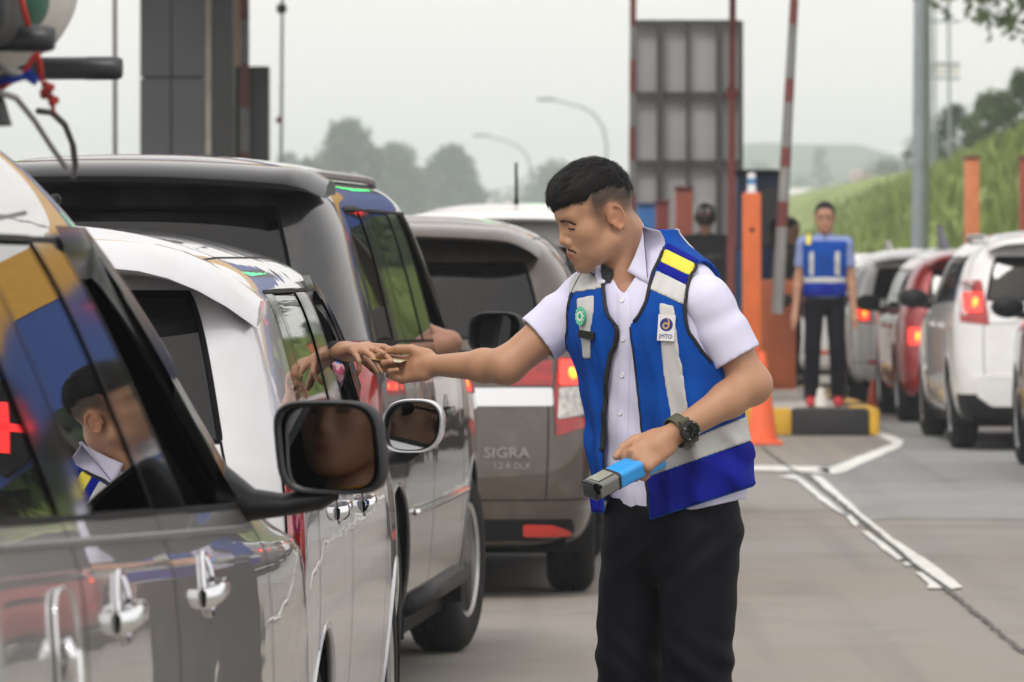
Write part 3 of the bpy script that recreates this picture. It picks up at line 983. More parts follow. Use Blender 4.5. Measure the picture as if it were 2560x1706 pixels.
    def wheel(s, yc, sd, steer):
        sp = s.sp; r_ = sp['rw']; tw = sp.get('tw', 0.19)
        rr = sp.get('rim', 0.20)
        M = Matrix.Translation((sd * (sp['W'] - 0.03 - tw / 2), yc, r_)) @ Matrix.Rotation(steer, 4, 'Z') @ Matrix.Scale(sd, 4, (1, 0, 0))
        h = tw / 2
        prof = [(rr - 0.01, -h + 0.01), (rr + 0.015, -h), (r_ - 0.05, -h - 0.004), (r_ - 0.018, -h + 0.012), (r_ - 0.004, -h + 0.032), (r_, -h + 0.05), (r_, -0.028), (r_ - 0.008, -0.024), (r_ - 0.008, -0.016), (r_, -0.012), (r_, 0.012), (r_ - 0.008, 0.016), (r_ - 0.008, 0.024), (r_, 0.028), (r_, h - 0.05),
                (r_ - 0.004, h - 0.032), (r_ - 0.018, h - 0.012), (r_ - 0.05, h + 0.004), (rr + 0.015, h), (rr - 0.01, h - 0.012)]
        w_ = MB().lathe(prof, 'x', 40, M).build('wheel', RUBBER, s.root, True, 35)
        rm = MB().lathe([(rr - 0.012, -h + 0.012), (rr - 0.03, -h * 0.2), (rr - 0.03, h * 0.5), (rr - 0.012, h - 0.012), (rr + 0.006, h - 0.004), (rr + 0.010, h - 0.012)], 'x', 36, M)
        rm.lathe([(0.0, h - 0.020), (0.03, h - 0.020), (0.035, h - 0.032), (0.065, h - 0.040), (0.065, h * 0.2)], 'x', 18, M)
        ns = sp.get('spokes', 5)
        for k in range(ns):
            a = 2 * math.pi * k / ns
            for da in (-0.16, 0.16):
                Rk = Matrix.Rotation(a, 4, 'X') @ Matrix.Rotation(0, 4, 'Z')
                a0 = Vector((h - 0.036, 0.052 * math.cos(da * 2), 0.052 * math.sin(da * 2)))
                a1 = Vector((h - 0.014, (rr - 0.014) * math.cos(da), (rr - 0.014) * math.sin(da)))
                tdir = Vector((0, -math.sin(da), math.cos(da)))
                q = []
                for p, wd in ((a0, 0.014), (a1, 0.012)):
                    q += [p + tdir * wd, p - tdir * wd, p - tdir * wd - Vector((0.024, 0, 0)), p + tdir * wd - Vector((0.024, 0, 0))]
                rm.add([M @ Rk @ p for p in q], [(0, 1, 5, 4), (1, 2, 6, 5), (2, 3, 7, 6), (3, 0, 4, 7), (0, 3, 2, 1), (4, 5, 6, 7)])
        rim = rm.build('rim', sp.get('rimmat', ALLOY), w_, True, 30)
        MB().lathe([(0, -h * 0.2), (rr - 0.032, -h * 0.2)], 'x', 24, M).build('brake_disc', mat('brake_disc', (0.06, 0.055, 0.05), 0.5, 0.6, var=0.3), w_)
        s.lastwheel = w_

    def cabin(s):
        """dark lining, seats, dashboard and steering wheel seen through the glass"""
        sp = s.sp; bm = s.bm; names = s.names
        keep = [f for f in bm.faces if not ('window' in names[f.material_index] or 'windshield' in names[f.material_index]) and f.calc_center_median().z > 0.55]
        vi = {}; V = []; F = []
        for f in keep:
            q = []
            for v in f.verts:
                if v not in vi: vi[v] = len(V); V.append(v.co - v.normal * 0.028)
                q.append(vi[v])
            F.append(q[::-1])
        mobj('cabin_lining', V, F, sp.get('trim', TRIM), s.root, True)
        W = sp['W']; yB = sp['cols'][4]; H = sp['H']
        sz = 0.55 + (H - 1.68) * 0.4
        def seat(x, y):
            mb = MB()
            mb.box((x - 0.24, y - 0.05, sz - 0.1), (x + 0.24, y + 0.48, sz + 0.06), 0.05)
            M = Matrix.Translation((x, y, sz)) @ Matrix.Rotation(R(14), 4, 'X')
            mb.box((-0.23, -0.10, 0), (0.23, 0.03, 0.62), 0.05, M)
            mb.box((-0.13, -0.08, 0.66), (0.13, 0.02, 0.84), 0.04, M)
            mb.tube([M @ Vector((-0.06, -0.03, 0.6)), M @ Vector((-0.06, -0.03, 0.7))], 0.008, 6)
            mb.tube([M @ Vector((0.06, -0.03, 0.6)), M @ Vector((0.06, -0.03, 0.7))], 0.008, 6)
            mb.build('seat', sp.get('seatmat', SEATM), s.root, True, 40)
        seat(0.37, yB - 0.02 + sp.get('seatdy', 0)); seat(-0.37, yB - 0.02 + sp.get('seatdy', 0))
        seat(0.36, yB - 0.95); seat(-0.36, yB - 0.95)
        yA = sp['cols'][5]; bz = sp['belt'][1]
        MB().box((-W * 0.86, yA - 0.02, bz - 0.3), (W * 0.86, yA + 0.45, bz - 0.01), 0.05).build('dashboard', sp.get('trim', TRIM), s.root, True, 40)
        mb = MB(); C = Vector((0.37, yA - 0.14, bz - 0.08))
        ring = [C + Vector((0.18 * math.cos(a), 0.07 * math.sin(a), 0.17 * math.sin(a))) for a in [2 * math.pi * k / 24 for k in range(25)]]
        mb.tube(ring, 0.013, 6); mb.tube([C - Vector((0.17, 0, 0)), C, C + Vector((0.17, 0, 0))], 0.015, 6); mb.tube([C, C + Vector((0, 0.2, -0.06))], 0.03, 6)
        mb.build('steering_wheel', TRIM, s.root, True, 40)

    def handle(s, door, y, z, m, side=1, garnish=False, vert=False):
        p, n = s.surf(y, z, side)
        par = s.parts.get(door, s.root)
        mb = MB()
        o = n * 0.020
        pts = [p + Vector((0, -0.080, -0.012)) + n * 0.002, p + Vector((0, -0.068, -0.010)) + o, p + Vector((0, 0, -0.006)) + o * 1.15, p + Vector((0, 0.060, -0.004)) + o, p + Vector((0, 0.074, -0.004)) + n * 0.002]
        rows = []
        for q in pts:
            rows.append([q + Vector((0, 0, dz)) + n * dn for dz, dn in ((-0.013, -0.008), (-0.016, -0.001), (-0.010, 0.005), (0.008, 0.006), (0.014, 0.001), (0.013, -0.008), (-0.013, -0.008))])
        mb.grid(rows)
        h = mb.build('handle', m, par, True, 50)
        # recess cup behind the grip
        mb = MB()
        ring = []
        for k in range(25):
            a = 2 * math.pi * k / 24
            q, nn = s.surf(y - 0.01 + 0.058 * math.cos(a), z + 0.006 + 0.046 * math.sin(a), side)
            ring.append(q + nn * 0.002)
        if garnish:
            mb.tube(ring, 0.0045, 6)
            cen = sum(ring[:-1], Vector()) / 24
            mb.add([cen - n * 0.016] + ring[:-1], [(0, i + 1, (i + 1) % 24 + 1) for i in range(24)])
            mb.build('handle_cup', m, par, True, 50)
        else:
            cen = sum(ring[:-1], Vector()) / 24
            mb.add([cen - n * 0.018] + ring[:-1], [(0, i + 1, (i + 1) % 24 + 1) for i in range(24)])
            mb.build('handle_cup', s.sp['paint'], par, True)

    def place(s, rear_right, yaw):
        """put the outermost right rear side point of the car at world (x, y)"""
        s.root.rotation_euler = (0, 0, -yaw)
        c, sn = math.cos(yaw), math.sin(yaw)
        # local (W, 0) -> world
        s.root.location = (rear_right[0] - s.sp['W'] * c, rear_right[1] + s.sp['W'] * sn, 0)
        s.root['yaw'] = yaw
        bpy.context.view_layer.update()
    def to_local(s, p): return s.root.matrix_world.inverted() @ Vector(p)

def superpt(a, ex=3.2):
    c, sn = math.cos(a), math.sin(a)
    return (math.copysign(abs(c) ** (2 / ex), c), math.copysign(abs(sn) ** (2 / ex), sn))

def door_mirror(car, centre_w, w_, h_, target_w, shell_m, depth=0.10, ex=3.4, base_local=None, arm='low', skew=0.0, view=None):
    """housing + glass whose normal is turned so that the camera sees target_w in it"""
    mw = car.root.matrix_world
    inv = mw.inverted()
    C = inv @ Vector(centre_w)
    view = Vector((0, 0, CAMH)) if view is None else view
    d1 = (view - Vector(centre_w)).normalized(); d2 = (Vector(target_w) - Vector(centre_w)).normalized()
    nrm = (inv.to_3x3() @ (d1 + d2)).normalized()
    housing_n = Vector((-0.10, -1, 0.0)).normalized()
    def frame(nv):
        xr = Vector((0, 0, 1)).cross(nv).normalized(); xr = -xr if xr.x < 0 else xr
        up = nv.cross(xr).normalized(); up = -up if up.z < 0 else up
        return xr, up
    xr, up = frame(housing_n)
    n = 40
    def outline(k, sc_=1.0, dx=0, dy=0):
        a = 2 * math.pi * k / n
        x, y = superpt(a, ex)
        x = x * w_ / 2 * sc_; y = y * h_ / 2 * sc_
        x += skew * y
        return x + dx, y + dy
    mb = MB(); rows = []
    for off, sc_ in ((0.0, 0.90), (-0.004, 0.955), (0.004, 0.99), (0.02, 1.0), (0.045, 0.985), (0.07, 0.93), (0.09, 0.80), (0.105, 0.55), (0.112, 0.2)):
        rows.append([C - housing_n * off * depth / 0.10 + xr * outline(k, sc_)[0] + up * outline(k, sc_)[1] for k in range(n)])
    V = [p for r_ in rows for p in r_]
    F = [(i*n+k, i*n+(k+1) % n, (i+1)*n+(k+1) % n, (i+1)*n+k) for i in range(len(rows)-1) for k in range(n)]
    F.append(tuple((len(rows)-1)*n+k for k in range(n)))
    mb.add(V, F)
    par = car.root
    hs = mb.build('door_mirror', shell_m, par, True, 50)
    inset = MB(); ring0 = rows[0]
    ring1 = [C - housing_n * 0.014 + xr * outline(k, 0.87)[0] + up * outline(k, 0.87)[1] for k in range(n)]
    inset.add(ring0 + ring1, [(k, (k+1) % n, n+(k+1) % n, n+k) for k in range(n)])
    inset.build('bezel', BLACK, hs, True)
    gx, gy = frame(nrm)
    V = [C - housing_n * 0.010 + gx * outline(k, 0.865)[0] + gy * outline(k, 0.865)[1] for k in range(n)]
    mobj('mirror_glass', V, [tuple(range(n))], MIRROR, hs)
    if base_local is not None:
        B = Vector(base_local)
        E = C - housing_n * 0.045 + up * (-h_ * 0.54) - xr * w_ * 0.10
        B = Vector((B.x, B.y, E.z - 0.016)); mid = (B + E) / 2 + Vector((0, 0, -0.004))
        am = MB()
        rws = []
        for p, hh, dd in ((B + Vector((-0.04, 0, 0.02)), 0.055, 0.075), (B + Vector((0.015, 0, 0.004)), 0.026, 0.06), (mid, 0.019, 0.045), (E, 0.020, 0.045), (E + Vector((0.025, 0, 0.006)), 0.010, 0.03)):
            rws.append([p + Vector((0, dd * math.cos(a), hh * math.sin(a))) for a in [2 * math.pi * k / 14 for k in range(15)]])
        am.grid(rws)
        am.build('mirror_arm', BLACK, hs, True)
    return hs

SILVER = paint('silver_paint', (0.42, 0.41, 0.40), 0.55, 0.34)
PEARL = paint('pearl_silver_paint', (0.62, 0.62, 0.65), 0.35, 0.35)
DARKP = paint('black_paint', (0.007, 0.007, 0.008), 0.0, 0.3)
BROWN = paint('brown_paint', (0.075, 0.056, 0.045), 0.5, 0.38)
WHITE = paint('white_paint', (0.72, 0.72, 0.72), 0.0, 0.4)
REDP = paint('red_paint', (0.30, 0.012, 0.018), 0.3, 0.35)
GREYP = paint('grey_paint', (0.12, 0.12, 0.125), 0.5, 0.35)
def dens(pts, step):
    out_ = []
    for i in range(len(pts)):
        a = Vector(pts[i]); b = Vector(pts[(i+1) % len(pts)])
        n = max(1, int((b - a).length / step))
        out_ += [a.lerp(b, k / n) for k in range(n)]
    return out_
def round2(pts, r_=0.02, n=4):
    """rounds the corners of a closed 2D outline"""
    o = []
    m = len(pts)
    for i in range(m):
        p = Vector(pts[i]); a = Vector(pts[i-1]); b = Vector(pts[(i+1) % m])
        ra = min(r_, (a-p).length * 0.45); rb = min(r_, (b-p).length * 0.45)
        s0 = p + (a-p).normalized() * ra; s1 = p + (b-p).normalized() * rb
        for k in range(n+1):
            t = k / n
            o.append(s0 * (1-t)**2 + p * 2*t*(1-t) + s1 * t*t)
    return o
def rear_patch(car, name, pts, m, off=0.006, thick=0.012, parent=None, rnd=0.012):
    """a lamp / badge lying on the tail of the car; pts are (x, z)"""
    pts = dens([tuple(p) for p in round2(pts, rnd)] if rnd else pts, 0.03)
    bm = bmesh.new(); vs_ = []
    for p in pts:
        q, n = car.surf_rear(p[0], p[1]); vs_.append(bm.verts.new(q + n * off))
    es = [bm.edges.new((vs_[i], vs_[(i+1) % len(vs_)])) for i in range(len(vs_))]
    bmesh.ops.triangle_fill(bm, edges=es, use_beauty=True)
    bmesh.ops.subdivide_edges(bm, edges=[e for e in bm.edges if not e.is_boundary], cuts=1, use_grid_fill=True)
    for v in bm.verts:
        q, n = car.surf_rear(v.co.x, v.co.z); v.co = Vector((v.co.x, 0, v.co.z)) + Vector((0, q.y - off, 0))
    ex = bmesh.ops.extrude_edge_only(bm, edges=[e for e in bm.edges if e.is_boundary])
    for v in [g for g in ex['geom'] if isinstance(g, bmesh.types.BMVert)]: v.co.y += thick
    bmesh.ops.recalc_face_normals(bm, faces=bm.faces)
    me = bpy.data.meshes.new(name); bm.to_mesh(me); bm.free(); me.materials.append(m)
    for p in me.polygons: p.use_smooth = True
    me.set_sharp_from_angle(angle=R(40))
    return link(bpy.data.objects.new(name, me), parent or car.root)

def spoiler(car, m, y0, z0, half, depth, drop, thick, tip_drop=0.10, tip_w=0.10, n=26, back=0.0):
    """wing over the rear window: plan from the roof edge backwards, ends turned down"""
    rows = []
    for i in range(n+1):
        t = -1 + 2*i/n; x = t*half
        e = max(0.0, (abs(t) - (1-tip_w*3))/(tip_w*3)) if abs(t) > 1-tip_w*3 else 0.0
        sweep = 0.05*t*t
        zb = z0 - 0.035*t*t - tip_drop*e*e
        yb = y0 + sweep + 0.05*e
        dp = depth*(1-0.62*e*e); thick_ = thick*(1-0.75*e)
        prof = [(yb+0.16, zb+0.010), (yb, zb+0.012), (yb-dp*0.6, zb-drop*0.35+0.008), (yb-dp*0.97, zb-drop), (yb-dp, zb-drop-0.008), (yb-dp*0.96, zb-drop-thick_*0.55), (yb-dp*0.5, zb-drop*0.8-thick_), (yb+0.03, zb-drop*0.5-thick_*1.25), (yb+0.16, zb-drop*0.5-thick_)]
        xs = x*(1-0.02*e)
        rows.append([Vector((xs, p[0], p[1])) for p in prof])
    mb = MB(); mb.grid(rows)
    k = len(rows[0])
    mb.add(rows[0], [tuple(range(k))]); mb.add(rows[-1], [tuple(range(k))])
    return mb.build('spoiler', m, car.root, True, 45)

def text_obj(name, body, size, m, loc, rot, parent=None, ext=0.003, align='CENTER', sx=1.0):
    cu = bpy.data.curves.new(name, 'FONT'); cu.body = body; cu.size = size; cu.extrude = ext; cu.align_x = align; cu.align_y = 'CENTER'
    cu.resolution_u = 3
    o = bpy.data.objects.new(name, cu); COL.objects.link(o)
    dg = bpy.context.evaluated_depsgraph_get()
    me = bpy.data.meshes.new_from_object(o.evaluated_get(dg)); me.name = name
    bpy.data.objects.remove(o); bpy.data.curves.remove(cu)
    me.materials.clear(); me.materials.append(m)
    o = link(bpy.data.objects.new(name, me), parent)
    o.location = loc; o.rotation_euler = rot; o.scale = (sx, 1, 1)
    return o
def roof_line(car, ys, side, dx=0.0, dz=0.0):
    """points along the roof gutter"""
    pts = []
    for y in ys:
        g = car.rows[9]; xs = np.interp(y, [p[1] for p in g[3:12]], [p[0] for p in g[3:12]])
        h = car.bvh.ray_cast(Vector((side*(xs+dx), y, 3)), Vector((0, 0, -1)))
        z = h[0].z if h[0] is not None else car.sp['H']
        pts.append(Vector((side*(xs+dx), y, z+dz)))
    return pts
def window_visor(car, panel, y0, y1, m, side=1, wd=0.085):
    """smoked rain visor along the top (and front post) of a door window"""
    sp = car.sp; rows = []
    yA = sp['cols'][5]; tA = sp['lean'][3]; zt = sp['ztop']; b = sp['belt'][1]
    path = []
    for k in range(8): path.append((lerp(y0, yA+tA-0.02, k/7), zt-0.005))
    for k in range(1, 10): path.append((lerp(yA+tA-0.02, y1, k/9), lerp(zt-0.005, lerp(zt, b, (y1-(yA+tA))/(-tA)), k/9)))
    for i, (y, z) in enumerate(path):
        p, n = car.surf(y, z, side)
        a, c = path[max(i-1, 0)], path[min(i+1, len(path)-1)]
        t = Vector((0, c[0]-a[0], c[1]-a[1])).normalized()
        inw = Vector((0, t.z, -t.y)); inw = inw if inw.z < 0.01 else -inw
        if inw.z > 0: inw = -inw
        rows.append([p+n*0.004-inw*0.012, p+n*0.020+inw*wd*0.35, p+n*0.022+inw*wd*0.8+Vector((-side*0.26*wd*0.2, 0, 0)), p+n*0.018+inw*wd])
    mb = MB(); mb.grid(rows)
    return mb.build('rain_visor', m, car.root, True)
VISOR = mat('smoked_visor', (0.007, 0.007, 0.008), 0.18, spec=0.25)
# ---- 1: silver people carrier, nearest: only its right flank is in the picture
c1 = Car('silver_people_carrier', dict(L=4.5, W=0.86, H=1.70, crown=0.065, belt=(1.095, 0.975), cols=(0.42, 1.13, 1.165, 2.05, 2.11, 3.26), lean=(0.10, -0.02, -0.05, -0.70), ztop=1.455,
    hood=0.98, cowl=3.6, pillars={'a': GLOSSB, 'b': GLOSSB, 'c': GLOSSB}, rake=0.16, yr=0.85, yf=3.62, rw=0.31, arch=0.37, paint=SILVER, lev=3, tum=0.365, gut=0.06, open=('front_door_window_r',),
    glass=G_DARK, glassmap={'front_door_window_l': G_MID, 'windshield': G_MID}, seatdy=-0.08))
c1.place((-0.595, 6.05), math.atan(0.066))
c1.handle('front_door_r', 2.30, 0.925, CHROME, 1, True)
c1.handle('rear_door_r', 1.36, 0.95, CHROME, 1, True)
window_visor(c1, 'front_door_window_r', 2.14, 2.86, VISOR, 1, 0.075)
tag(c1.root, 'silver people carrier in the left foreground with luggage on its roof', 'car')
# fuel lid with a chrome surround
p_, n_ = c1.surf(0.84, 0.94)
ring = []
for k in range(33):
    a = 2*math.pi*k/32; x, y = superpt(a, 4.0)
    q, nn = c1.surf(0.84+0.085*x, 0.93+0.080*y); ring.append(q+nn*0.004)
mb = MB(); mb.tube(ring, 0.0032, 6); mb.build('fuel_lid_trim', CHROME, c1.root, True)
mb = MB(); cen = sum(ring[:-1], Vector())/32; mb.add([cen+n_*0.003]+ring[:-1], [(0, i+1, (i+1) % 32+1) for i in range(32)]); mb.build('fuel_lid', SILVER, c1.root, True)
MB().tube([cen+n_*0.004+Vector((0, -0.05, 0.02)), cen+n_*0.014+Vector((0, -0.052, 0.0)), cen+n_*0.006+Vector((0, -0.05, -0.03))], 0.008, 8).build('fuel_lid_grip', CHROME, c1.root, True)
# chrome belt strip under the side windows
bl = []
for k in range(40):
    y = lerp(0.42, 3.05, k/39); z = interp(y, [0.2, 3.26], [1.095, 0.975])
    q, nn = c1.surf(y, z-0.006); bl.append(q+nn*0.002)
MB().tube(bl, 0.0065, 6).build('belt_strip', mat('belt_rubber', (0.16, 0.16, 0.16), 0.35, 0.4), c1.root, True)

# ---- 2: pearl white hatchback whose driver reaches out
c2 = Car('pearl_hatchback', dict(L=4.15, W=0.84, H=1.50, gx=0.91, quarter=False, belt=(1.03, 0.965), cols=(0.45, 0.62, 0.70, 1.66, 1.74, 2.84), lean=(0.16, 0.02, -0.05, -0.62), ztop=1.365,
    hood=0.90, cowl=3.2, rake=0.20, yr=0.78, yf=3.36, rw=0.30, arch=0.345, paint=PEARL, lev=3, tum=0.20, gut=0.08, gutz=0.085, crown=0.08, open=('front_door_window_r',), lamp_rows=(3, 4), lamp_cols=(3,), spokes=5))
c2.place((-0.415, 11.0), math.atan(0.040))
tag(c2.root, 'pearl white hatchback behind the silver carrier, its driver reaching out', 'car')
c2.handle('front_door_r', 1.97, 0.855, CHROME, 1)
c2.handle('rear_door_r', 1.17, 0.875, CHROME, 1)
spoiler(c2, PEARL, 0.27, 1.452, 0.745, 0.25, 0.035, 0.030, 0.10, 0.12)
MB().tube([(0.30, 0.52, 1.49), (0.30, 0.46, 1.53)], [0.012, 0.008], 8).ball((0.30, 0.455, 1.535), 0.013).build('washer_nozzle', BLACK, c2.root, True)
window_visor(c2, 'front_door_window_r', 1.83, 2.6, VISOR, 1, 0.07)
# ---- 3: tall black people carrier
c3 = Car('black_people_carrier', dict(L=4.25, W=0.83, H=1.75, belt=(1.13, 1.09), cols=(0.40, 1.00, 1.10, 1.95, 2.06, 2.95), lean=(0.10, 0.0, -0.05, -0.55), ztop=1.595,
    hood=1.02, cowl=3.35, rake=0.12, yr=0.75, yf=3.42, rw=0.33, arch=0.38, paint=DARKP, lev=3, tum=0.22, open=('front_door_window_r',), steer=-0.10, glass=G_BLACK, spokes=6))
c3.place((-0.41, 16.7), math.atan(0.085))
tag(c3.root, 'black people carrier with a large spoiler over its rear window', 'car')
spoiler(c3, GLOSSB, 0.14, 1.70, 0.68, 0.28, 0.035, 0.045, 0.03, 0.05)
c3.handle('front_door_r', 2.25, 0.90, DARKP, 1)
c3.handle('rear_door_r', 1.28, 0.92, DARKP, 1)
for sd in (1, -1):
    pts = roof_line(c3, [0.55+0.25*k for k in range(8)], sd, -0.02, 0.018)
    MB().tube([pts[0]-Vector((0, .05, .04))]+pts+[pts[-1]+Vector((0, .06, -.04))], 0.014, 8).build('roof_rail', ALLOY, c3.root, True)
st = []
for k in range(30):
    y = lerp(1.2, 3.05, k/29); q, nn = c3.surf(y, 0.60); st.append(q+nn*0.006)
MB().tube(st, 0.011, 6).build('side_moulding', CHROME, c3.root, True)
MB().tube([Vector((0.80, 1.18, 0.30)), Vector((0.80, 2.98, 0.30))], 0.035, 8).build('side_step', BLACK, c3.root, True)
# ---- 4: brown hatchback
c4 = Car('brown_hatchback', dict(L=4.07, W=0.83, H=1.60, belt=(1.06, 1.0), cols=(0.45, 0.95, 1.05, 1.8, 1.9, 2.8), lean=(0.12, 0.0, -0.05, -0.55), ztop=1.40,
    rake=0.17, yr=0.75, yf=3.3, rw=0.30, arch=0.345, paint=BROWN, lev=3, tum=0.24, lamp_cols=()))
c4.place((0.352, 23.0), 0.03)
tag(c4.root, 'brown hatchback with lit tail lamp in the middle of the queue', 'car')
spoiler(c4, BROWN, 0.17, 1.545, 0.60, 0.20, 0.035, 0.03, 0.06, 0.10)
for sd in (1, -1):
    sx = lambda pts: [(sd*a, b) for a, b in pts]
    base = rear_patch(c4, 'tail_lamp', sx([(0.66, 1.0), (0.785, 0.995), (0.80, 0.86), (0.775, 0.715), (0.655, 0.675), (0.645, 0.85)]), LAMP_RED, 0.010, 0.06)
    lit = rear_patch(c4, 'brake_light', sx([(0.665, 0.99), (0.775, 0.985), (0.785, 0.89), (0.665, 0.885)]), LAMP_LIT, 0.016, 0.02, base)
    q, n_ = c4.surf_rear(sd*0.72, 0.935)
    MB().ball(q+Vector((0, -0.012, 0)), (0.028, 0.012, 0.026)).build('bulb', LAMP_HOT, base, True)
    rear_patch(c4, 'reversing_lens', sx([(0.665, 0.875), (0.77, 0.88), (0.765, 0.765), (0.66, 0.745)]), LAMP_CLEAR, 0.014, 0.02, base)
    rear_patch(c4, 'tailgate_reflector', sx([(0.50, 0.975), (0.64, 0.99), (0.64, 0.885), (0.46, 0.885)]), LAMP_RED, 0.008, 0.03)
    rear_patch(c4, 'bumper_reflector', sx([(0.52, 0.315), (0.64, 0.312), (0.71, 0.285), (0.71, 0.265), (0.52, 0.265)]), mat('reflector_red', (0.6, 0.03, 0.02), 0.25, coat=1.0), 0.012, 0.02)
rear_patch(c4, 'tailgate_garnish', [(-0.64, 0.875), (0.64, 0.875), (0.645, 0.80), (-0.645, 0.80)], mat('satin_garnish', (0.75, 0.76, 0.78), 0.12, 0.9), 0.008, 0.02)
rear_patch(c4, 'bumper_skirt', [(-0.72, 0.335), (0.72, 0.335), (0.74, 0.245), (-0.74, 0.245)], BLACK, 0.004, 0.02)
q, n_ = c4.surf_rear(0.40, 0.60)
LETM = mat('badge_silver', (0.42, 0.42, 0.43), 0.25, 0.4)
text_obj('lettering', 'SIGRA', 0.060, LETM, (0.455, q.y-0.010, 0.608), (R(90), 0, 0), c4.root, 0.004, 'CENTER', 1.15)
text_obj('lettering', '1.2 R DLX', 0.036, LETM, (0.475, q.y-0.010, 0.555), (R(90), 0, 0), c4.root, 0.003)
# ------------------------------------------------------------------ more cars: one ahead in the queue, the lane on the right
def lane_car(name, label, xl, yrear, L, W, H, pm, belt, ztop, lampz, yaw=0.0, lit=True, bump=None, **k):
    sp = dict(L=L, W=W, H=H, belt=belt, cols=(0.45, 0.98, 1.07, 1.85, 1.95, 2.85), lean=(0.14, 0.02, -0.05, -0.58), ztop=ztop, rake=0.20, yr=0.80, yf=L-0.82, rw=0.325, arch=0.375,
              paint=pm, lev=2, tum=0.24, cabin=False, glass=G_BLACK, lamp_cols=(), pillars={'a': pm, 'b': GLOSSB, 'c': GLOSSB}, bumper=bump)
    sp.update(k)
    c = Car(name, sp)
    c.place((xl+2*W*math.cos(yaw), yrear), yaw)
    tag(c.root, label, 'car', None)
    for sd in (1, -1):
        z0, z1 = lampz
        x0, x1 = W*0.70, W*0.93
        b = rear_patch(c, 'tail_lamp', [(sd*x0, z0), (sd*x1, z0+0.02), (sd*x1*0.98, z1), (sd*(x0+0.05), z1)], LAMP_RED, 0.008, 0.05)
        if lit:
            zc = (z0+z1)/2
            rear_patch(c, 'brake_light', [(sd*(x0+0.05), zc-0.07), (sd*(x1-0.03), zc-0.07), (sd*(x1-0.03), zc+0.07), (sd*(x0+0.05), zc+0.07)], LAMP_LIT, 0.015, 0.02, b)
            q, n = c.surf_rear(sd*(x0+x1)/2, zc); MB().ball(q+Vector((0, -0.015, 0)), (0.022, 0.01, 0.04)).build('bulb', LAMP_HOT, b, True)
        pz = belt[1]; p, n = c.surf(2.75, pz, sd)
        MB().ball(p+Vector((sd*0.13, 0.02, 0.06)), (0.115, 0.06, 0.075), 14, 10).tube([p, p+Vector((sd*0.10, 0.02, 0.02))], 0.025, 8).build('door_mirror', BLACK if pm is not GREYP else BLACK, c.root, True)
        q, n = c.surf_rear(sd*W*0.72, 0.42); rear_patch(c, 'bumper_reflector', [(sd*W*0.6, 0.40), (sd*W*0.78, 0.40), (sd*W*0.78, 0.435), (sd*W*0.6, 0.435)], MATS['reflector_red'], 0.008, 0.01)
        for hn, y in (('front_door_'+('r' if sd > 0 else 'l'), 2.12), ('rear_door_'+('r' if sd > 0 else 'l'), 1.25)): c.handle(hn, y, belt[1]-0.12, pm, sd)
    spoiler(c, pm, 0.20, H-0.055, W*0.72, 0.18, 0.03, 0.03, 0.04, 0.10)
    MB().box((-0.26, -0.006, 0.62), (0.26, 0.0, 0.73)).build('number_plate', BLACK, c.root).location = (0, c.surf_rear(0, 0.68)[0].y-0.003, 0)
    return c
c5 = lane_car('white_hatchback', 'white car with a roof aerial just ahead of the brown hatchback', -0.86, 27.9, 4.3, 0.86, 1.70, WHITE, (1.06, 1.0), 1.47, (0.85, 1.05), 0.03)
h = c5.bvh.ray_cast(Vector((0.0, 0.75, 3)), Vector((0, 0, -1)))[0]
MB().tube([h+Vector((0, 0, -0.005)), h+Vector((0, -0.01, 0.03)), h+Vector((0, -0.03, 0.21))], [0.016, 0.009, 0.007], 8).build('aerial', BLACK, c5.root, True)
lane = []
cA = lane_car('white_suv', 'white off-roader with black lower cladding, largest in the right lane', 3.20, 40.5, 4.45, 0.88, 1.62, WHITE, (1.08, 1.03), 1.42, (0.92, 1.24), 0.0, bump=BLACK)
rear_patch(cA, 'bumper_insert', [(-0.74, 0.55), (0.74, 0.55), (0.70, 0.40), (0.60, 0.33), (-0.60, 0.33), (-0.70, 0.40)], WHITE, 0.02, 0.04)
rear_patch(cA, 'tailgate_garnish', [(-0.62, 0.985), (0.62, 0.985), (0.62, 0.935), (-0.62, 0.935)], MATS['satin_garnish'], 0.008, 0.02)
for sd in (1, -1):
    pts = roof_line(cA, [0.6+0.25*k for k in range(8)], sd, -0.02, 0.04)
    MB().tube([pts[0]-Vector((0, .06, .05))]+pts+[pts[-1]+Vector((0, .07, -.05))], 0.018, 8).build('roof_rail', ALLOY, cA.root, True)
cB = lane_car('red_hatchback', 'red car ahead of the white off-roader in the right lane', 3.27, 47.2, 4.0, 0.85, 1.50, REDP, (0.98, 0.94), 1.31, (0.62, 0.86))
cC = lane_car('small_white_hatchback', 'white car beside the attendant on the kerb, ahead of the red car', 3.17, 52.7, 3.9, 0.84, 1.50, WHITE, (1.0, 0.96), 1.31, (0.78, 0.98))
cE = lane_car('white_car', 'white car farthest ahead, behind the legs of the attendant on the kerb', 2.95, 58.2, 4.2, 0.86, 1.45, WHITE, (1.0, 0.96), 1.28, (0.8, 1.0), 0.02, lit=False)
cD = lane_car('grey_people_carrier', 'grey car cut off by the right edge, only its front wheel showing', 3.40, 34.55, 4.3, 0.87, 1.64, GREYP, (1.06, 1.02), 1.43, (0.8, 1.1))
cF = lane_car('red_people_carrier', 'red car right of the picture, reflected in the silver carrier door', 3.25, 24.5, 4.3, 0.87, 1.64, REDP, (1.06, 1.02), 1.43, (0.8, 1.1))
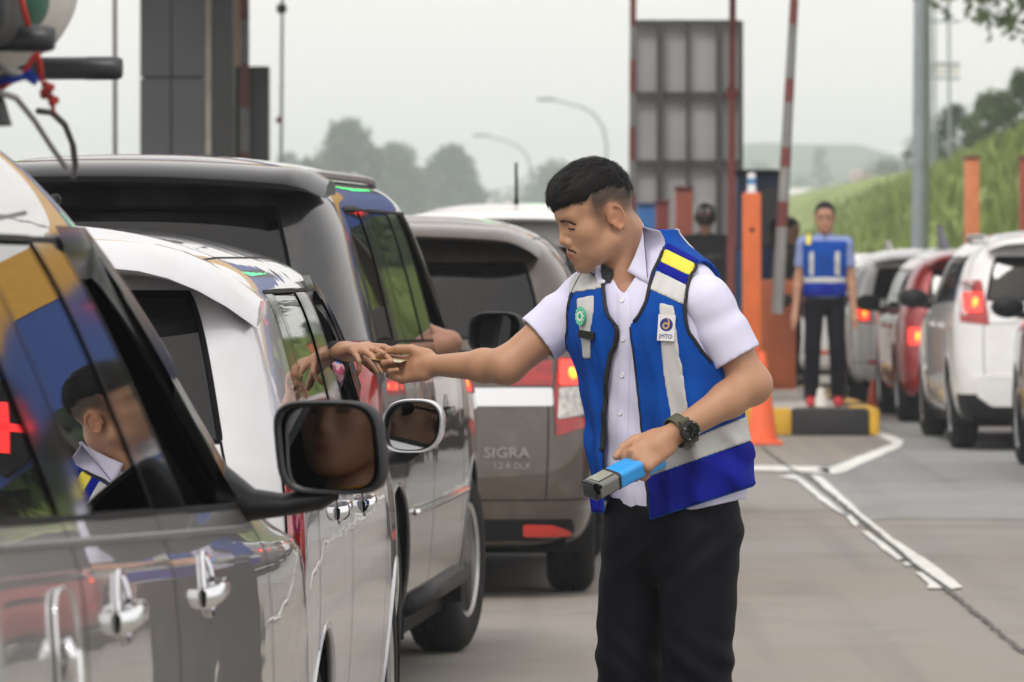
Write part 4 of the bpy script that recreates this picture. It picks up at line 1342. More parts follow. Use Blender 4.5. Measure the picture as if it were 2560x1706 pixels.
# ------------------------------------------------------------------ people
def axes_from(fwd, roll=0.0):
    F = np.array(fwd, float); F /= np.linalg.norm(F)
    L = np.cross([0, 0, 1], F); L /= np.linalg.norm(L)
    U = np.cross(F, L)
    if roll:
        c, s_ = math.cos(roll), math.sin(roll); L, U = L*c+U*s_, U*c-L*s_
    return np.stack([F, L, U], 1)          # columns
def head_field(q, full=True):
    """q: local points (forward, left, up) about the middle of the ears"""
    a = np.abs(q[..., 1]); m = np.stack([q[..., 0], a, q[..., 2]], -1)      # mirrored half
    d = s_ell(m, (0.004, 0, 0.046), (0.084, 0.076, 0.084))
    d = smin(d, s_ell(m, (0.050, 0, 0.045), (0.050, 0.060, 0.055)), 0.03)
    d = smin(d, s_ell(m, (0.045, 0, -0.026), (0.050, 0.056, 0.066)), 0.03)
    d = smin(d, s_ell(m, (0.046, 0.034, -0.046), (0.032, 0.022, 0.034)), 0.025)
    d = smin(d, s_cone(m, (0.002, 0.050, -0.052), (0.066, 0.016, -0.088), 0.020, 0.017), 0.035)
    d = smin(d, s_sphere(m, (0.078, 0, -0.088), 0.018), 0.022)
    d = smin(d, s_sphere(m, (0.055, 0.043, -0.012), 0.024), 0.022)
    d = smin(d, s_cone(m, (0.091, 0.010, 0.030), (0.078, 0.042, 0.029), 0.009, 0.010), 0.018)
    if full:
        d = smax(d, -s_ell(m, (0.104, 0.032, 0.010), (0.020, 0.018, 0.012)), 0.012)
        d = smin(d, s_sphere(m, (0.0775, 0.032, 0.0095), 0.0132), 0.004)
        d = smin(d, s_cone(m, (0.0885, 0.026, 0.0035), (0.0835, 0.042, 0.0045), 0.0032, 0.003), 0.004)
        d = smin(d, s_cone(m, (0.091, 0, 0.022), (0.103, 0, -0.020), 0.0070, 0.0095), 0.012)
        d = smin(d, s_sphere(m, (0.1035, 0, -0.0245), 0.0098), 0.008)
        d = smin(d, s_sphere(m, (0.0955, 0.0130, -0.0305), 0.0088), 0.006)
        d = smax(d, -s_cone(m, (0.096, 0.0070, -0.0395), (0.102, 0.0068, -0.0355), 0.0030, 0.0028), 0.003)
        d = smin(d, s_ell(m, (0.082, 0, -0.058), (0.022, 0.030, 0.022)), 0.014)
        d = smin(d, s_cone(m, (0.1005, 0, -0.0540), (0.090, 0.022, -0.0585), 0.0048, 0.0025), 0.004)
        d = smin(d, s_cone(m, (0.0995, 0, -0.0665), (0.089, 0.020, -0.0630), 0.0062, 0.0025), 0.004)
        d = smax(d, -s_cone(m, (0.1075, 0, -0.0605), (0.092, 0.024, -0.0605), 0.0015, 0.0010), 0.002)
        d = smax(d, -s_sphere(m, (0.112, 0, -0.080), 0.012), 0.012)
    else:
        d = smin(d, s_cone(m, (0.094, 0, 0.022), (0.114, 0, -0.024), 0.009, 0.012), 0.012)
        d = smin(d, s_cone(m, (0.096, 0, -0.060), (0.088, 0.018, -0.060), 0.009, 0.006), 0.010)
        d = smax(d, -s_ell(m, (0.104, 0.032, 0.010), (0.020, 0.018, 0.012)), 0.012)
    # ear
    M = axes_from((1, 0.42, 0), 0.0)
    e = s_ell(m, (-0.008, 0.0780, 0.000), (0.0165, 0.0055, 0.029), M)
    if full:
        t = np.stack([(m[..., 0]+0.008)*0.92, m[..., 2]-0.001], -1)
        rr = np.sqrt((t[..., 0]/0.0155)**2+(t[..., 1]/0.0275)**2)
        rim = np.sqrt(((rr-1.0)*0.020)**2+(m[..., 1]-0.0815-(-(m[..., 0]+0.008))*0.35)**2)-0.0042
        rim = np.where((m[..., 2] < -0.012) & (m[..., 0] > -0.004), rim+0.004, rim)
        e = smin(e, rim, 0.004)
        e = smax(e, -s_ell(m, (-0.003, 0.0890, -0.002), (0.008, 0.0075, 0.013)), 0.006)
    return smin(d, e, 0.006)

def skin_tint(V, loc, base, lips=True):
    """colour of the skin itself: lips, ears, cheeks"""
    c = np.tile(np.float32(base), (len(V), 1))
    f, l, u = loc.T; a = np.abs(l)
    nz = np.clip(fnoise(loc.astype(np.float32), 120, 5)*0.5+fnoise(loc.astype(np.float32), 400, 6)*0.4, -1, 1)[:, None]
    c *= 1+0.12*nz*np.float32((0.8, 1.0, 1.1))
    if lips:
        lp = np.exp(-(((u+0.060)/0.0105)**2)**2)*np.exp(-((a/0.021)**4))*(f > 0.08)
        c = c*(1-lp[:, None])+lp[:, None]*np.float32((base[0]*0.80, base[1]*0.52, base[2]*0.55))
        ear = ((a > 0.074) & (np.abs(f+0.008) < 0.03) & (np.abs(u) < 0.04)).astype(np.float32)*0.5
        c = c*(1-ear[:, None])+ear[:, None]*np.float32((base[0]*1.08, base[1]*0.78, base[2]*0.72))
    return c
def set_tint(o, cols):
    me = o.data; at_ = me.color_attributes.new('tint', 'FLOAT_COLOR', 'POINT')
    at_.data.foreach_set('color', np.concatenate([cols, np.ones((len(cols), 1))], 1).astype(np.float32).ravel())
def skin_mat():
    if 'skin' in MATS: return MATS['skin']
    m = mat('skin', (0.4, 0.22, 0.14), 0.46, bump=0.14, bscale=420, sss=0.15, rvar=0.10, vscale=40, spec=0.45); n, l = nodes_of(m)
    a = n.new('ShaderNodeAttribute'); a.attribute_name = 'tint'
    l.new(a.outputs['Color'], n['Principled BSDF'].inputs['Base Color']); return m
HAIR = mat('black_hair', (0.007, 0.006, 0.0055), 0.5, var=0.3, vscale=60, spec=0.22)

def hand_field(p, fr, pose, side=1, s_=1.0):
    """fr: 4x4 (numpy) frame at the wrist: x along the hand, y towards the thumb, z out of the back of the hand"""
    q = (p-np.float32(fr[:3, 3])) @ np.float32(fr[:3, :3])
    q = q*np.float32((1, side, 1))/s_
    d = s_box(q, (0.048, 0.0, 0.0), (0.046, 0.036, 0.0125), None, 0.0122)
    d = smin(d, s_cone(q, (0.0, 0.0, 0.0), (0.03, 0.0, 0.0), 0.024, 0.024), 0.02)
    d = smin(d, s_ell(q, (0.030, 0.024, -0.008), (0.030, 0.016, 0.016)), 0.012)
    spread, flex, thumb = pose['spread'], pose['flex'], pose['thumb']
    lens = [(0.044, 0.026, 0.021), (0.048, 0.030, 0.022), (0.044, 0.028, 0.022), (0.034, 0.021, 0.019)]
    ys = [0.027, 0.0085, -0.0095, -0.026]
    fing = None
    for i in range(4):
        b = np.array([0.090-0.004*(i == 0)-0.008*(i == 3), ys[i], 0.0]); a0 = 0.0; pts = [b]
        sp_ = spread[i]
        for k in range(3):
            a0 += flex[i][k]
            dr = np.array([math.cos(a0)*math.cos(sp_), math.cos(a0)*math.sin(sp_), -math.sin(a0)])
            pts.append(pts[-1]+dr*lens[i][k])
        r_ = [0.0095, 0.0085, 0.0078, 0.0066] if i < 3 else [0.0085, 0.0075, 0.0068, 0.0058]
        e = s_chain(q, pts, r_, 0.002)
        fing = e if fing is None else np.minimum(fing, e)
        d = smin(d, e, 0.006)
    t = [np.array(x) for x in thumb]
    d = smin(d, s_chain(q, t, [0.0145, 0.0112, 0.0098, 0.0078], 0.003), 0.008)
    return d*s_
def frame4(o, x, z):
    x = np.array(x, float); x /= np.linalg.norm(x); z = np.array(z, float); z -= x*(z@x); z /= np.linalg.norm(z)
    y = np.cross(z, x); M = np.eye(4); M[:3, 0] = x; M[:3, 1] = y; M[:3, 2] = z; M[:3, 3] = o
    return M
def bounds(pts, pad):
    a = np.array([list(p) for p in pts]); return a.min(0)-pad, a.max(0)+pad
# ------------------------------------------------------------------ the attendant handing over the card
D0 = 12.7
PXM = FPX/D0
man = empty('person', (0.43, D0, 0))
tag(man, 'attendant in white shirt and blue reflective vest handing a card to a driver', 'person')
MI = np.array([0.43, D0, 0])
def px(u, v, dd=0.0): return np.array(P(u, v, D0+dd))
# --- head
HF = axes_from((-math.cos(R(15))*math.cos(R(18)), -math.sin(R(15))*math.cos(R(18)), -math.sin(R(18))), R(-3))
HC = px(1507, 543, -0.02)
def to_head(p): return (p-HC) @ HF
SK = (0.45, 0.245, 0.145)
NB = px(1568, 700, 0.02)                      # base of the neck
TH = R(35)
TF = np.array([-math.sin(TH), -math.cos(TH), 0]); TL = np.array([math.cos(TH), -math.sin(TH), 0])
def f_head(p):
    q = ((p-np.float32(HC)) @ np.float32(HF)).astype(np.float32)
    d = head_field(q)
    nk0 = HC+HF @ np.array([-0.030, 0, -0.045]); 
    n = s_cone(p, nk0, NB, 0.054, 0.060)
    n = smin(n, s_cone(p, HC+HF @ np.array([-0.035, 0.045, -0.02]), NB+TF*0.05+TL*0.02+np.array([0, 0, -0.02]), 0.016, 0.014), 0.02)
    n = smin(n, s_sphere(p, HC+HF @ np.array([0.028, 0, -0.125])+np.array([0.0, 0, -0.012]), 0.013), 0.02)
    d = smin(d, n, 0.022)
    n2 = s_cone(p, NB, NB+np.array([0.05, 0.0, -0.10]), 0.062, 0.12)
    return smin(d, n2, 0.03)
# --- arms
SLs, EL, WL = px(1768, 768, -0.105), px(1880, 962, -0.115), px(1668, 1096, -0.225)
SRs, ER, WR = px(1466, 752, 0.105), px(1266, 915, 0.075), px(1080, 914, 0.215)
# left hand: grips the card terminal
LHx = px(1572, 1172, -0.275)-WL
LH = frame4(WL, LHx, np.array([0.28, -0.74, 0.60]))
poseL = dict(spread=[0.06, 0.02, -0.03, -0.08], flex=[(0.95, 0.95, 0.5), (1.05, 1.0, 0.6), (1.1, 1.0, 0.6), (1.1, 1.0, 0.6)],
             thumb=[(0.022, 0.026, -0.006), (0.052, 0.046, -0.010), (0.086, 0.050, -0.012), (0.114, 0.044, -0.016)])
# right hand: holds the card between thumb and fingers
RHx = px(1000, 926, 0.27)-px(1080, 914, 0.215)
RH = frame4(WR, RHx, np.array([0.05, 0.88, -0.46]))
poseR = dict(spread=[0.06, 0.02, -0.03, -0.08], flex=[(0.35, 0.75, 0.45), (0.75, 1.25, 0.7), (0.95, 1.35, 0.8), (1.05, 1.35, 0.8)],
             thumb=[(0.020, 0.026, -0.008), (0.050, 0.036, -0.026), (0.082, 0.036, -0.036), (0.110, 0.033, -0.038)])
def f_armL(p):
    d = s_cone(p, SLs, EL, 0.050, 0.041)
    d = smin(d, s_sphere(p, EL, 0.039), 0.02)
    mid = EL*0.72+WL*0.28
    d = smin(d, s_cone(p, EL, mid, 0.039, 0.0395), 0.022)
    d = smin(d, s_cone(p, mid, WL, 0.0395, 0.0245), 0.02)
    return smin(d, hand_field(p, LH, poseL, -1), 0.012)
def f_armR(p):
    d = s_cone(p, SRs, ER, 0.050, 0.040)
    mid = ER*0.70+WR*0.30
    d = smin(d, s_cone(p, ER, mid, 0.0375, 0.0365), 0.025)
    d = smin(d, s_cone(p, mid, WR, 0.0365, 0.0232), 0.02)
    return smin(d, hand_field(p, RH, poseR), 0.010)
def f_body(p):
    d = f_head(p)
    dl = f_armL(p); dr = f_armR(p)
    core = s_chain(p, [SRs, NB+np.array([0.02, 0, -0.09]), SLs], [0.045, 0.07, 0.045], 0.02)
    return smin(np.minimum(np.minimum(d, dl), dr), core, 0.01)
lo, hi = bounds([HC+np.array([0, 0, 0.15]), HC-np.array([0.10, 0.08, 0]), EL, WL, LH[:3, 3]+LH[:3, 0]*0.12, ER, RH[:3, 3]+RH[:3, 0]*0.15, SLs, SRs], 0.06)
bv, bq = sdf_mesh(f_body, lo, hi, 0.0029, 1)
body = vq_obj('body', bv-MI, bq, skin_mat(), man)
loc = (bv-HC) @ HF
cols = skin_tint(bv, loc, SK)
isarm = (np.linalg.norm(bv-HC, axis=1) > 0.20) & ((bv[:, 0] < HC[0]-0.13) | (bv[:, 2] < 1.30) | (bv[:, 0] > NB[0]+0.08))
hv, hq = bv, bq
cols[isarm] = np.float32(SK)*(1+0.06*np.clip(fnoise(bv[isarm].astype(np.float32), 60, 9), -1, 1))[:, None]*np.float32((0.98, 0.96, 0.95))
# clipped hair at sides and nape
f, l, u = loc.T; hd = ~isarm
fd = np.clip((u-(-0.035+0.10*np.clip(f+0.02, -0.02, 0.2)))/0.075, 0, 1)*np.clip((0.052-f)/0.022, 0, 1)
fd *= np.clip(1-np.exp(-((f+0.008)**2/0.026**2+(u+0.0)**2/0.036**2)**2*1.0)*(np.abs(l) > 0.06), 0, 1)
st = fnoise(loc.astype(np.float32), 900, 12)*0.15
fd = np.where(hd & (u > -0.06), np.clip(fd*(1.0+st), 0, 1)**1.15, 0)*0.93
# faint beard shadow
bs = np.exp(-(((u+0.085)/0.03)**2))*np.clip((f-0.02)/0.04, 0, 1)*0.10
bs = np.where(hd, bs, 0)
k = np.clip(fd+bs, 0, 1)[:, None]
cols = cols*(1-k)+np.float32((0.016, 0.013, 0.012))*k
set_tint(body, cols)
# --- hair on top
hair_px = [(1362, 531), (1376, 524), (1405, 510), (1440, 512), (1462, 508), (1480, 486), (1510, 474), (1545, 476), (1575, 495), (1610, 500), (1640, 400), (1560, 330), (1420, 330), (1340, 420)]
def px_loc(u, v):
    # onto the plane through the left temple
    o = np.array([0, 0, CAMH]); d = px(u, v)-o; Lx = HF[:, 1]
    t = ((HC+Lx*0.05-o) @ Lx)/(d @ Lx); q = (o+d*t-HC) @ HF
    return (q[0], q[2])
hair_poly = [px_loc(*q) for q in hair_px]
def f_hair(p):
    q = ((p-np.float32(HC)) @ np.float32(HF)).astype(np.float32)
    d = s_ell(q, (0.006, 0, 0.050), (0.089, 0.0810, 0.090))
    d = smin(d, s_ell(q, (0.054, 0, 0.085), (0.050, 0.060, 0.036)), 0.03)
    d = smin(d, s_ell(q, (0.078, 0.0, 0.062), (0.024, 0.054, 0.026)), 0.02)
    d = d+0.0022*fnoise(q*np.float32((1, 2.2, 1)), 130, 3)+0.0012*fnoise(q*np.float32((0.6, 3, 1)), 330, 4)
    pd = poly_sd(q[..., 0], q[..., 2], hair_poly)
    tp = np.clip((pd+0.045)/0.045, 0, 1)*np.clip((0.062-q[..., 0])/0.03, 0, 1)
    d = d+0.0095*tp*tp          # the sides are cut shorter towards the ears
    inner = s_ell(q, (0.004, 0, 0.046), (0.079, 0.071, 0.079))
    return smax(smax(d, pd+0.0015*fnoise(q, 260, 8), 0.012), -inner, 0.004)
hvv, hqq = sdf_mesh(f_hair, HC-np.array([0.17, 0.13, 0.08]), HC+np.array([0.15, 0.13, 0.19]), 0.0028, 1)
hair = vq_obj('hair', hvv-MI, hqq, HAIR, man)
# fine strands breaking up the outline
hbv = BVHTree.FromPolygons([tuple(v) for v in hvv], [tuple(q) for q in hqq])
Vs = []; Fs = []
rr = random.Random(5)
crown = HC+HF @ np.array([-0.050, 0.0, 0.128])
idx = np.random.default_rng(2).choice(len(hvv), 8000)
for i in idx:
    p = Vector(hvv[i]); lq = (hvv[i]-HC) @ HF
    nr = hbv.find_nearest(p)[1]
    if nr is None: continue
    out_ = Vector(hvv[i]-(HC+HF @ np.array([-0.01, 0, 0.05]))).normalized()
    if nr.dot(out_) < 0: nr = -nr
    if nr.dot(out_) < 0.3: continue
    d = Vector(hvv[i]-crown); d -= nr*d.dot(nr)
    d = d.normalized()*0.75+Vector(HF[:, 0])*0.55+Vector((rr.uniform(-.35, .35), rr.uniform(-.35, .35), rr.uniform(-.35, .35)))
    d -= nr*d.dot(nr); d.normalize()
    ln = rr.uniform(0.012, 0.028); w_ = rr.uniform(0.0005, 0.0011)
    sd = nr.cross(d)*w_
    lift = rr.uniform(0.10, 0.30) if rr.random() > 0.04 else 0.65
    p1 = p+d*ln*0.5+nr*ln*lift*0.5; p2 = p+d*ln+nr*ln*(lift*0.75-0.15)
    n0 = len(Vs)
    Vs += [p-sd, p+sd, p1+sd*0.8, p1-sd*0.8, p2]
    Fs += [(n0, n0+1, n0+2, n0+3), (n0+3, n0+2, n0+4)]
for i in range(900):      # uneven fringe
    t = rr.random(); l0 = rr.uniform(-0.05, 0.062)
    o_ = HC+HF @ np.array([0.10-0.030*t*0-abs(l0)*0.25, l0, 0.062+rr.uniform(-0.012, 0.02)])
    h_ = hbv.find_nearest(Vector(o_)); p = h_[0]
    d = (Vector(HF @ np.array([0.35, rr.uniform(-0.4, 0.4), -1.0]))).normalized(); ln = rr.uniform(0.012, 0.026)*(1-0.75*max(0, l0)/0.062); w_ = rr.uniform(0.0005, 0.0010)
    sd = d.cross(Vector((0, 1, 0))).normalized()*w_; p1 = p+d*ln*0.6+Vector(HF[:, 0])*0.002; p2 = p+d*ln-Vector(HF[:, 0])*0.001
    n0 = len(Vs); Vs += [p-sd, p+sd, p1+sd*0.8, p1-sd*0.8, p2]; Fs += [(n0, n0+1, n0+2, n0+3), (n0+3, n0+2, n0+4)]
ho = mobj('hair_strands', [Vector(v)-Vector(MI) for v in Vs], Fs, HAIR, hair); tag(ho, kind='stuff')
# --- eyebrow, lashes, moustache: dark hair lying on the skin
sbv = BVHTree.FromPolygons([tuple(v) for v in hv], [tuple(q) for q in hq])
def on_face(fx, lx, ux, off=0.0007):
    o = HC+HF @ np.array([fx, lx, ux]); h = sbv.find_nearest(Vector(o))
    n = h[1]; c = Vector(o-(HC+HF @ np.array([0, 0, ux])))
    if n.dot(c) < 0: n = -n
    return h[0]+n*off, n
def hair_patch(name, path, wd, n, ln, dirl, seed, dens_=1.0, m=HAIR):
    r_ = random.Random(seed); V = []; F = []
    for i in range(n):
        t = r_.random(); k = t*(len(path)-1); a = int(min(k, len(path)-2)); fr_ = k-a
        q = [lerp_(path[a][j], path[a+1][j], fr_) for j in range(3)]
        q[2] += r_.gauss(0, 0.42)*wd[0]*(1-0.6*t if wd[1] else 1)
        p, nn = on_face(*q)
        d = Vector(HF @ np.array(dirl)); d += Vector((r_.gauss(0, .25), r_.gauss(0, .25), r_.gauss(0, .25))); d -= nn*d.dot(nn); d.normalize()
        L_ = ln*r_.uniform(0.6, 1.2); s_ = nn.cross(d)*0.00045
        p2 = p+d*L_+nn*0.0012; i0 = len(V)
        V += [p-s_, p+s_, p2]; F.append((i0, i0+1, i0+2))
    o = mobj(name, [v-Vector(MI) for v in V], F, m, man); tag(o, kind='stuff'); return o
for sg in (1, -1):
    hair_patch('eyebrow', [(0.100, 0.012*sg, 0.0235), (0.096, 0.024*sg, 0.0235), (0.088, 0.037*sg, 0.019), (0.078, 0.048*sg, 0.011)], (0.0042, True), 360, 0.006, (-0.5, 0.75*sg, 0.15), 31, 1)
    hair_patch('eyelashes', [(0.0925, 0.021*sg, 0.0055), (0.0915, 0.030*sg, 0.0040), (0.088, 0.038*sg, 0.0030), (0.082, 0.047*sg, 0.0020)], (0.0008, False), 150, 0.0032, (0.6, 0.3*sg, -0.7), 33)
    hair_patch('moustache', [(0.102, 0.006*sg, -0.0430), (0.098, 0.013*sg, -0.0445), (0.093, 0.020*sg, -0.048), (0.087, 0.026*sg, -0.054)], (0.0026, False), 125, 0.0042, (0.1, 0.5*sg, -0.8), 35)
    e0 = HC+HF @ np.array([0.0782, 0.032*sg, 0.0085])
hair_patch('chin_stubble', [(0.096, 0.0, -0.078), (0.094, 0.0, -0.086)], (0.004, False), 50, 0.003, (0.3, 0, -0.8), 37)

# --- torso under the shirt: stacked ellipses
TZ = [(585, 1600, .050, .045, -.040), (605, 1602, .066, .052, -.038), (630, 1604, .096, .062, -.034), (655, 1608, .130, .074, -.028), (680, 1611, .160, .086, -.020), (705, 1613, .178, .096, -.012), (735, 1614, .185, .105, -.006), (780, 1616, .186, .113, 0), (850, 1624, .184, .118, 0), (950, 1652, .174, .118, 0), (1050, 1668, .171, .118, 0),
      (1150, 1681, .168, .118, 0), (1260, 1695, .162, .116, 0), (1360, 1697, .160, .115, 0)]
tz = np.array([CAMH-(q[0]-640)*D0/FPX for q in TZ])[::-1]; tx = np.array([(q[1]-1280)*D0/FPX for q in TZ])[::-1]
ta = np.array([q[2] for q in TZ])[::-1]; tb = np.array([q[3] for q in TZ])[::-1]; tf = np.array([q[4] for q in TZ])[::-1]
def smooth_tab(zz, y):
    g = np.linspace(tz[0]-0.02, tz[-1]+0.02, 240); t = np.interp(g, tz, y)
    k = np.hanning(19); k /= k.sum(); tp = np.convolve(np.pad(t, 9, 'edge'), k, 'valid')
    return np.interp(zz, g, tp)
def torso(p):
    z = p[:, 2]
    x = p[:, 0]-np.float32(smooth_tab(z, tx)); y = p[:, 1]-np.float32(D0)
    a = np.float32(smooth_tab(z, ta)); b = np.float32(smooth_tab(z, tb))
    l = x*TL[0]+y*TL[1]; f = x*TF[0]+y*TF[1]-np.float32(smooth_tab(z, tf))
    r_ = (np.abs(l/a)**2.3+np.abs(f/b)**2.3)**(1/2.3)
    return np.maximum((r_-1)*b*0.85, z-tz[-1]), l, f
HV = 0.0040
LAT, LO = lattice((0.08, D0-0.32, 0.78), (0.66, D0+0.30, 1.50), HV)
SHP = LAT.shape[:3]
T0, _, _ = torso(LAT.reshape(-1, 3))
near = np.flatnonzero((T0 > -0.05) & (T0 < 0.06))
FAR = np.where(T0 < 0, -1.0, 1.0).astype(np.float32)
LAT = LAT.reshape(-1, 3)[near]                      # from here on only points near the surface
T, LLc, FFc = torso(LAT)
UU = (LAT[:, 0]/LAT[:, 1]*FPX+1280).astype(np.float32); VV = (640-(LAT[:, 2]-CAMH)/LAT[:, 1]*FPX).astype(np.float32)
def near_mesh(F, solid=False, it=1):
    A = FAR.copy() if solid else np.ones(len(FAR), np.float32)
    A[near] = F; V, Q = nets(A.reshape(SHP), LO, HV)
    return relax(V, Q, it), Q
hemR = SRs+(ER-SRs)*0.60; hemL = SLs+(EL-SLs)*0.66
def f_sleeve(p, S, E, hem, r0, r1, seed):
    ax = (E-S)/np.linalg.norm(E-S)
    t = (p-np.float32(S)) @ np.float32(ax); T_ = np.float32((hem-S) @ ax)
    d = s_cone(p, S-ax*0.015, S+ax*0.30, r0, r1)
    tt = np.clip(t/T_, 0, 1.2)
    d = d+0.0040*tt*fnoise(p, 34, seed)+0.0012*fnoise(p, 70, seed+1)
    d = d+0.0030*np.sin(t*75+fnoise(p, 22, seed+2)*3.0)*np.exp(-((tt-0.30)/0.28)**2)
    inside = s_cone(p, S-ax*0.015, S+ax*0.30, r0-0.010, r1-0.010)
    inside = np.maximum(inside, T_-0.03-t)
    return np.maximum(np.maximum(d, t-T_), -inside)
# soft folds in the cloth
z_ = LAT[:, 2]
wr = 0.0022*np.sin(z_*60+LAT[:, 0]*50+2.5*fnoise(LAT, 12, 41))*np.clip((1.25-z_)*4, 0, 1)+0.0028*fnoise(LAT*np.float32((1.6, 1.6, 0.5)), 34, 42)
T = (T+wr).astype(np.float32)
hemline = (VV-(1296-0.22*np.clip(UU-1640, 0, 400)-0.10*np.clip(1640-UU, 0, 200)))/PXM
SHIRT = mat('shirt_cotton', (0.66, 0.65, 0.82), 0.85, var=0.03, vscale=30, bump=0.12, bscale=700, spec=0.2)
# shirt body: shell, open at the neck and hem; V at the throat
openv = poly_sd(UU, VV, [(1500, 560), (1530, 690), (1546, 722), (1560, 735), (1590, 690), (1640, 560)])/PXM
openv = np.where(FFc > 0, openv, 1.0)
sh = np.maximum(T, hemline)
sh = np.maximum(sh, np.minimum(-openv, T+0.03))
V1, Q1 = near_mesh(sh, True)
parts_ = [(V1, Q1)]
for S, E, hem, r0, r1, sd_ in ((SLs, EL, hemL, 0.063, 0.060, 50), (SRs, ER, hemR, 0.066, 0.058, 60)):
    lo, hi = bounds([S, hem], 0.10)
    parts_.append(sdf_mesh(lambda p: f_sleeve(p, S, E, hem, r0, r1, sd_), lo, hi, 0.0040, 2))
sv, sq = joinvq(parts_)
vq_obj('shirt', sv-MI, sq, SHIRT, man)
sbvh = BVHTree.FromPolygons([tuple(v) for v in V1], [tuple(q) for q in Q1])
CAMO = Vector((0, 0, CAMH))
def cast(bv_, u, v, off=0.0):
    d = (P(u, v, D0)-CAMO).normalized(); h = bv_.ray_cast(CAMO+d*10.0, d, 6.0)
    if h[0] is None: return None, None
    n = h[1] if h[1].dot(d) < 0 else -h[1]
    return h[0]+n*off, n
# placket, buttons
def strip_px(name, bv_, edgeL, edgeR, m, off, parent, n=40, th=0.0015):
    rows = []
    for k in range(n+1):
        t = k/n; row = []
        for j in range(5):
            s_ = j/4
            v = lerp_(edgeL[0][1], edgeL[-1][1], t)
            uL = np.interp(v, [q[1] for q in edgeL], [q[0] for q in edgeL]); uR = np.interp(v, [q[1] for q in edgeR], [q[0] for q in edgeR])
            p, nn = cast(bv_, lerp_(uL, uR, s_), v, off*(1 if 0 < j < 4 else 0.2))
            if p is None: p = row[-1] if row else (rows[-1][j] if rows else Vector(MI))
            row.append(p)
        rows.append([q-Vector(MI) for q in row])
    mb = MB(); mb.grid(rows); return mb.build(name, m, parent, True)
strip_px('placket', sbvh, [(1541, 735), (1546, 850), (1543, 1000), (1541, 1130), (1556, 1285)], [(1575, 735), (1578, 850), (1572, 1000), (1570, 1130), (1592, 1285)], SHIRT, 0.0035, man, 60)
for (u, v) in ((1558, 752), (1560, 848), (1558, 938), (1553, 1033), (1553, 1118)):
    p, n = cast(sbvh, u, v, 0.004)
    M = Matrix.Translation(p-Vector(MI)) @ n.to_track_quat('Z', 'Y').to_matrix().to_4x4()
    MB().lathe([(0.0, 0.0005), (0.0025, 0.0006), (0.0045, 0.0018), (0.0056, 0.0016), (0.0058, 0), (0.0, -0.001)], 'z', 14, M).build('button', mat('button', (0.75, 0.75, 0.78), 0.3), man, True)
# collar: folded band round the neck
CM = mat('collar_black', (0.02, 0.02, 0.022), 0.8)
def collar():
    C = NB+np.array([0.022, 0.008, 0.050]); ax = (HC+HF @ np.array([-0.03, 0, -0.06])-NB); ax /= np.linalg.norm(ax)
    ax = ax*0.55+np.array([0.0, 0, 1.0])*0.45; ax /= np.linalg.norm(ax)
    X = TF-ax*(TF @ ax); X /= np.linalg.norm(X); Y = np.cross(ax, X)      # X front, Y his left
    rows = []; N = 64
    for k in range(N+1):
        t = -1+2*k/N                           # -1 right front ... 1 left front, through the back
        phi = math.pi*(1-abs(t))*1.0+0.22*abs(t); phi = phi if t > 0 else -phi
        r0 = 0.068
        if abs(t) > 0.30: continue
        front = max(0.0, (abs(t)-0.62)/0.38); fl_ = min(1.0, max(0.0, (0.80-abs(t))/0.2))
        h = 0.048-0.040*front**1.3
        tip = 0.050*front**1.8
        def pt(r_, hh, ph=phi): return C+(X*math.cos(ph)*1.02+Y*math.sin(ph))*r_+ax*hh
        ph2 = phi*(1.0+0.10*front)
        row = [pt(r0+0.000, h-0.035), pt(r0, h-0.010), pt(r0+0.001, h), pt(r0+0.004, h+0.003), pt(r0+0.009, h-0.001), pt(r0+0.009+0.008*fl_, h-0.018, ph2), pt(r0+0.006+0.018*fl_, h-0.036, ph2), pt(r0+0.004+0.022*fl_, h-0.046, ph2)]
        rows.append([Vector(q-MI) for q in row])
    mb = MB(); mb.grid(rows)
    o = mb.build('collar', SHIRT, man, True)
    md = o.modifiers.new('t', 'SOLIDIFY'); md.thickness = 0.002; md.offset = 0
    return o
collar()
# --- vest
def VP(*z):   # zoom-one coordinates of the chest to photograph pixels
    return [(1300+a*0.357, 340+b*0.357) for a, b in z]
def VP2(*z): return [(1300+a*0.357, 840+b*0.357) for a, b in z]
front_open = [(1505, 560)]+VP((590, 1040), (600, 1160), (625, 1260), (683, 1330), (672, 1420), (655, 1500))+VP2((645, 100), (610, 250), (595, 500), (578, 720), (580, 1000))+[(1515, 1330), (1622, 1330)]+VP2((905, 1240), (890, 1080), (850, 700), (830, 480), (800, 200))+VP((790, 1500), (775, 1420), (770, 1325), (830, 1260), (880, 1160), (900, 1060), (925, 960), (985, 840), (1020, 740), (985, 690))+[(1640, 560)]
fo = poly_sd(UU, VV, front_open)/PXM
fo = np.where(FFc > 0.0, fo, 1.0)
# at the back only a neck hole
nkh = np.sqrt((LAT[:, 0]-NB[0])**2+(LAT[:, 1]-NB[1])**2+(LAT[:, 2]-NB[2]-0.05)**2)-0.088
vhem = (VV-(1302-0.325*np.clip(UU-1622, 0, 400)+0.02*np.clip(1622-UU, 0, 400)-20*np.clip((1622-UU)/100, 0, 1)))/PXM
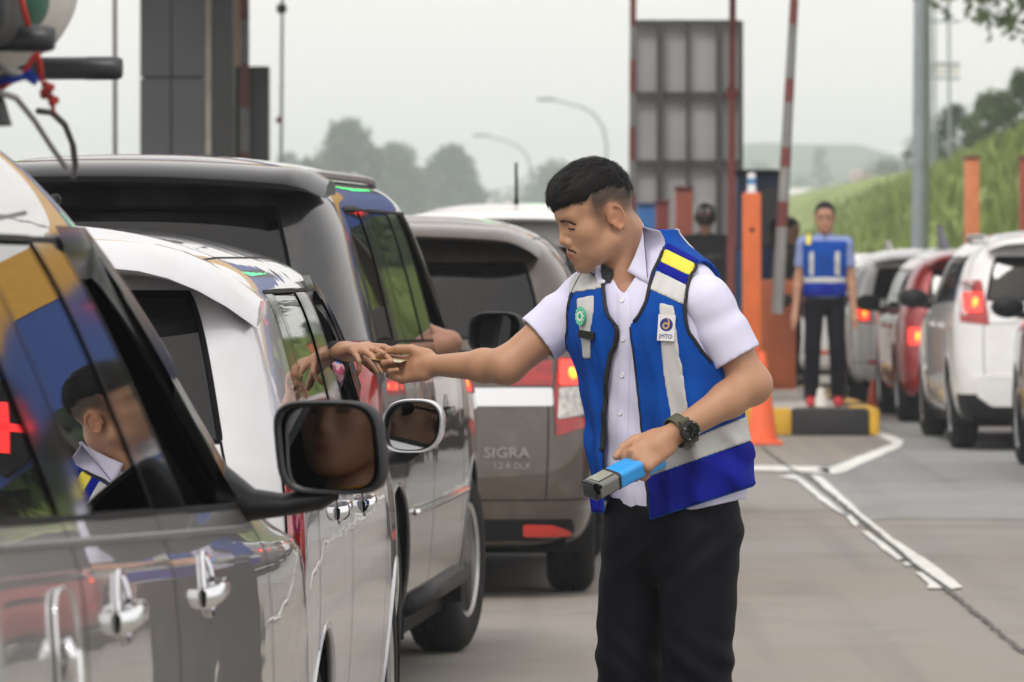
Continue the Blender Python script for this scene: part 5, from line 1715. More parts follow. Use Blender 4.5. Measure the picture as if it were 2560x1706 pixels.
# arm holes: elliptical tunnels across the body
zs = CAMH-(790-640)*D0/FPX
def armhole(sgn, zc, ry, rz, lim):
    e = np.sqrt((FFc/ry)**2+((LAT[:, 2]-zc)/rz)**2)-1
    return np.maximum(e*ry*0.9, lim-sgn*LLc)
ahL = armhole(1, zs+0.002, 0.084, 0.120, 0.118); ahR = armhole(-1, zs+0.010, 0.082, 0.112, 0.140)
def shell(off, dep): return np.maximum(T-off, -(T+dep))
fl = (0.012*np.clip((1.15-LAT[:, 2])*2.2, 0, 1)).astype(np.float32)       # hangs away from the body lower down
VO = 0.010+fl
ahp = poly_sd(UU, VV, [(1812, 668), (1797, 673), (1757, 655), (1729, 690), (1720, 733), (1723, 804), (1734, 845), (1766, 895), (1900, 950), (1950, 700)])/PXM
ahL = np.where((FFc > -0.01) & (LLc > 0), np.minimum(ahp, ahL), ahL)
cut = np.maximum(np.maximum(-fo, -nkh), np.maximum(vhem, np.maximum(-ahL, -ahR)))
drape = 0.0062*np.sin(LLc*95+1.3*fnoise(LAT, 9, 77)+0.8)*np.clip((1.30-LAT[:, 2])*3, 0, 1)+0.0008*np.sin(LLc*190+2*fnoise(LAT, 11, 78))
VO = (VO+drape).astype(np.float32)
VESTF = np.maximum(shell(VO, 0.018), cut)
BLUE = mat('vest_blue', (0.0015, 0.060, 0.33), 0.75, var=0.12, vscale=14, bump=0.15, bscale=600, spec=0.12)
BLUED = mat('vest_deep_blue', (0.005, 0.010, 0.25), 0.75, var=0.12, vscale=14, bump=0.15, bscale=600, spec=0.12)
GREYR = mat('reflective_grey', (0.52, 0.52, 0.51), 0.5, 0.0, var=0.05, vscale=20, bump=0.05, bscale=900)
YEL = mat('vest_yellow', (0.78, 0.66, 0.05), 0.6, var=0.05, bump=0.1, bscale=600)
vv_, vq_ = near_mesh(VESTF)
vest = vq_obj('vest', vv_-MI, vq_, BLUE, man)
vbvh = BVHTree.FromPolygons([tuple(v) for v in vv_], [tuple(q) for q in vq_])
def band(name, region, m, parent=None, th=0.0018, off=0.0024):
    Fd = np.maximum(np.maximum(shell(VO+off, 0.012), cut+0.003), region)
    v, q = near_mesh(Fd, False, 1)
    return vq_obj(name, v-MI, q, m, parent or vest)
def preg(poly, front=True):
    d = poly_sd(UU, VV, poly)/PXM
    return np.where(FFc > -0.02, d, 1.0) if front else d
lin = lambda u0, v0, u1, v1: (VV-(v0+(v1-v0)*(UU-u0)/(u1-u0)))/PXM
# waist band goes right round, deep blue below it
band('reflective_band', np.maximum(lin(1600, 1200, 1868, 1106), -lin(1600, 1147, 1868, 1040)), GREYR)
band('lower_panel', -lin(1600, 1200.5, 1868, 1106.5), BLUED, None, 0.0012, 0.0022)
# shoulder: grey, deep blue, yellow, deep blue stripes on his left
band('chest_stripe', preg(VP((955, 940), (1170, 1045), (1300, 1100), (1300, 1260), (1165, 1195), (905, 1075))), GREYR)
band('shoulder_stripe', preg(VP((985, 878), (1300, 1040), (1300, 1110), (1165, 1045), (950, 938))), BLUED, None, 0.0012, 0.0022)
band('shoulder_patch', preg(VP((1015, 788), (1250, 905), (1300, 940), (1300, 1030), (1195, 985), (976, 880))), YEL)
band('shoulder_stripe', preg(VP((1030, 745), (1300, 890), (1300, 935), (1015, 786))), BLUED, None, 0.0012, 0.0022)
band('chest_stripe', preg(VP((340, 968), (600, 940), (600, 1066), (340, 1106))), GREYR)
band('shoulder_stripe', preg(VP((360, 940), (600, 905), (600, 938), (340, 966))), BLUED, None, 0.0012, 0.0022)
# vertical stripes
band('vertical_stripe', preg(VP((975, 1165), (1080, 1192), (1088, 1300), (1105, 1430), (1120, 1560))+VP2((1135, 200), (1160, 400), (1182, 540), (1262, 785), (1150, 850), (1060, 590), (1010, 320), (985, 60))+VP((985, 1430), (975, 1300))), GREYR)
band('vertical_stripe', preg(VP((395, 1140), (520, 1112), (515, 1250), (490, 1400), (500, 1560), (440, 1560), (430, 1450), (405, 1280))), GREYR)
band('back_stripe', np.where(FFc < -0.03, np.maximum(np.abs(LLc-0.07)-0.025, -lin(1600, 1147, 1868, 1040)*0-1), 1.0), GREYR)
band('back_stripe', np.where(FFc < -0.03, np.abs(LLc+0.07)-0.025, 1.0), GREYR)
# collar leaves lying over the vest
bbvh = BVHTree.FromPolygons([tuple(v) for v in bv], [tuple(q) for q in bq])
def near_cast(u, v):
    best = None
    for b_ in (sbvh, vbvh, bbvh):
        p, n = cast(b_, u, v)
        if p is not None and (best is None or p.y < best.y): best = p
    return best
def leaf(inner, outer, m, name='collar_leaf', bulge=0.010, base=0.004, parent=None, n=16):
    def along(c, t):
        k = t*(len(c)-1); i = int(min(k, len(c)-2)); return Vector(c[i]).lerp(Vector(c[i+1]), k-i)
    rows = []
    for i in range(n+1):
        row = []
        for j in range(9):
            s_ = j/8; q = along(inner, i/n).lerp(along(outer, i/n), s_)
            p = near_cast(q.x, q.y)
            if p is None: p = row[-1] if row else Vector(MI)
            row.append(p+(CAMO-p).normalized()*(base+bulge*math.sin(math.pi*min(1, s_*0.9+0.1))))
        rows.append(row)
    dep = np.array([[p.y for p in r_] for r_ in rows]); d0 = dep.copy()
    for _ in range(40):      # smooth the drape, never behind what it lies on
        q = np.pad(dep, 1, 'edge'); q = (q[:-2, 1:-1]+q[2:, 1:-1]+q[1:-1, :-2]+q[1:-1, 2:])/4
        dep = np.minimum(q, d0+0.006)
    rows = [[CAMO+(rows[i][j]-CAMO)*(dep[i, j]/rows[i][j].y) for j in range(9)] for i in range(n+1)]
    mb = MB(); mb.grid([[p-Vector(MI) for p in r_] for r_ in rows]); o = mb.build(name, m, parent or man, True)
    md = o.modifiers.new('t', 'SOLIDIFY'); md.thickness = 0.0022; md.offset = 0
    return o
leaf(VP((852, 590), (866, 640), (842, 740), (800, 850), (752, 950)), VP((905, 592), (968, 650), (1014, 728), (978, 850), (912, 1040)), SHIRT)
leaf(VP((560, 905), (575, 960), (600, 1020)), VP((530, 920), (528, 985), (556, 1060)), SHIRT, 'collar_leaf', 0.004)
leaf(VP((650, 930), (655, 965), (630, 1032)), VP((576, 898), (566, 950), (572, 995)), CM, 'collar_lining', 0.004, 0.008)
# piping
PIPE = mat('piping', (0.008, 0.008, 0.009), 0.7)
def piping(pix, r_=0.0042, name='piping', n=6):
    pts = []
    for i in range(len(pix)-1):
        a = Vector(pix[i]); b = Vector(pix[i+1]); k = max(1, int((b-a).length/9))
        for j in range(k):
            q = a.lerp(b, j/k); p = None
            for dx in (0, 4, -4, 8, -8, 12, -12):
                p, n_ = cast(vbvh, q.x+dx, q.y, 0.002)
                if p is not None and (np.array(p)-np.array([np.interp(p.z, tz, tx), D0, p.z])) @ TF > 0.01: break
                p = None
            if p is not None and (not pts or abs(p.y-pts[-1].y) < 0.05): pts.append(p)
    pts = [pts[0]]+[(pts[i-1]+pts[i]*2+pts[i+1])/4 for i in range(1, len(pts)-1)]+[pts[-1]]
    MB().tube([p-Vector(MI) for p in pts], r_, n).build(name, PIPE, vest, True)
piping(VP((592, 1040), (602, 1160), (627, 1260), (683, 1330), (676, 1345)))
piping(VP((1010, 730), (980, 840), (921, 960), (896, 1060), (876, 1160), (826, 1260), (768, 1325)))
piping(VP((683, 1330), (668, 1420), (651, 1500))+VP2((641, 100), (606, 250), (591, 500), (576, 720), (580, 830)), 0.0065, 'zip_tape')  # tape thickened to stand in for dark lining and shaded gap inside the vest
piping(VP((775, 1340), (780, 1420), (795, 1500))+VP2((806, 200), (836, 480), (856, 700)), 0.0022, 'zip_tape')
piping(VP2((880, 990), (896, 1100), (905, 1240), (915, 1285)), 0.0035, 'zip_tape')
def ring_piping(sgn, zc, ry, rz):
    pts = []
    cx = np.interp(zc, tz, tx)
    for k in range(65):
        a = 2*math.pi*k/64
        f_, z_ = math.cos(a)*ry*1.0, zc+math.sin(a)*rz*1.0
        cx = float(smooth_tab(np.array([z_]), tx)[0])
        base = np.array([cx, D0, z_])+TF*f_
        h = vbvh.ray_cast(Vector(base+TL*sgn*0.4), Vector(-TL*sgn), 0.6)
        if h[0] is not None and (not pts or (h[0]-pts[-1]).length < 0.08): pts.append(h[0])
    if len(pts) > 8:
        MB().tube([p-Vector(MI) for p in pts], 0.0045, 6).build('piping', PIPE, vest, True)
piping([(1795, 672), (1757, 655), (1738, 675), (1727, 695), (1719, 733), (1721, 804), (1732, 845), (1755, 882), (1785, 915)])
ring_piping(-1, zs+0.010, 0.086, 0.116)
# zip pull hanging at the hem
p, n = cast(vbvh, 1619, 1285, 0.006)
if p is not None:
    p = p-Vector(MI)
    MB().box((p.x-0.006, p.y-0.004, p.z-0.004), (p.x+0.006, p.y+0.004, p.z+0.014), 0.002).box((p.x-0.004, p.y-0.003, p.z-0.036), (p.x+0.005, p.y+0.002, p.z-0.006), 0.002).build('zip_pull', PIPE, vest, True, 40)
# chest badges
def decal(outline, m, off, bv_=vbvh, name='badge', parent=None, fan=True):
    pts = []
    for (u, v) in outline:
        p, n = cast(bv_, u, v, off)
        if p is None: return None
        pts.append(p-Vector(MI))
    o = mobj(name, pts, [tuple(range(len(pts)))], m, parent or vest)
    return o
def circle(u, v, ru, rv, n=28, a0=0.0): return [(u+ru*math.cos(a0+2*math.pi*k/n), v+rv*math.sin(a0+2*math.pi*k/n)) for k in range(n)]
WHT = mat('badge_white', (0.72, 0.72, 0.73), 0.6); NAVY = mat('badge_navy', (0.012, 0.022, 0.22), 0.6); GOLD = mat('badge_gold', (0.55, 0.36, 0.10), 0.5); GRN = mat('badge_green', (0.03, 0.52, 0.26), 0.6)
def plate(uvc, w_, h_, tilt, m, off0, th, name):
    """stiff flat badge sewn on the vest"""
    p, n = cast(vbvh, *uvc, 0.0); c = p+n*off0
    up = Vector((0, 0, 1)); up = (up-n*up.dot(n)).normalized(); rt = up.cross(n).normalized()
    if rt.x < 0: rt = -rt
    rt, up = rt*math.cos(tilt)+up*math.sin(tilt), up*math.cos(tilt)-rt*math.sin(tilt)
    return c-Vector(MI), n, rt, up
c, n, rt, up = plate((1668, 820), 0, 0, R(-3), WHT, 0.008, 0.002, 'badge')
def flat(outl, m, off, name, parent=None, th=0.0012):
    V = [c+rt*x+up*y+n*off for x, y in outl]; V2 = [v-n*th for v in V]; k = len(V)
    return mobj(name, V+V2, [tuple(range(k)), tuple(range(2*k-1, k-1, -1))]+[(i, k+i, k+(i+1) % k, (i+1) % k) for i in range(k)], m, parent or vest)
bw, bh = 0.0195, 0.0295
bd = flat([(-bw, -bh), (bw, -bh), (bw, bh), (-bw, bh)], WHT, 0.002, 'badge', None, 0.004)
def annulus(cx, cy, r0, r1, a0, a1, off, m, name, n_=30):
    o_ = [(cx+r1*math.cos(lerp_(a0, a1, k/n_)), cy+r1*math.sin(lerp_(a0, a1, k/n_))) for k in range(n_+1)]
    i_ = [(cx+r0*math.cos(lerp_(a0, a1, k/n_)), cy+r0*math.sin(lerp_(a0, a1, k/n_))) for k in range(n_+1)]
    V = [c+rt*x+up*y+n*off for x, y in o_+i_]; m_ = n_+1
    return mobj(name, V, [(k, k+1, m_+k+1, m_+k) for k in range(n_)], m, bd)
annulus(0.0, 0.007, 0.0105, 0.0148, 0, 2*math.pi, 0.0026, NAVY, 'emblem')
annulus(0.0, 0.007, 0.0, 0.0106, 0, 2*math.pi, 0.0024, NAVY, 'emblem')
annulus(-0.001, 0.0045, 0.0040, 0.0078, 0, 2*math.pi, 0.0030, GOLD, 'emblem')
annulus(-0.010, 0.010, 0.0145, 0.0175, -0.35, 0.72, 0.0031, GOLD, 'emblem')
Mt = Matrix((rt.to_4d(), up.to_4d(), n.to_4d(), (0, 0, 0, 1))).transposed(); 
for i in range(3): Mt[3][i] = 0
to = text_obj('lettering', 'JMTO', 0.0125, NAVY, (0, 0, 0), (0, 0, 0), bd, 0.0003)
to.matrix_local = Matrix.Translation(c+up*(-0.0195)+n*0.0026) @ Mt @ Matrix.Diagonal((1.0, 1.1, 1, 1))
# green safety badge: cog with a cross
c, n, rt, up = plate((1458, 791), 0, 0, R(4), WHT, 0.0075, 0.002, 'badge')
bd = flat([(0.0175*math.cos(a), 0.0215*math.sin(a)) for a in [2*math.pi*k/30 for k in range(30)]], GRN, 0.002, 'badge', None, 0.003)
annulus(0, 0, 0.0062, 0.0118, 0, 2*math.pi, 0.0025, WHT, 'emblem')
for k in range(11):
    a = 2*math.pi*k/11
    annulus(0.0145*math.cos(a), 0.0175*math.sin(a), 0, 0.0019, 0, 2*math.pi, 0.0026, WHT, 'emblem', 8)
for (x0, y0) in ((0.0062, 0.0022), (0.0022, 0.0062)):
    V = [c+rt*x+up*y+n*0.0028 for x, y in ((-x0, -y0), (x0, -y0), (x0, y0), (-x0, y0))]; mobj('emblem', V, [(0, 1, 2, 3)], GRN, bd)
# black name flap
c, n, rt, up = plate((1472, 837), 0, 0, R(-8), PIPE, 0.0075, 0.002, 'name_flap')
flat([(-0.0225, -0.0085), (0.0225, -0.0085), (0.0225, 0.0085), (-0.0225, 0.0085)], PIPE, 0.004, 'name_flap', None, 0.006)

# --- trousers
PANT = mat('trousers_navy', (0.0032, 0.0032, 0.0070), 0.6, var=0.15, vscale=20, bump=0.15, bscale=500, spec=0.11)
hipc = px(1682, 1310)
kL, kR = px(1742, 1640, -0.07), px(1574, 1650, 0.05)
aL, aR = px(1752, 2120, -0.05), px(1578, 2120, 0.07)
hL, hR = px(1745, 1340, -0.05), px(1602, 1340, 0.05)
def f_pants(p):
    d = s_ell(p, hipc+np.array([0, 0, 0.0]), (0.172, 0.115, 0.16), axes_from((TL[0], TL[1], 0)))
    for h, k_, a, rs in ((hL, kL, aL, (0.098, 0.080, 0.078)), (hR, kR, aR, (0.092, 0.074, 0.074))):
        e = s_cone(p, h, k_, rs[0], rs[1]); e = smin(e, s_cone(p, k_, a, rs[1], rs[2]), 0.02)
        d = smin(d, e, 0.018)
    zz = p[..., 2]
    d = d+0.0060*fnoise(p*np.float32((1, 1, 1.6)), 26, 71)+0.003*np.sin(zz*85+p[..., 0]*60+2.2*fnoise(p, 12, 72))*np.exp(-((zz-0.50)/0.09)**2)
    d = d+0.003*np.sin(zz*75-p[..., 0]*70+2.0*fnoise(p, 14, 73))*np.exp(-((zz-0.76)/0.08)**2)
    return np.maximum(np.maximum(d, zz-np.float32(0.90)), np.float32(0.075)-zz)
pv, pq = sdf_mesh(f_pants, (0.17, D0-0.20, 0.06), (0.60, D0+0.20, 0.92), 0.0062, 1)
vq_obj('trousers', pv-MI, pq, PANT, man)
SHOE = mat('shoe_black', (0.012, 0.012, 0.012), 0.35, coat=0.2)
for a in (aL, aR):
    b = np.array([a[0], a[1], 0.0]); toe = b+TF*0.17
    f_ = lambda p: np.maximum(smin(s_cone(p, b+np.array([0, 0, 0.06]), toe+np.array([0, 0, 0.035]), 0.045, 0.036), s_cone(p, b+np.array([0, 0, 0.03]), b+np.array([0, 0, 0.10]), 0.042, 0.040), 0.03), np.float32(0.002)-p[..., 2])
    lo, hi = bounds([b, toe], 0.07); hi[2] = 0.16; lo[2] = -0.02
    v, q = sdf_mesh(f_, lo, hi, 0.008, 1); vq_obj('shoe', v-MI, q, SHOE, man)

# --- wrist watch
WATCH_STRAP = mat('watch_strap', (0.075, 0.078, 0.045), 0.6, var=0.15, vscale=60); WATCH_BODY = mat('watch_body', (0.012, 0.014, 0.013), 0.4)
wc = WL*0.86+EL*0.14; wax = (EL-WL)/np.linalg.norm(EL-WL)
wt = empty('wrist_watch', tuple(wc)); tag(wt, 'olive strapped digital watch on the attendant\'s left wrist', 'watch')
Rw = Matrix(frame4(np.zeros(3), wax, np.array([-0.05, -0.92, -0.25])).tolist()) @ Matrix.Scale(1.12, 4)
def wm(p): return Rw @ Vector(p)
rows = []
for x in (-0.0125, -0.0115, 0.0115, 0.0125):
    rr_ = 0.0335 if abs(x) < 0.012 else 0.031
    rows.append([wm((x, rr_*math.sin(a), rr_*math.cos(a))) for a in [2*math.pi*k/40 for k in range(41)]])
MB().grid(rows).build('strap', WATCH_STRAP, wt, True)
MB().lathe([(0.0, 0.0485), (0.0135, 0.0485), (0.0150, 0.0475), (0.0158, 0.0500), (0.0200, 0.0490), (0.0215, 0.0440), (0.0200, 0.0340), (0, 0.030)], 'z', 28, Rw).build('case', WATCH_BODY, wt, True, 40)
MB().lathe([(0.0, 0.0489), (0.0132, 0.0489)], 'z', 24, Rw).build('display', mat('watch_display', (0.07, 0.085, 0.07), 0.15, coat=1.0), wt, True)
for k in range(4):
    a = math.pi/4+k*math.pi/2
    MB().ball(wm((0.0175*math.cos(a), 0.0175*math.sin(a), 0.0495)), 0.0018, 8, 6).build('screw', ALLOY, wt, True)
for s_ in (-1, 1):
    MB().box((-0.011, s_*0.021-0.006, 0.028), (0.011, s_*0.021+0.006, 0.043), 0.003, Rw).build('lug', WATCH_STRAP, wt, True, 40)

# --- card terminal
bk = LH[:3, 3]+LH[:3, :3] @ np.array([0.060, 0.006, -0.030]); tipc = px(1484, 1216, -0.335)
tax = (tipc-bk); TLn = np.linalg.norm(tax); tax /= TLn
term = empty('card_terminal', tuple(bk)); tag(term, 'blue and black handheld card terminal in the attendant\'s left hand', 'card reader')
Rt = frame4(np.zeros(3), tax, np.array([-0.28, -0.55, 0.80]))     # x along, z out of the face
def f_term(p, x0, x1, w_=0.027, h_=0.020, r_=0.010):
    q = p @ np.float32(Rt[:3, :3])
    q = q-np.stack([q[..., 0]*0, q[..., 0]*0, -0.10*np.maximum(q[..., 0]-0.06, 0)**1.0*0.6], -1)
    d = s_box(q, (TLn/2-0.012, 0, 0), (TLn/2+0.026, w_, h_), None, r_)
    return np.maximum(np.maximum(d, x0-q[..., 0]), q[..., 0]-x1)
TB = mat('terminal_blue', (0.02, 0.33, 0.80), 0.35, coat=0.3); TBK = mat('terminal_black', (0.012, 0.013, 0.014), 0.2, coat=0.6); TGR = mat('terminal_cover', (0.16, 0.165, 0.15), 0.12, 0.3, coat=1.0); TSC = mat('terminal_screen', (0.36, 0.36, 0.30), 0.15, coat=1.0)
e0 = TLn*0.64
for nm, x0, x1, w_, h_, m in (('shell', -0.03, e0, 0.0275, 0.0205, TB), ('rim', e0+0.0005, e0+0.006, 0.028, 0.021, TBK), ('cover', e0+0.0065, TLn+0.004, 0.027, 0.020, TGR), ('end_cap', TLn+0.0045, TLn+0.016, 0.028, 0.021, TBK)):
    v, q = sdf_mesh(lambda p: f_term(p, x0, x1, w_, h_), (-0.22, -0.13, -0.16), (0.12, 0.12, 0.10), 0.0026, 1)
    vq_obj(nm, v, q, m, term)
def tm(p): return Vector(Rt[:3, :3] @ np.array(p))
sc = [tm((x, y, 0.0217-0.06*max(x-0.06, 0))) for x, y in ((e0+0.012, -0.018), (TLn-0.002, -0.018), (TLn-0.002, 0.014), (e0+0.012, 0.014))]
mobj('screen', sc, [(0, 1, 2, 3)], TSC, term)
sd = [tm((x, -0.0277, z)) for x, z in ((e0+0.012, -0.010), (TLn, -0.013), (TLn, 0.004), (e0+0.012, 0.008))]
mobj('window', sd, [(0, 1, 2, 3)], TSC, term)
# --- the card
cc = px(970, 899, 0.25)
card = empty('bank_card', tuple(cc)); tag(card, 'small yellowish payment card between the two hands', 'card')
cx = Vector(px(1016, 906, 0.26)-px(934, 896, 0.29)).normalized(); cn = Vector((0.05, -0.14, 1)).normalized(); cyv = cn.cross(cx).normalized(); cn = cx.cross(cyv)
V = [cx*a+cyv*b+cn*h for h in (-0.0005, 0.0005) for a, b in ((-.040, -.025), (.040, -.025), (.040, .025), (-.040, .025))]
mobj('face', V, [(3, 2, 1, 0), (4, 5, 6, 7), (0, 1, 5, 4), (1, 2, 6, 5), (2, 3, 7, 6), (3, 0, 4, 7)], mat('card_gold', (0.45, 0.36, 0.14), 0.3, coat=0.6, var=0.3, vscale=40), card)
mobj('chip', [cx*a+cyv*b+cn*0.0009 for a, b in ((-.028, -.006), (-.016, -.006), (-.016, .004), (-.028, .004))], [(0, 1, 2, 3)], ALLOY, card)
# ------------------------------------------------------------------ other people
def simple_person(name, loc, label, J, cols, face=(0, -1, 0), vest=False, cap=None, hair_len=0.0, voxel=0.008, legs=True, beard=False, glasses=False, hands=None):
    """J: joints relative to loc. cols: skin, shirt, trousers, shoes"""
    t = empty(name, loc); tag(t, label, 'person')
    A = {k: np.array(v, float) for k, v in J.items()}
    HFx = axes_from(face); C = A['head']
    nb = A['neck']
    def f_sk(p):
        q = ((p-np.float32(C)) @ np.float32(HFx)).astype(np.float32)
        d = head_field(q, True)
        d = smin(d, s_cone(p, C+HFx @ np.array([-0.03, 0, -0.05]), nb, 0.052, 0.058), 0.02)
        for s_ in ('l', 'r'):
            if s_+'el' in A:
                e = s_chain(p, [A[s_+'sh'], A[s_+'el'], A[s_+'el']*0.7+A[s_+'wr']*0.3, A[s_+'wr']], [0.045, 0.040, 0.040, 0.025], 0.015)
                if hands and s_ in hands:
                    fr, po, sg = hands[s_]; e = smin(e, hand_field(p, fr, po, sg), 0.01)
                else:
                    dr = A[s_+'wr']-A[s_+'el']; dr /= np.linalg.norm(dr)
                    e = smin(e, s_cone(p, A[s_+'wr'], A[s_+'wr']+dr*0.10, 0.026, 0.032), 0.015)
                    e = smin(e, s_cone(p, A[s_+'wr']+dr*0.08, A[s_+'wr']+dr*0.17, 0.026, 0.018), 0.015)
                d = np.minimum(d, e)
        core = s_cone(p, nb, nb+(A['hip']-nb)*0.6, 0.06, 0.08)
        for s_ in ('l', 'r'):
            if s_+'el' in A: core = np.minimum(core, s_cone(p, nb+(A['hip']-nb)*0.25, A[s_+'sh'], 0.05, 0.04))
        return smin(d, core, 0.02)
    pts = [C+np.array([0, 0, 0.16]), C-np.array([0.13, 0.13, 0]), C+np.array([0.13, 0.13, 0]), nb, A['hip']]
    for s_ in ('l', 'r'):
        if s_+'el' in A:
            dr = A[s_+'wr']-A[s_+'el']; pts += [A[s_+'sh'], A[s_+'el'], A[s_+'wr']+dr/np.linalg.norm(dr)*0.22]
    lo, hi = bounds(pts, 0.08)
    V, Q = sdf_mesh(f_sk, lo, hi, voxel, 1)
    b = vq_obj('body', V, Q, skin_mat(), t); l_ = (V-C) @ HFx
    cl = skin_tint(V, l_, cols['skin'])
    f, l, u = l_.T
    eb = np.exp(-(((u-0.030)/0.006)**2))*(np.abs(np.abs(l)-0.030) < 0.020)*(f > 0.06)*0.8
    ey = np.exp(-(((u-0.008)/0.006)**2))*(np.abs(np.abs(l)-0.032) < 0.014)*(f > 0.06)*0.85
    k = np.clip(eb+ey, 0, 0.9)[:, None]; cl = cl*(1-k)+np.float32((0.02, 0.015, 0.012))*k
    set_tint(b, cl)
    # hair
    def f_h(p):
        q = ((p-np.float32(C)) @ np.float32(HFx)).astype(np.float32)
        d = s_ell(q, (-0.012, 0, 0.052), (0.107, 0.085, 0.096))+0.002*fnoise(q, 160, 3)
        cut_ = np.maximum(q[..., 0]*0.75-q[..., 2]+0.018, -0.045-q[..., 2])
        return np.maximum(np.maximum(d, cut_), -s_ell(q, (-0.012, 0, 0.05), (0.09, 0.07, 0.08)))
    V, Q = sdf_mesh(f_h, C-0.14, C+0.16, max(0.0045, voxel*0.7), 1); vq_obj('hair', V, Q, HAIR, t)
    # shirt
    sw = cols.get('width', 0.19)
    lv = A.get('lv', None)
    ax = (A['rsh']-A['lsh']) if 'rsh' in A else np.array([1, 0, 0]); ax = ax/np.linalg.norm(ax)
    up = nb-A['hip']; up /= np.linalg.norm(up); fw = np.cross(up, ax)
    Mx = np.stack([ax, fw, up], 1)
    def f_torso(p):
        d = s_ell(p, nb-up*0.17, (sw, 0.115, 0.20), Mx)
        d = smin(d, s_cone(p, A['lsh'], A['rsh'], 0.062, 0.062), 0.05)
        d = smin(d, s_ell(p, A['hip']+up*0.06, (sw*0.88, 0.115, 0.20), Mx), 0.06)
        d = smin(d, s_cone(p, nb-up*0.06, nb+up*0.005, 0.075, 0.062), 0.03)
        return d+0.003*fnoise(p, 30, 5)
    def f_sh(p):
        d = f_torso(p)
        for s_ in ('l', 'r'):
            if s_+'el' in A:
                fr_ = cols.get('sleeve', 0.68); he = A[s_+'sh']+(A[s_+'el']-A[s_+'sh'])*min(fr_, 1)
                e = s_cone(p, A[s_+'sh'], he, 0.064, 0.056)
                axx = (he-A[s_+'sh']); axx /= np.linalg.norm(axx)
                if fr_ <= 1: e = np.maximum(e, (p-np.float32(he)) @ np.float32(axx))
                else: e = np.minimum(e, s_cone(p, A[s_+'el'], A[s_+'wr']*0.95+A[s_+'el']*0.05, 0.052, 0.036))
                d = smin(d, e, 0.02)
        hz_ = (p-np.float32(A['hip']+up*cols.get('hem', -0.03))) @ np.float32(-up)
        return np.maximum(d, hz_)
    spts = [nb+0.08, A['hip']-0.05*up, A['lsh'], A['rsh'], nb-np.array([sw, sw, 0.2]), nb+np.array([sw, sw, -0.2]), A['hip']-np.array([sw, sw, 0]), A['hip']+np.array([sw, sw, 0])]
    for s_ in ('l', 'r'):
        if s_+'el' in A: spts += [A[s_+'el']] + ([A[s_+'wr']] if cols.get('sleeve', .68) > 1 else [])
    lo, hi = bounds(spts, 0.08)
    V, Q = sdf_mesh(f_sh, lo, hi, voxel*1.1, 1); vq_obj('shirt', V, Q, cols['shirt'], t)
    if vest:
        F, lo2 = band_field(lambda p: np.maximum(np.maximum(f_torso(p)-0.012, -(f_torso(p)+0.03)), np.maximum((p-np.float32(A['hip'])) @ np.float32(-up), np.maximum(np.abs((p-np.float32(nb)) @ np.float32(ax))-sw*0.98, (p-np.float32(nb)) @ np.float32(up)+0.02-0.25*np.abs((p-np.float32(nb)) @ np.float32(ax))*0))), lo, hi, voxel)
        V, Q = nets(F, lo2, voxel); vo = vq_obj('vest', relax(V, Q, 1), Q, BLUE, t)
        def vb(nm, reg, m, off=0.016):
            F, l3 = band_field(lambda p: np.maximum(np.maximum(np.maximum(f_torso(p)-off, -(f_torso(p)-0.004)), reg(p)), (p-np.float32(A['hip'])) @ np.float32(-up)), lo, hi, voxel)
            V, Q = nets(F, l3, voxel)
            if len(Q): vq_obj(nm, relax(V, Q, 1), Q, m, vo)
        X = lambda p: (p-np.float32(nb)) @ np.float32(ax)
        Zh = lambda p: (p-np.float32(A['hip'])) @ np.float32(up)
        vb('reflective_band', lambda p: np.abs(Zh(p)-0.135)-0.025, GREYR)
        vb('lower_panel', lambda p: Zh(p)-0.105, BLUED, 0.0145)
        for sg in (-1, 1):
            vb('vertical_stripe', lambda p: np.maximum(np.abs(X(p)-sg*0.105)-0.024, np.maximum(np.maximum(0.165-Zh(p), -((p-np.float32(nb)) @ np.float32(fw))), (p-np.float32(nb)) @ np.float32(up)+0.10)), GREYR)
        vb('shoulder_patch', lambda p: np.maximum(np.abs(X(p)-0.130)-0.022, -((p-np.float32(nb)) @ np.float32(up)+0.055)), YEL)
        vb('zip', lambda p: np.maximum(np.abs(X(p))-0.007, 0.0-Zh(p)), PIPE)
    if legs:
        def f_pt(p):
            d = s_ell(p, A['hip']-np.array([0, 0, 0.02]), (sw*0.86, 0.11, 0.13), Mx)
            for s_ in ('l', 'r'):
                d = smin(d, s_chain(p, [A[s_+'hp'], A[s_+'kn'], A[s_+'an']], [0.085, 0.066, 0.062], 0.02), 0.02)
            return np.maximum(d+0.003*fnoise(p, 30, 8), A['lan'][2]-0.03-p[..., 2] if A['lhp'][2]-A['lan'][2] > 0.5 else d)
        lo, hi = bounds([A['hip'], A['lkn'], A['rkn'], A['lan'], A['ran'], A['lhp'], A['rhp']], 0.2)
        V, Q = sdf_mesh(f_pt, lo, hi, voxel*1.2, 1); vq_obj('trousers', V, Q, cols['trousers'], t)
        for s_ in ('l', 'r'):
            a = A[s_+'an']; b0 = np.array([a[0], a[1], a[2]-0.075]); toe = b0+fw*np.array([1, 1, 0])*0.17*cols.get('toe', 1)
            f_ = lambda p: np.maximum(smin(s_cone(p, b0+np.array([0, 0, 0.055]), toe+np.array([0, 0, 0.035]), 0.045, 0.036), s_cone(p, b0+np.array([0, 0, 0.03]), b0+np.array([0, 0, 0.10]), 0.042, 0.04), 0.03), b0[2]-p[..., 2])
            lo, hi = bounds([b0, toe], 0.08); V, Q = sdf_mesh(f_, lo, hi, 0.011, 1); vq_obj('shoe', V, Q, cols['shoes'], t)
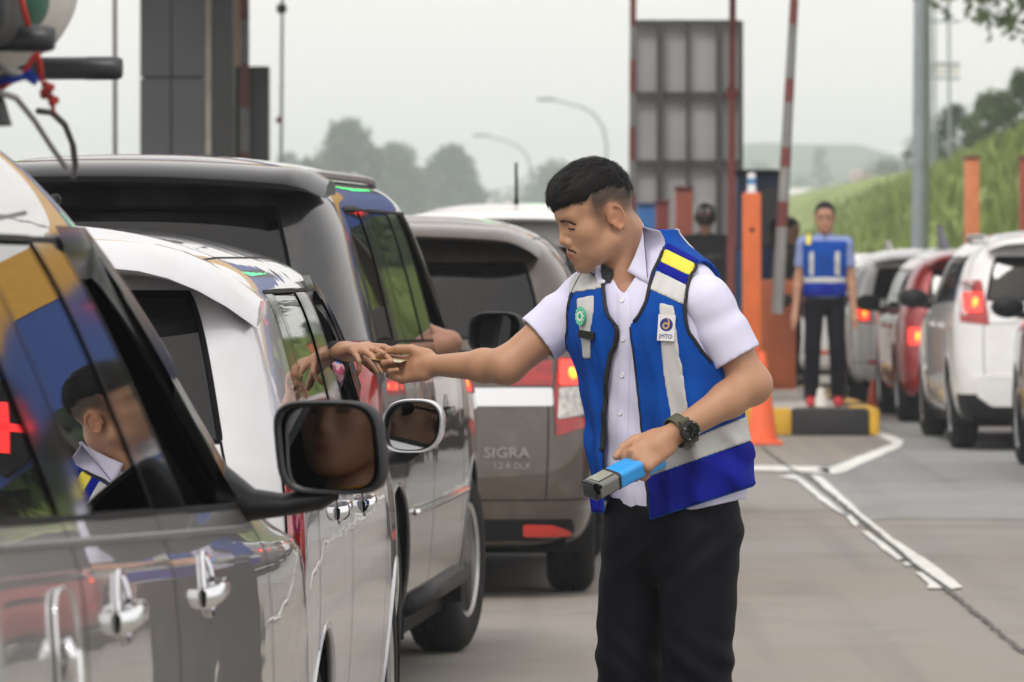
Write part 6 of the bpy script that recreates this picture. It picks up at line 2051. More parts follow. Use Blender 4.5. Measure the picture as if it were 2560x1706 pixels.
    if glasses:
        mb = MB()
        for sg in (-1, 1):
            c_ = C+HFx @ np.array([0.096, 0.031*sg, 0.008])
            mb.add([Vector(c_+HFx @ np.array([-0.006*abs(math.cos(a)), 0.027*math.cos(a), 0.019*math.sin(a)])) for a in [2*math.pi*k/16 for k in range(16)]], [tuple(range(16))])
            mb.tube([Vector(C+HFx @ np.array([0.088, 0.058*sg, 0.014])), Vector(C+HFx @ np.array([0.0, 0.083*sg, 0.018]))], 0.003, 6)
        mb.tube([Vector(C+HFx @ np.array([0.098, -0.012, 0.012])), Vector(C+HFx @ np.array([0.098, 0.012, 0.012]))], 0.002, 6)
        mb.build('sunglasses', GLOSSB, t)
    if cap is not None:
        def f_c(p):
            q = ((p-np.float32(C)) @ np.float32(HFx)).astype(np.float32)
            d = s_ell(q, (-0.008, 0, 0.040), (0.128, 0.108, 0.125))
            d = np.maximum(d, np.maximum(q[..., 0]*0.9-q[..., 2]-0.02, -0.075-q[..., 2]))
            return np.maximum(d, -s_ell(q, (-0.008, 0, 0.04), (0.108, 0.092, 0.105)))
        V, Q = sdf_mesh(f_c, C-0.18, C+0.2, voxel, 1); h = vq_obj('helmet', V, Q, cap, t)
        q0 = C+HFx @ np.array([-0.122, 0, 0.055]); Mh = Matrix(frame4(q0, HFx[:, 1], -HFx[:, 0]).tolist())
        MB().box((-0.045, -0.03, -0.006), (0.045, 0.03, 0.006), 0.004, Mh).build('helmet_sticker', mat('helmet_white', (0.75, 0.74, 0.72), 0.4), h)
        MB().box((-0.045, 0.0, 0.0062), (0.045, 0.03, 0.0075), 0.0, Mh).build('helmet_sticker', mat('helmet_red', (0.6, 0.04, 0.03), 0.4), h)
    return t
def standing(h=1.66, yaw=0.0, arm=0.10, lean=0.0):
    """joints of an upright figure facing -Y turned by yaw; feet at z = 0"""
    k = h/1.66
    J = dict(head=(0, 0.0, 1.53), neck=(0, 0.01, 1.375), hip=(0, 0.01, 0.90), lsh=(0.165, 0.01, 1.33), rsh=(-0.165, 0.01, 1.33), lel=(0.205+arm*0.3, 0.03, 1.05), rel=(-0.205-arm*0.3, 0.03, 1.05),
             lwr=(0.225+arm*0.5, -0.03, 0.81), rwr=(-0.225-arm*0.5, -0.03, 0.81), lhp=(0.085, 0.01, 0.84), rhp=(-0.085, 0.01, 0.84), lkn=(0.10, -0.01, 0.47), rkn=(-0.10, -0.01, 0.47), lan=(0.11, 0.03, 0.08), ran=(-0.11, 0.03, 0.08))
    c, s_ = math.cos(yaw), math.sin(yaw); o = {}
    for n, (x, y, z) in J.items(): o[n] = (k*(x*c-y*s_), k*(x*s_+y*c), k*z)
    return o
DARKC = mat('black_jacket', (0.010, 0.010, 0.011), 0.7, var=0.2, vscale=20)
BLUSH = mat('pale_blue_shirt', (0.22, 0.28, 0.52), 0.85, var=0.06, vscale=20)
REDSH = mat('red_shoe', (0.45, 0.02, 0.03), 0.5)
# attendant on the kerb
c = P(2062, 0, 45.1)
simple_person('person', (c.x, 45.1, 0.202), 'attendant in blue reflective vest standing on the painted kerb', standing(1.64, R(-4), 0.02),
    dict(skin=(0.40, 0.21, 0.13), shirt=BLUSH, trousers=PANT, shoes=REDSH, width=0.185), (-0.05, -1, -0.06), vest=True, voxel=0.010)
# two people in black further back by the booth
c = P(1763, 0, 50.5)
J = standing(1.68, R(170), 0.0)
bk1 = simple_person('person', (c.x, 50.5, 0.202), 'rider in black jacket and black helmet seen from behind', J,
    dict(skin=(0.34, 0.18, 0.11), shirt=DARKC, trousers=PANT, shoes=SHOE, sleeve=1.2, width=0.225), (0.1, 1, -0.1), cap=mat('helmet_black', (0.012, 0.012, 0.013), 0.25, coat=0.6), voxel=0.012)
text_obj('jacket_lettering', 'SECURITY', 0.055, mat('jacket_print', (0.25, 0.25, 0.25), 0.7), (0.02, -0.135, 1.21), (R(90), 0, R(-4)), bk1, 0.002)
c = P(1978, 0, 52.5)
simple_person('person', (c.x-0.02, 52.5, 0.202), 'person in black behind the orange cabinet, half hidden by the boom', standing(1.56, R(60), 0.0),
    dict(skin=(0.34, 0.18, 0.11), shirt=DARKC, trousers=PANT, shoes=SHOE, sleeve=1.2), (0.8, -0.5, -0.2), voxel=0.012)

# ------------------------------------------------------------------ drivers, in car coordinates turned to the world
def seated(car, name, x, y, zseat, label, cols, rel, rwr, face, hands=None, lel=None, lwr=None, **k):
    """figure on the driver's seat; rel / rwr: right elbow and wrist in car coordinates"""
    mw = car.root.matrix_world
    base = mw @ Vector((x, y, zseat))
    R3 = np.array(mw.to_3x3())
    def W(v): return R3 @ (np.array(v)-np.array((x, y, zseat)))
    J = dict(hip=W((x, y, zseat+0.10)), neck=W((x, y-0.10, zseat+0.60)), head=W((x, y-0.06, zseat+0.755)), rsh=W((x+0.175, y-0.08, zseat+0.545)), lsh=W((x-0.175, y-0.08, zseat+0.545)),
             rel=W(rel), rwr=W(rwr), lel=W(lel or (x-0.25, y+0.10, zseat+0.33)), lwr=W(lwr or (x-0.08, y+0.36, zseat+0.42)),
             lhp=W((x-0.10, y, zseat+0.09)), rhp=W((x+0.10, y, zseat+0.09)), lkn=W((x-0.14, y+0.44, zseat+0.12)), rkn=W((x+0.14, y+0.44, zseat+0.12)), lan=W((x-0.14, y+0.58, zseat-0.25)), ran=W((x+0.14, y+0.58, zseat-0.25)))
    return simple_person(name, tuple(base), label, J, cols, tuple(R3 @ np.array(face)), hands=hands, **k)
MUST = mat('mustard_shirt', (0.42, 0.19, 0.015), 0.85, var=0.1, vscale=20)
DGREY = mat('dark_sleeve', (0.010, 0.010, 0.012), 0.8)
WSH = mat('beige_shirt', (0.45, 0.40, 0.36), 0.85)
# 1: driver of the silver carrier
d1 = seated(c1, 'person', 0.37, 2.22, 0.50, 'driver in a mustard shirt inside the silver carrier, seen in its mirror',
    dict(skin=(0.36, 0.17, 0.10), shirt=MUST, trousers=PANT, shoes=SHOE), (0.60, 2.28, 0.80), (0.48, 2.58, 0.90), (0.12, 1, 0.0), voxel=0.009, legs=False)
# 2: driver of the pearl hatchback, right arm out of the window
whand = P(842, 884, 13.06); inv2 = c2.root.matrix_world.inverted(); lw = inv2 @ whand
hx = np.array([0.66, -0.70, 0.16])
fr2 = frame4(np.array(whand), hx, np.array([0.10, -0.28, 0.92]))
pose2 = dict(spread=[0.10, 0.02, -0.06, -0.14], flex=[(0.20, 0.22, 0.15), (0.36, 0.30, 0.2), (0.55, 0.38, 0.25), (0.95, 0.9, 0.5)],
             thumb=[(0.020, 0.026, -0.006), (0.040, 0.046, -0.030), (0.060, 0.046, -0.052), (0.078, 0.038, -0.064)])
sx, sy, sz = 0.37, 1.86, 0.42
base2 = np.array(c2.root.matrix_world @ Vector((sx, sy, sz)))
fr2l = fr2.copy(); fr2l[:3, 3] -= base2
d2 = seated(c2, 'person', sx, sy, sz, 'driver in dark clothes and sunglasses reaching out of the pearl hatchback',
    dict(skin=(0.46, 0.25, 0.155), shirt=DGREY, trousers=PANT, shoes=SHOE, sleeve=1.2), (0.66, 1.98, 0.92), tuple(lw), (0.10, 1, 0.05), hands={'r': (fr2l, pose2, 1)}, voxel=0.0062, legs=False, glasses=True)
# cuff and patterned sleeve end on that arm
wv = np.array(whand); elw = np.array(c2.root.matrix_world @ Vector((0.66, 1.98, 0.92))); axw = (elw-wv)/np.linalg.norm(elw-wv)
FLORAL = bpy.data.materials.new('floral_cloth'); n_, l_ = nodes_of(FLORAL); b_ = n_['Principled BSDF']; b_.inputs['Roughness'].default_value = 0.85
vo = n_.new('ShaderNodeTexVoronoi'); vo.inputs['Scale'].default_value = 70; tc_ = n_.new('ShaderNodeTexCoord'); l_.new(tc_.outputs['Object'], vo.inputs['Vector'])
cr_ = n_.new('ShaderNodeValToRGB'); cr_.color_ramp.interpolation = 'CONSTANT'
for i, (ps, cc_) in enumerate(((0, (0.55, 0.08, 0.16)), (0.3, (0.75, 0.45, 0.5)), (0.5, (0.04, 0.16, 0.62)), (0.68, (0.62, 0.12, 0.25)), (0.85, (0.6, 0.6, 0.75)))):
    e_ = cr_.color_ramp.elements[i] if i < 2 else cr_.color_ramp.elements.new(ps)
    e_.position = ps; e_.color = cc_ + (1,)
sp_ = n_.new('ShaderNodeSeparateColor'); l_.new(vo.outputs['Color'], sp_.inputs[0]); l_.new(sp_.outputs[0], cr_.inputs[0]); l_.new(cr_.outputs[0], b_.inputs['Base Color'])
loD = np.array(d2.location)
V, Q = sdf_mesh(lambda p: s_cone(p, wv+axw*0.005, wv+axw*0.06, 0.034, 0.039)+0.0015*fnoise(p, 90, 4), wv-0.10, wv+0.12, 0.004, 1)
vq_obj('cuff', V-loD, Q, DGREY, d2)
fp0 = np.array(P(842, 925, 13.02)); fp1 = np.array(P(846, 962, 13.04))
V, Q = sdf_mesh(lambda p: s_cone(p, fp0, fp1, 0.020, 0.009)+0.0035*fnoise(p, 120, 6), fp0-0.08, fp0+0.08, 0.0035, 1)
vq_obj('patterned_cloth', V-loD, Q, FLORAL, d2)
# 3: driver of the black carrier, elbow on the sill
e3 = c3.root.matrix_world.inverted() @ P(1155, 858, 18.9)
d3 = seated(c3, 'person', 0.37, 2.16, 0.52, 'driver resting an elbow on the window sill of the black carrier',
    dict(skin=(0.40, 0.20, 0.13), shirt=WSH, trousers=PANT, shoes=SHOE, sleeve=0.55), (e3.x-0.04, e3.y-0.02, e3.z), (0.52, e3.y+0.20, e3.z+0.10), (0.10, 1, 0.0), voxel=0.009, legs=False)
# ------------------------------------------------------------------ door mirrors turned to the drivers
def head_of(t, dz=0.0): return Vector(t.location)+Vector((0, 0, 0))
bpy.context.view_layer.update()
def wpt(car, p): return car.root.matrix_world @ Vector(p)
mir1 = P(819, 1120, 9.08)
door_mirror(c1, mir1, 0.178, 0.154, wpt(c1, (0.36, 2.20, 1.20)), BLACK, 0.12, 4.2, base_local=(c1.surf(3.10, 1.0)[0] + Vector((0.0, 0, -0.02))), skew=-0.10)
mir2 = P(1028, 1066, 13.45)
door_mirror(c2, mir2, 0.152, 0.132, wpt(c2, (0.37, 1.80, 1.16)), PEARL, 0.12, 2.7, base_local=(c2.surf(2.72, 0.97)[0] + Vector((0, 0, -0.02))), skew=0.10)
mir3 = P(1236, 832, 18.72)
door_mirror(c3, mir3, 0.182, 0.140, wpt(c3, (0.40, 2.12, 1.26)), BLACK, 0.12, 3.4, base_local=(c3.surf(2.85, 1.12)[0]), skew=0.06)
# ------------------------------------------------------------------ toll plaza
ORANGE = mat('orange_paint', (0.62, 0.13, 0.028), 0.55, var=0.14, vscale=4, bump=0.06, bscale=40)
BRICKO = mat('cabinet_orange', (0.36, 0.088, 0.026), 0.6, var=0.16, vscale=3, bump=0.06, bscale=40)
NAVYP = mat('booth_blue', (0.012, 0.03, 0.13), 0.45, var=0.1)
CLAD = mat('grey_cladding', (0.075, 0.078, 0.085), 0.4, 0.3, var=0.12, vscale=2)
CLADD = mat('dark_cladding', (0.022, 0.022, 0.024), 0.45, var=0.15, vscale=2)
GALV = mat('galvanised_steel', (0.30, 0.34, 0.37), 0.45, 0.5, var=0.12, vscale=5)
MAROON = mat('maroon_paint', (0.16, 0.03, 0.03), 0.6, var=0.1)
FRAMED = mat('dark_frame', (0.035, 0.033, 0.032), 0.6, var=0.15)
BOARDG = mat('board_back', (0.42, 0.425, 0.43), 0.6, 0.2, var=0.06, vscale=2)
YELF = mat('fascia_yellow', (0.62, 0.34, 0.05), 0.5, var=0.06); BLUF = mat('fascia_blue', (0.025, 0.075, 0.30), 0.45, var=0.08)
def xz(u, v, d): p = P(u, v, d); return p.x, p.z
def boxpx(name, u0, u1, v0, v1, d, dep, m, parent, org, bev=0.01, zlo=None):
    x0, z1 = xz(u0, v0, d); x1, z0 = xz(u1, v1, d)
    if zlo is not None: z0 = zlo
    return MB().box((x0-org[0], d-org[1], z0-org[2]), (x1-org[0], d+dep-org[1], z1-org[2]), bev).build(name, m, parent, True, 30)
# --- canopy on columns
can = empty('toll_canopy', (0, 46.6, 0)); tag(can, 'toll plaza canopy with blue and yellow fascia over the lanes', 'canopy')
def cb(name, lo, hi, m, b=0.0): return MB().box(lo, hi, b).build(name, m, can)
cb('fascia', (-15, 0, 4.06), (17, 0.12, 5.30), BLUF); cb('fascia', (-15, -0.02, 5.302), (17, 0.12, 6.3), YELF)
cb('roof', (-15, 0.122, 5.9), (17, 5.2, 6.2), CLAD)
for k in range(3): cb('beam', (-15, 0.9+k*1.5, 4.5), (17, 1.15+k*1.5, 5.0), CLADD)
for k in range(12): cb('ceiling_panel', (-14.9+k*2.65, 0.13, 5.05), (-12.3+k*2.65, 5.1, 5.09), mat('ceiling_panel', (0.16, 0.13, 0.11), 0.7, var=0.1))
for sg, m_ in ((7.3, 'x'), (4.1, 'x'), (0.25, 'a'), (-4.5, 'a')):
    b = MB().box((sg-0.45, -0.16, 4.10), (sg+0.45, -0.03, 5.0), 0.03).build('lane_signal', BLACK, can)
    if m_ == 'x':
        mb = MB()
        for a in (45, -45): mb.box((-0.32, -0.02, -0.05), (0.32, 0.0, 0.05), 0, Matrix.Translation((sg, -0.17, 4.55)) @ Matrix.Rotation(R(a), 4, 'Y'))
        mb.build('red_cross', mat('signal_red', (0.6, 0.02, 0.02), 0.4, emit=(1, 0.03, 0.03), estr=2.6), b)
    else:
        mb = MB().add([(sg-0.07, -0.18, 4.9), (sg+0.07, -0.18, 4.9), (sg+0.07, -0.18, 4.5), (sg+0.25, -0.18, 4.5), (sg, -0.18, 4.2), (sg-0.25, -0.18, 4.5), (sg-0.07, -0.18, 4.5)], [tuple(range(7))])
        mb.build('green_arrow', mat('signal_green', (0.02, 0.6, 0.1), 0.4, emit=(0.02, 1, 0.22), estr=3), b)
# left column with cladding panels
col = empty('canopy_column', (-2.85, 48.0, 0)); tag(col, 'tall grey panelled column at the upper left', 'column')
oc = (-2.85, 48.0, 0)
xs_ = [xz(u, 0, 48.0)[0]-oc[0] for u in (350, 428, 512, 528, 582)]
for a, b_, nm, m_ in ((xs_[0], xs_[1]-0.006, 'cladding_panel', CLAD), (xs_[1]+0.006, xs_[2]-0.003, 'cladding_panel', CLAD)):
    for z0, z1 in ((0, 1.0), (1.01, 2.94), (2.955, 4.5)): MB().box((a, 0, z0), (b_, 0.45, z1), 0.008).build(nm, m_, col)
MB().box((xs_[2]+0.002, 0.02, 0), (xs_[3]-0.002, 0.44, 4.5), 0.004).build('corner_strip', mat('beige_strip', (0.36, 0.34, 0.28), 0.5, var=0.2), col)
MB().box((xs_[3], 0.01, 0), (xs_[4], 0.5, 4.5), 0.004).build('side_panel', CLADD, col)
MB().box((xs_[0]+0.03, 0.03, 0), (xs_[2]-0.03, 0.42, 4.5)).build('core', BLACK, col)
col2 = empty('display_pillar', (-2.35, 50, 0)); tag(col2, 'black upright panel right of the grey column', 'pillar')
boxpx('panel', 588, 672, 166, 900, 50, 0.25, mat('panel_black', (0.008, 0.008, 0.009), 0.35), col2, (-2.35, 50, 0), 0.01, 0)
p3 = empty('peach_post', (-2.5, 51, 0)); tag(p3, 'peach painted post behind the grey column', 'post')
boxpx('post', 578, 606, -60, 900, 51, 0.10, mat('peach_paint', (0.62, 0.36, 0.20), 0.55, var=0.1), p3, (-2.5, 51, 0), 0.01, 0)
def pole(name, u0, v0, u1, v1, d, r0, r1, m, label, cat='pole', bands=None, balls=(), n=10):
    a = P(u0, v0, d); b = P(u1, v1, d); a = Vector((a.x, d, max(a.z, 0.0)))
    t = empty(name, (a.x, d, 0)); tag(t, label, cat)
    o = Vector((a.x, d, 0)); 
    if not bands: MB().tube([a-o, (a+b)/2-o, b-o], [r0, (r0+r1)/2, r1], n).build('shaft', m, t, True, 50)
    else:
        k = len(bands)
        for i, (f0, f1, bm_) in enumerate(bands):
            MB().tube([a.lerp(b, f0)-o, a.lerp(b, f1)-o], [lerp_(r0, r1, f0), lerp_(r0, r1, f1)], n).build('band', bm_, t, True, 50)
    for (u, v, r_, bm_) in balls:
        MB().ball(P(u, v, d)-o, r_, 12, 8).build('fitting', bm_, t, True)
    return t
GB = mat('boom_grey', (0.20, 0.20, 0.20), 0.5, var=0.15, vscale=8); RB = mat('boom_red', (0.16, 0.035, 0.03), 0.5, var=0.15, vscale=8); LG = mat('boom_pale', (0.25, 0.25, 0.24), 0.5, var=0.12)
pole('striped_post', 612, 1100, 612, -60, 49.5, 0.045, 0.040, RB, 'slim red and grey striped post in front of the black panel', 'post', [(0.0+0.1*i, 0.1*(i+1), (GB, RB)[i % 2]) for i in range(10)])
pole('signal_mast', 698, 1000, 706, -30, 56, 0.022, 0.018, GALV, 'thin mast with a small lamp right of the black panel', 'mast', None, [(704, 22, 0.055, BLACK), (698, 300, 0.035, MAROON)])
pole('thin_pole', 289, 1000, 287, -60, 53, 0.022, 0.020, mat('mauve_paint', (0.20, 0.13, 0.15), 0.6), 'thin purplish pole at the far left above the luggage', 'pole')
# right: sign board seen from behind
sb = empty('sign_board', (1.95, 62, 0)); tag(sb, 'large grey sign board seen from behind on dark posts', 'sign')
ob = (1.95, 62, 0)
for (u0, u1) in ((1586, 1644), (1656, 1716), (1722, 1792), (1803, 1846)):
    for (v0, v1) in ((62, 231), (238, 402), (409, 640)): boxpx('panel', u0, u1, v0, v1, 62.2, 0.03, BOARDG, sb, ob, 0.0)
for (u0, u1) in ((1642, 1658), (1790, 1806)): boxpx('post', u0, u1, 52, 1000, 62.0, 0.15, FRAMED, sb, ob, 0.01, 0)
boxpx('stiffener', 1715, 1724, 62, 640, 62.05, 0.1, FRAMED, sb, ob, 0.0)
boxpx('frame_side', 1580, 1587, 52, 640, 62.04, 0.12, FRAMED, sb, ob, 0.0); boxpx('frame_side', 1846, 1858, 52, 640, 62.04, 0.12, FRAMED, sb, ob, 0.0)
for v in (50, 230, 401): boxpx('cross_bar', 1587, 1846, v, v+12, 62.08, 0.08, FRAMED, sb, ob, 0.0)
pole('striped_post', 1578, 1000, 1583, -60, 57, 0.040, 0.034, RB, 'red and grey striped post at the left edge of the sign board', 'post', [(0.08*i, 0.08*(i+1), (GB, RB)[i % 2]) for i in range(13)])
pole('red_post', 1826, 1000, 1832, -60, 49.2, 0.045, 0.030, mat('faded_red', (0.30, 0.075, 0.06), 0.55, var=0.15), 'slim faded red post with a knob before the sign board', 'post', None, [(1829, 232, 0.06, mat('knob_red', (0.30, 0.06, 0.05), 0.5))])
# raised boom with counterweight sleeve
bo = pole('barrier_boom', 1943, 785, 1992, -120, 46.9, 0.055, 0.034, GB, 'raised red and grey barrier boom left of the attendant on the kerb', 'barrier',
     [(0.0, 0.24, LG), (0.24, 0.31, RB), (0.31, 0.405, LG), (0.405, 0.46, RB), (0.46, 0.585, GB), (0.585, 0.65, RB), (0.65, 0.80, GB), (0.80, 0.87, RB), (0.87, 1.0, GB)])
ca = empty('barrier_cabinet', (2.32, 47.3, 0.2)); tag(ca, 'rusty orange barrier cabinet carrying the raised boom', 'cabinet')
oc = (2.32, 47.3, 0.2)
boxpx('body', 1893, 1990, 700, 1000, 47.4, 0.55, BRICKO, ca, oc, 0.015, 0.2)
boxpx('door', 1903, 1980, 720, 960, 47.385, 0.014, BRICKO, ca, oc, 0.004)
boxpx('base', 1886, 1996, 975, 1000, 47.35, 0.62, ISL, ca, oc, 0.01, 0.2)
MB().tube([(-0.02, -0.42, 0.85), (-0.02, 0.1, 0.85)], 0.05, 12).build('boom_axle', BLACK, ca, True)
ps = empty('orange_post', (2.05, 46.6, 0.2)); tag(ps, 'square orange post with a small lamp on top beside the barrier', 'post')
op = (2.05, 46.6, 0.2)
boxpx('post', 1857, 1903, 482, 990, 46.6, 0.16, ORANGE, ps, op, 0.012, 0.2)
MB().lathe([(0.0, 0.165), (0.028, 0.165), (0.036, 0.15), (0.036, 0.02), (0.05, 0.0)], 'z', 16, Matrix.Translation((P(1880, 482, 46.6).x-2.05, 0.08, P(0, 482, 46.6).z-0.2))).build('lamp', mat('lamp_white', (0.7, 0.72, 0.75), 0.3), ps, True, 40)
MB().lathe([(0.0375, 0.07), (0.0375, 0.12)], 'z', 16, Matrix.Translation((P(1880, 482, 46.6).x-2.05, 0.08, P(0, 482, 46.6).z-0.2))).build('lamp_band', mat('lamp_blue', (0.08, 0.25, 0.5), 0.3), ps, True, 40)
MB().lathe([(0, -0.004), (0.02, -0.004), (0.02, 0)], 'y', 14, Matrix.Translation((P(1880, 575, 46.6).x-2.05, 0.0, P(0, 575, 46.6).z-0.2))).build('push_button', BLACK, ps, True)
# booth
bt = empty('toll_booth', (2.2, 53.5, 0.2)); tag(bt, 'dark blue toll booth with red base behind the orange post', 'booth')
ot = (2.2, 53.5, 0.2)
boxpx('wall', 1842, 1952, 438, 700, 53.5, 1.7, NAVYP, bt, ot, 0.01)
boxpx('roof', 1836, 1960, 424, 440, 53.4, 1.9, BLACK, bt, ot, 0.01)
boxpx('skirt', 1846, 1948, 700, 742, 53.52, 1.66, mat('booth_red', (0.42, 0.035, 0.02), 0.5, var=0.1), bt, ot, 0.01)
boxpx('base', 1850, 1944, 742, 980, 53.55, 1.6, BRICKO, bt, ot, 0.01, 0.2)
boxpx('window', 1906, 1946, 470, 620, 53.485, 0.012, GLOSSB, bt, ot, 0.0)
boxpx('window_frame', 1850, 1902, 470, 620, 53.487, 0.012, mat('booth_blue_light', (0.02, 0.045, 0.17), 0.5), bt, ot, 0.0)
for k, xx in enumerate((6.9, 10.6)):
    t = empty('side_booth', (xx, 47.4, 0)); tag(t, 'brown toll booth of the lanes beyond the right edge, reflected in the cars', 'booth', 'booths outside the picture')
    MB().box((-0.95, -0.4, 0), (0.95, 9.0, 0.2), 0.03).build('island', ISL, t)
    MB().box((-0.6, 0.4, 0.2), (0.6, 3.4, 1.15), 0.02).build('wall', BRICKO, t); MB().box((-0.58, 0.42, 1.152), (0.58, 3.38, 2.2), 0.0).build('glazing', GLOSSB, t)
    MB().box((-0.72, 0.28, 2.202), (0.72, 3.55, 2.75), 0.03).build('roof', mat('booth_brown', (0.10, 0.065, 0.05), 0.6, var=0.15), t)
    for q in (-0.75, 0.75): MB().box((q*0.5-0.2, 4.2, 0.2), (q*0.5+0.2, 4.7, 4.5), 0.02).build('column', mat('booth_brown', (0.10, 0.065, 0.05), 0.6, var=0.15), t)
# other posts and cabinets behind
def block(name, u0, u1, v0, d, dep, m, label, cat, zlo=0.0, cap=None):
    x0, _ = xz(u0, v0, d); x1, _ = xz(u1, v0, d)
    t = empty(name, ((x0+x1)/2, d, zlo)); tag(t, label, cat); o = ((x0+x1)/2, d, zlo)
    boxpx('body', u0, u1, v0, 1000, d, dep, m, t, o, 0.012, zlo)
    if cap: boxpx('cap', u0-3, u1+3, v0-8, v0-0.5, d-0.02, dep+0.04, cap, t, o, 0.006)
    return t
block('red_post', 1689, 1731, 474, 55.5, 0.16, mat('washed_red', (0.42, 0.11, 0.07), 0.6, var=0.12), 'washed out red square post behind the helmeted rider', 'post', 0.0, MAROON)
block('red_cabinet', 1640, 1672, 508, 58, 0.3, mat('dark_red', (0.20, 0.035, 0.03), 0.6, var=0.1), 'dark red cabinet at the foot of the sign board', 'cabinet', 0.0, MAROON)
block('blue_cabinet', 1594, 1640, 515, 59.5, 0.3, mat('mid_blue', (0.02, 0.13, 0.38), 0.5, var=0.1), 'mid blue cabinet right behind the attendant\'s head', 'cabinet', 0.0, NAVYP)
block('blue_cabinet', 1835, 1862, 625, 52, 0.2, mat('cyan_blue', (0.015, 0.14, 0.36), 0.5, var=0.1), 'bright blue cabinet beside the helmeted rider', 'cabinet', 0.0, NAVYP)
block('orange_pillar', 2413, 2449, 398, 64, 0.17, mat('orange_pale', (0.66, 0.21, 0.08), 0.55, var=0.12), 'tall orange square post before the grass bank', 'post', 0.0, MAROON)
block('rust_pillar', 2551, 2590, 398, 66, 0.17, mat('rust_red', (0.33, 0.06, 0.03), 0.6, var=0.12), 'rust red post at the right edge of the picture', 'post', 0.0, MAROON)
# lamp poles
pole('lamp_pole', 2299, 1000, 2313, -1500, 76, 0.125, 0.075, GALV, 'tall grey lamp pole before the grass bank', 'lamp pole', None, (), 16)
def street_lamp(pts, d, r_, label):
    t = empty('street_lamp', (P(pts[0][0], 0, d).x, d, 0)); tag(t, label, 'street lamp'); o = Vector(t.location)
    P3 = [P(u, v, d)-o for u, v in pts]; P3[0].z = 0
    MB().tube(P3, [r_*(1-0.4*i/len(P3)) for i in range(len(P3))], 8).build('post', GALV, t, True)
    e = P3[-1]; MB().box((e.x-1.2, -0.3, e.z-0.14), (e.x+0.3, 0.3, e.z+0.16), 0.08).build('lamp_head', GALV, t, True)
street_lamp([(1518, 1000), (1518, 450), (1516, 360), (1508, 318), (1488, 288), (1455, 268), (1415, 258), (1378, 249)], 470, 0.13, 'curved street lamp above the attendant\'s head')
street_lamp([(1328, 1000), (1328, 480), (1326, 420), (1318, 390), (1298, 368), (1262, 352), (1212, 339)], 580, 0.13, 'farther curved street lamp left of the attendant\'s head')
# lattice tower
lt = empty('lattice_tower', (P(2352, 0, 170).x, 170, 3)); tag(lt, 'faint lattice tower right of the grey lamp pole', 'tower'); ol = Vector(lt.location)
for u in (2328, 2340, 2376): MB().tube([P(u, 640, 170)-ol, P(u-6, -200, 170)-ol], 0.05, 6).build('leg', GALV, lt)
for v in (52, 158, 195): MB().tube([P(2325, v, 170)-ol, P(2400, v+2, 170)-ol], 0.05, 6).build('brace', GALV, lt)
boxpx('platform', 2322, 2400, 163, 184, 170, 0.8, mat('platform_white', (0.7, 0.7, 0.7), 0.6), lt, tuple(ol), 0.0)
# cones
def cone(u, vb, h, label, d=None, s_=1.0):
    d = d or FPX*CAMH/(vb-640); x = (u-1280)*d/FPX; t = empty('traffic_cone', (x, d, 0.0)); tag(t, label, 'cone')
    m = mat('cone_orange', (0.85, 0.14, 0.045), 0.5, var=0.06, vscale=8)
    MB().lathe([(0.118*s_, 0.03), (0.112*s_, 0.06), (0.030*s_, h*0.96), (0.024*s_, h), (0.0, h)], 'z', 24).build('body', m, t, True, 40)
    MB().box((-0.15*s_, -0.15*s_, 0.002), (0.15*s_, 0.15*s_, 0.031), 0.012).build('base', m, t, True, 30)
cone(1905, 1112, 0.70, 'orange traffic cone left of the painted kerb')
cone(2182, 1030, 0.30, 'small orange cone beside the white car, right of the kerb', None, 0.5)
wb = empty('white_block', (P(2052, 0, 44.8).x, 44.75, 0.217)); tag(wb, 'small white block between the feet of the attendant on the kerb', 'block')
MB().lathe([(0.05, 0.0), (0.048, 0.05), (0.035, 0.10), (0.028, 0.14), (0, 0.15)], 'z', 14).build('body', mat('white_block', (0.65, 0.64, 0.6), 0.8, var=0.1), wb, True, 50)
# car pennants
for (u, v0, v1, d, m_, lb) in ((2345, 632, 560, 53.5, mat('pennant_lilac', (0.5, 0.48, 0.62), 0.7), 'lilac pennant above the small white car'), (2215, 655, 600, 58.0, mat('pennant_white', (0.65, 0.66, 0.64), 0.7), 'white pennant beside the attendant on the kerb')):
    a = P(u, v0, d); t = empty('pennant', tuple(a)); tag(t, lb, 'pennant'); hgt = (v0-v1)*d/FPX
    MB().tube([(0, 0, -0.12), (0, 0, hgt)], 0.008, 6).build('staff', ALLOY, t)
    rows = [[(0.012+0.10*j/5*(1-i/6*0.75), 0.02*math.sin(j*1.2+i*0.4), hgt*(0.15+0.8*i/6)) for j in range(6)] for i in range(7)]
    o = MB().grid(rows).build('flag', m_, t, True); md = o.modifiers.new('t', 'SOLIDIFY'); md.thickness = 0.003

# ------------------------------------------------------------------ load on the roof of the silver carrier
PVC = mat('bar_plastic', (0.035, 0.037, 0.042), 0.38, var=0.15, vscale=10)
def crossbar(uend, v, d, r_, label, foot=True):
    e = P(uend, v, d); yaw = c1.root['yaw']; t = empty('roof_bar', tuple(e), -yaw); tag(t, label, 'roof bar')
    MB().lathe([(0.0, 0.0), (r_*0.85, 0.0), (r_, -0.006), (r_*1.04, -0.012), (r_*1.04, -0.05), (r_, -0.055), (r_, -1.25), (0, -1.25)], 'x', 20).build('tube', PVC, t, True, 35)
    if not foot: return e
    # clamp foot
    rws = []
    for z, hx, hy in ((-0.012, 0.020, 0.030), (-0.04, 0.030, 0.045), (-0.08, 0.045, 0.065), (-0.115, 0.055, 0.08)):
        rws.append([Vector((-0.115+hx*superpt(a, 3)[0], hy*superpt(a, 3)[1], z)) for a in [2*math.pi*k/20 for k in range(21)]])
    MB().grid(rws).build('clamp_foot', BLACK, t, True)
    return e
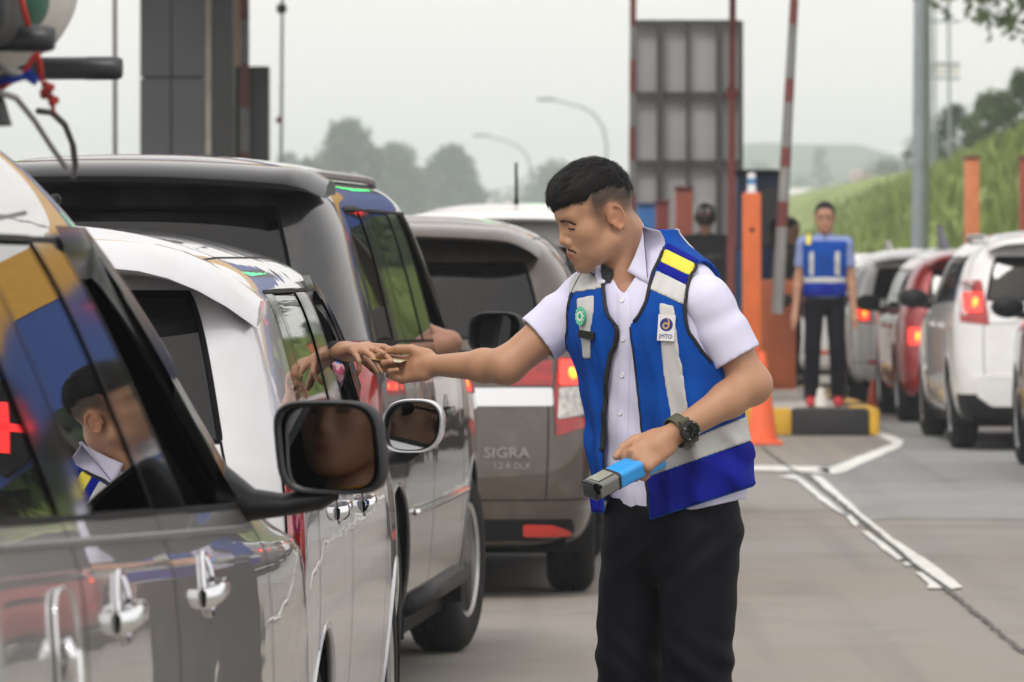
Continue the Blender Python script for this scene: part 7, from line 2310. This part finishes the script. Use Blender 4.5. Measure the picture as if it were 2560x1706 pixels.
b1e = crossbar(136, 97, 7.45, 0.0172, 'nearer dark roof bar tube of the silver carrier')
b2e = crossbar(305, 171, 8.35, 0.0170, 'farther dark roof bar tube reaching past the roof edge', False)
def blob(name, f_, lo, hi, h_, m, label, cat):
    V, Q = sdf_mesh(f_, lo, hi, h_, 1); o = np.array([(V[:, 0].min()+V[:, 0].max())/2, (V[:, 1].min()+V[:, 1].max())/2, V[:, 2].min()])
    ob_ = vq_obj(name, V-o, Q, m, None); ob_.location = tuple(o); tag(ob_, label, cat); return ob_
sc_ = np.array(P(40, -40, 8.0)); 
blob('white_sack', lambda p: s_ell(p, sc_+np.array([-0.050, 0.06, 0.0]), (0.13, 0.32, 0.125))+0.012*fnoise(p, 22, 3)+0.005*fnoise(p, 60, 4), sc_-np.array([0.3, 0.4, 0.25]), sc_+np.array([0.25, 0.55, 0.3]), 0.010, mat('sack_white', (0.62, 0.60, 0.57), 0.7, var=0.08, bump=0.2, bscale=90), 'off-white sack strapped on the roof of the silver carrier', 'sack')
gc = np.array(P(92, 25, 7.7))
blob('green_tarpaulin', lambda p: s_ell(p, gc+np.array([-0.02, 0, 0.02]), (0.035, 0.10, 0.055))+0.010*fnoise(p, 45, 13), gc-np.array([0.12, 0.2, 0.12]), gc+np.array([0.12, 0.2, 0.14]), 0.006, mat('tarp_green', (0.02, 0.10, 0.065), 0.6, var=0.3, vscale=14), 'dark green tarpaulin bunched beside the white sack', 'tarpaulin')
dc = np.array(P(-75, 0, 7.35))
blob('black_bag', lambda p: s_box(p, dc, (0.06, 0.18, 0.06), None, 0.03)+0.006*fnoise(p, 40, 23), dc-0.25, dc+0.25, 0.010, mat('bag_black', (0.014, 0.014, 0.016), 0.6, var=0.2), 'black bag on the roof bars at the top left corner', 'bag')
def rope(pts, d, r_, m, label, n=6):
    P3 = []
    for i, (u, v, dd) in enumerate(pts): P3.append(P(u, v, d+dd))
    o = P3[0].copy(); t = MB().tube([p-o for p in P3], r_, n).build('rope', m, None, True); t.location = o; tag(t, label, 'rope'); return t
RR = mat('rope_red', (0.55, 0.03, 0.02), 0.7, bump=0.4, bscale=300); RBl = mat('rope_blue', (0.015, 0.05, 0.40), 0.7, bump=0.4, bscale=300)
rope([(48, -30, 0), (58, 20, 0), (72, 66, 0)], 7.4, 0.0042, RR, 'red rope running down over the green tarpaulin')
rope([(-20, 236, 0), (20, 210, 0), (60, 180, 0), (86, 140, 0), (92, 132, 0), (100, 160, 0), (104, 205, 0)], 7.5, 0.0042, RR, 'red rope tied below the nearer roof bar')
t = MB()
for k in range(8):
    a = k*1.3; t.ball((0.007*math.sin(a)+0.0012*k, 0.006*math.cos(a), -0.0035*k), 0.0058, 8, 6)
t = t.tube([(0.010, 0, -0.026), (0.013, 0, -0.042)], [0.004, 0.002], 6).build('rope_knot', mat('rope_red_dark', (0.33, 0.02, 0.015), 0.8, var=0.3, vscale=80), None, True); t.location = P(112, 212, 7.55); tag(t, 'frayed red rope knot hanging under the roof bar', 'rope')
rope([(-20, 208, 0), (30, 200, 0), (62, 190, 0), (78, 178, 0), (70, 196, 0), (84, 206, 0), (92, 188, 0)], 7.5, 0.006, RBl, 'blue rope knotted beside the red one under the roof bar')
rope([(-20, 160, 0), (20, 178, 0), (56, 186, 0)], 7.5, 0.006, mat('rope_grey', (0.45, 0.44, 0.43), 0.7), 'grey cord behind the blue knot')
rope([(0, 232, 0), (40, 245, 0.1), (85, 300, 0.3), (125, 362, 0.5), (165, 420, 0.8)], 7.4, 0.0045, mat('cable_grey', (0.28, 0.27, 0.27), 0.5), 'thin grey cable running along the roof edge')
rope([(96, 278, 0), (130, 282, 0.1), (162, 312, 0.2), (182, 362, 0.35), (188, 412, 0.5), (184, 440, 0.6)], 7.9, 0.005, mat('cable_black', (0.03, 0.03, 0.03), 0.5), 'thin black aerial wire looping above the roof edge')
# ------------------------------------------------------------------ humid air
hz = MB().box((-900, -60, -4.5), (900, 1960, 42)).build('haze', None)
hm = bpy.data.materials.new('humid_air'); n_, l_ = nodes_of(hm); n_.clear()
oo = n_.new('ShaderNodeOutputMaterial'); vv = n_.new('ShaderNodeVolumePrincipled')
vv.inputs['Color'].default_value = (0.88, 0.945, 1.0, 1); vv.inputs['Density'].default_value = 0.00072; vv.inputs['Anisotropy'].default_value = 0.2
l_.new(vv.outputs[0], oo.inputs['Volume'])
hz.data.materials.append(hm); tag(hz, kind='stuff')
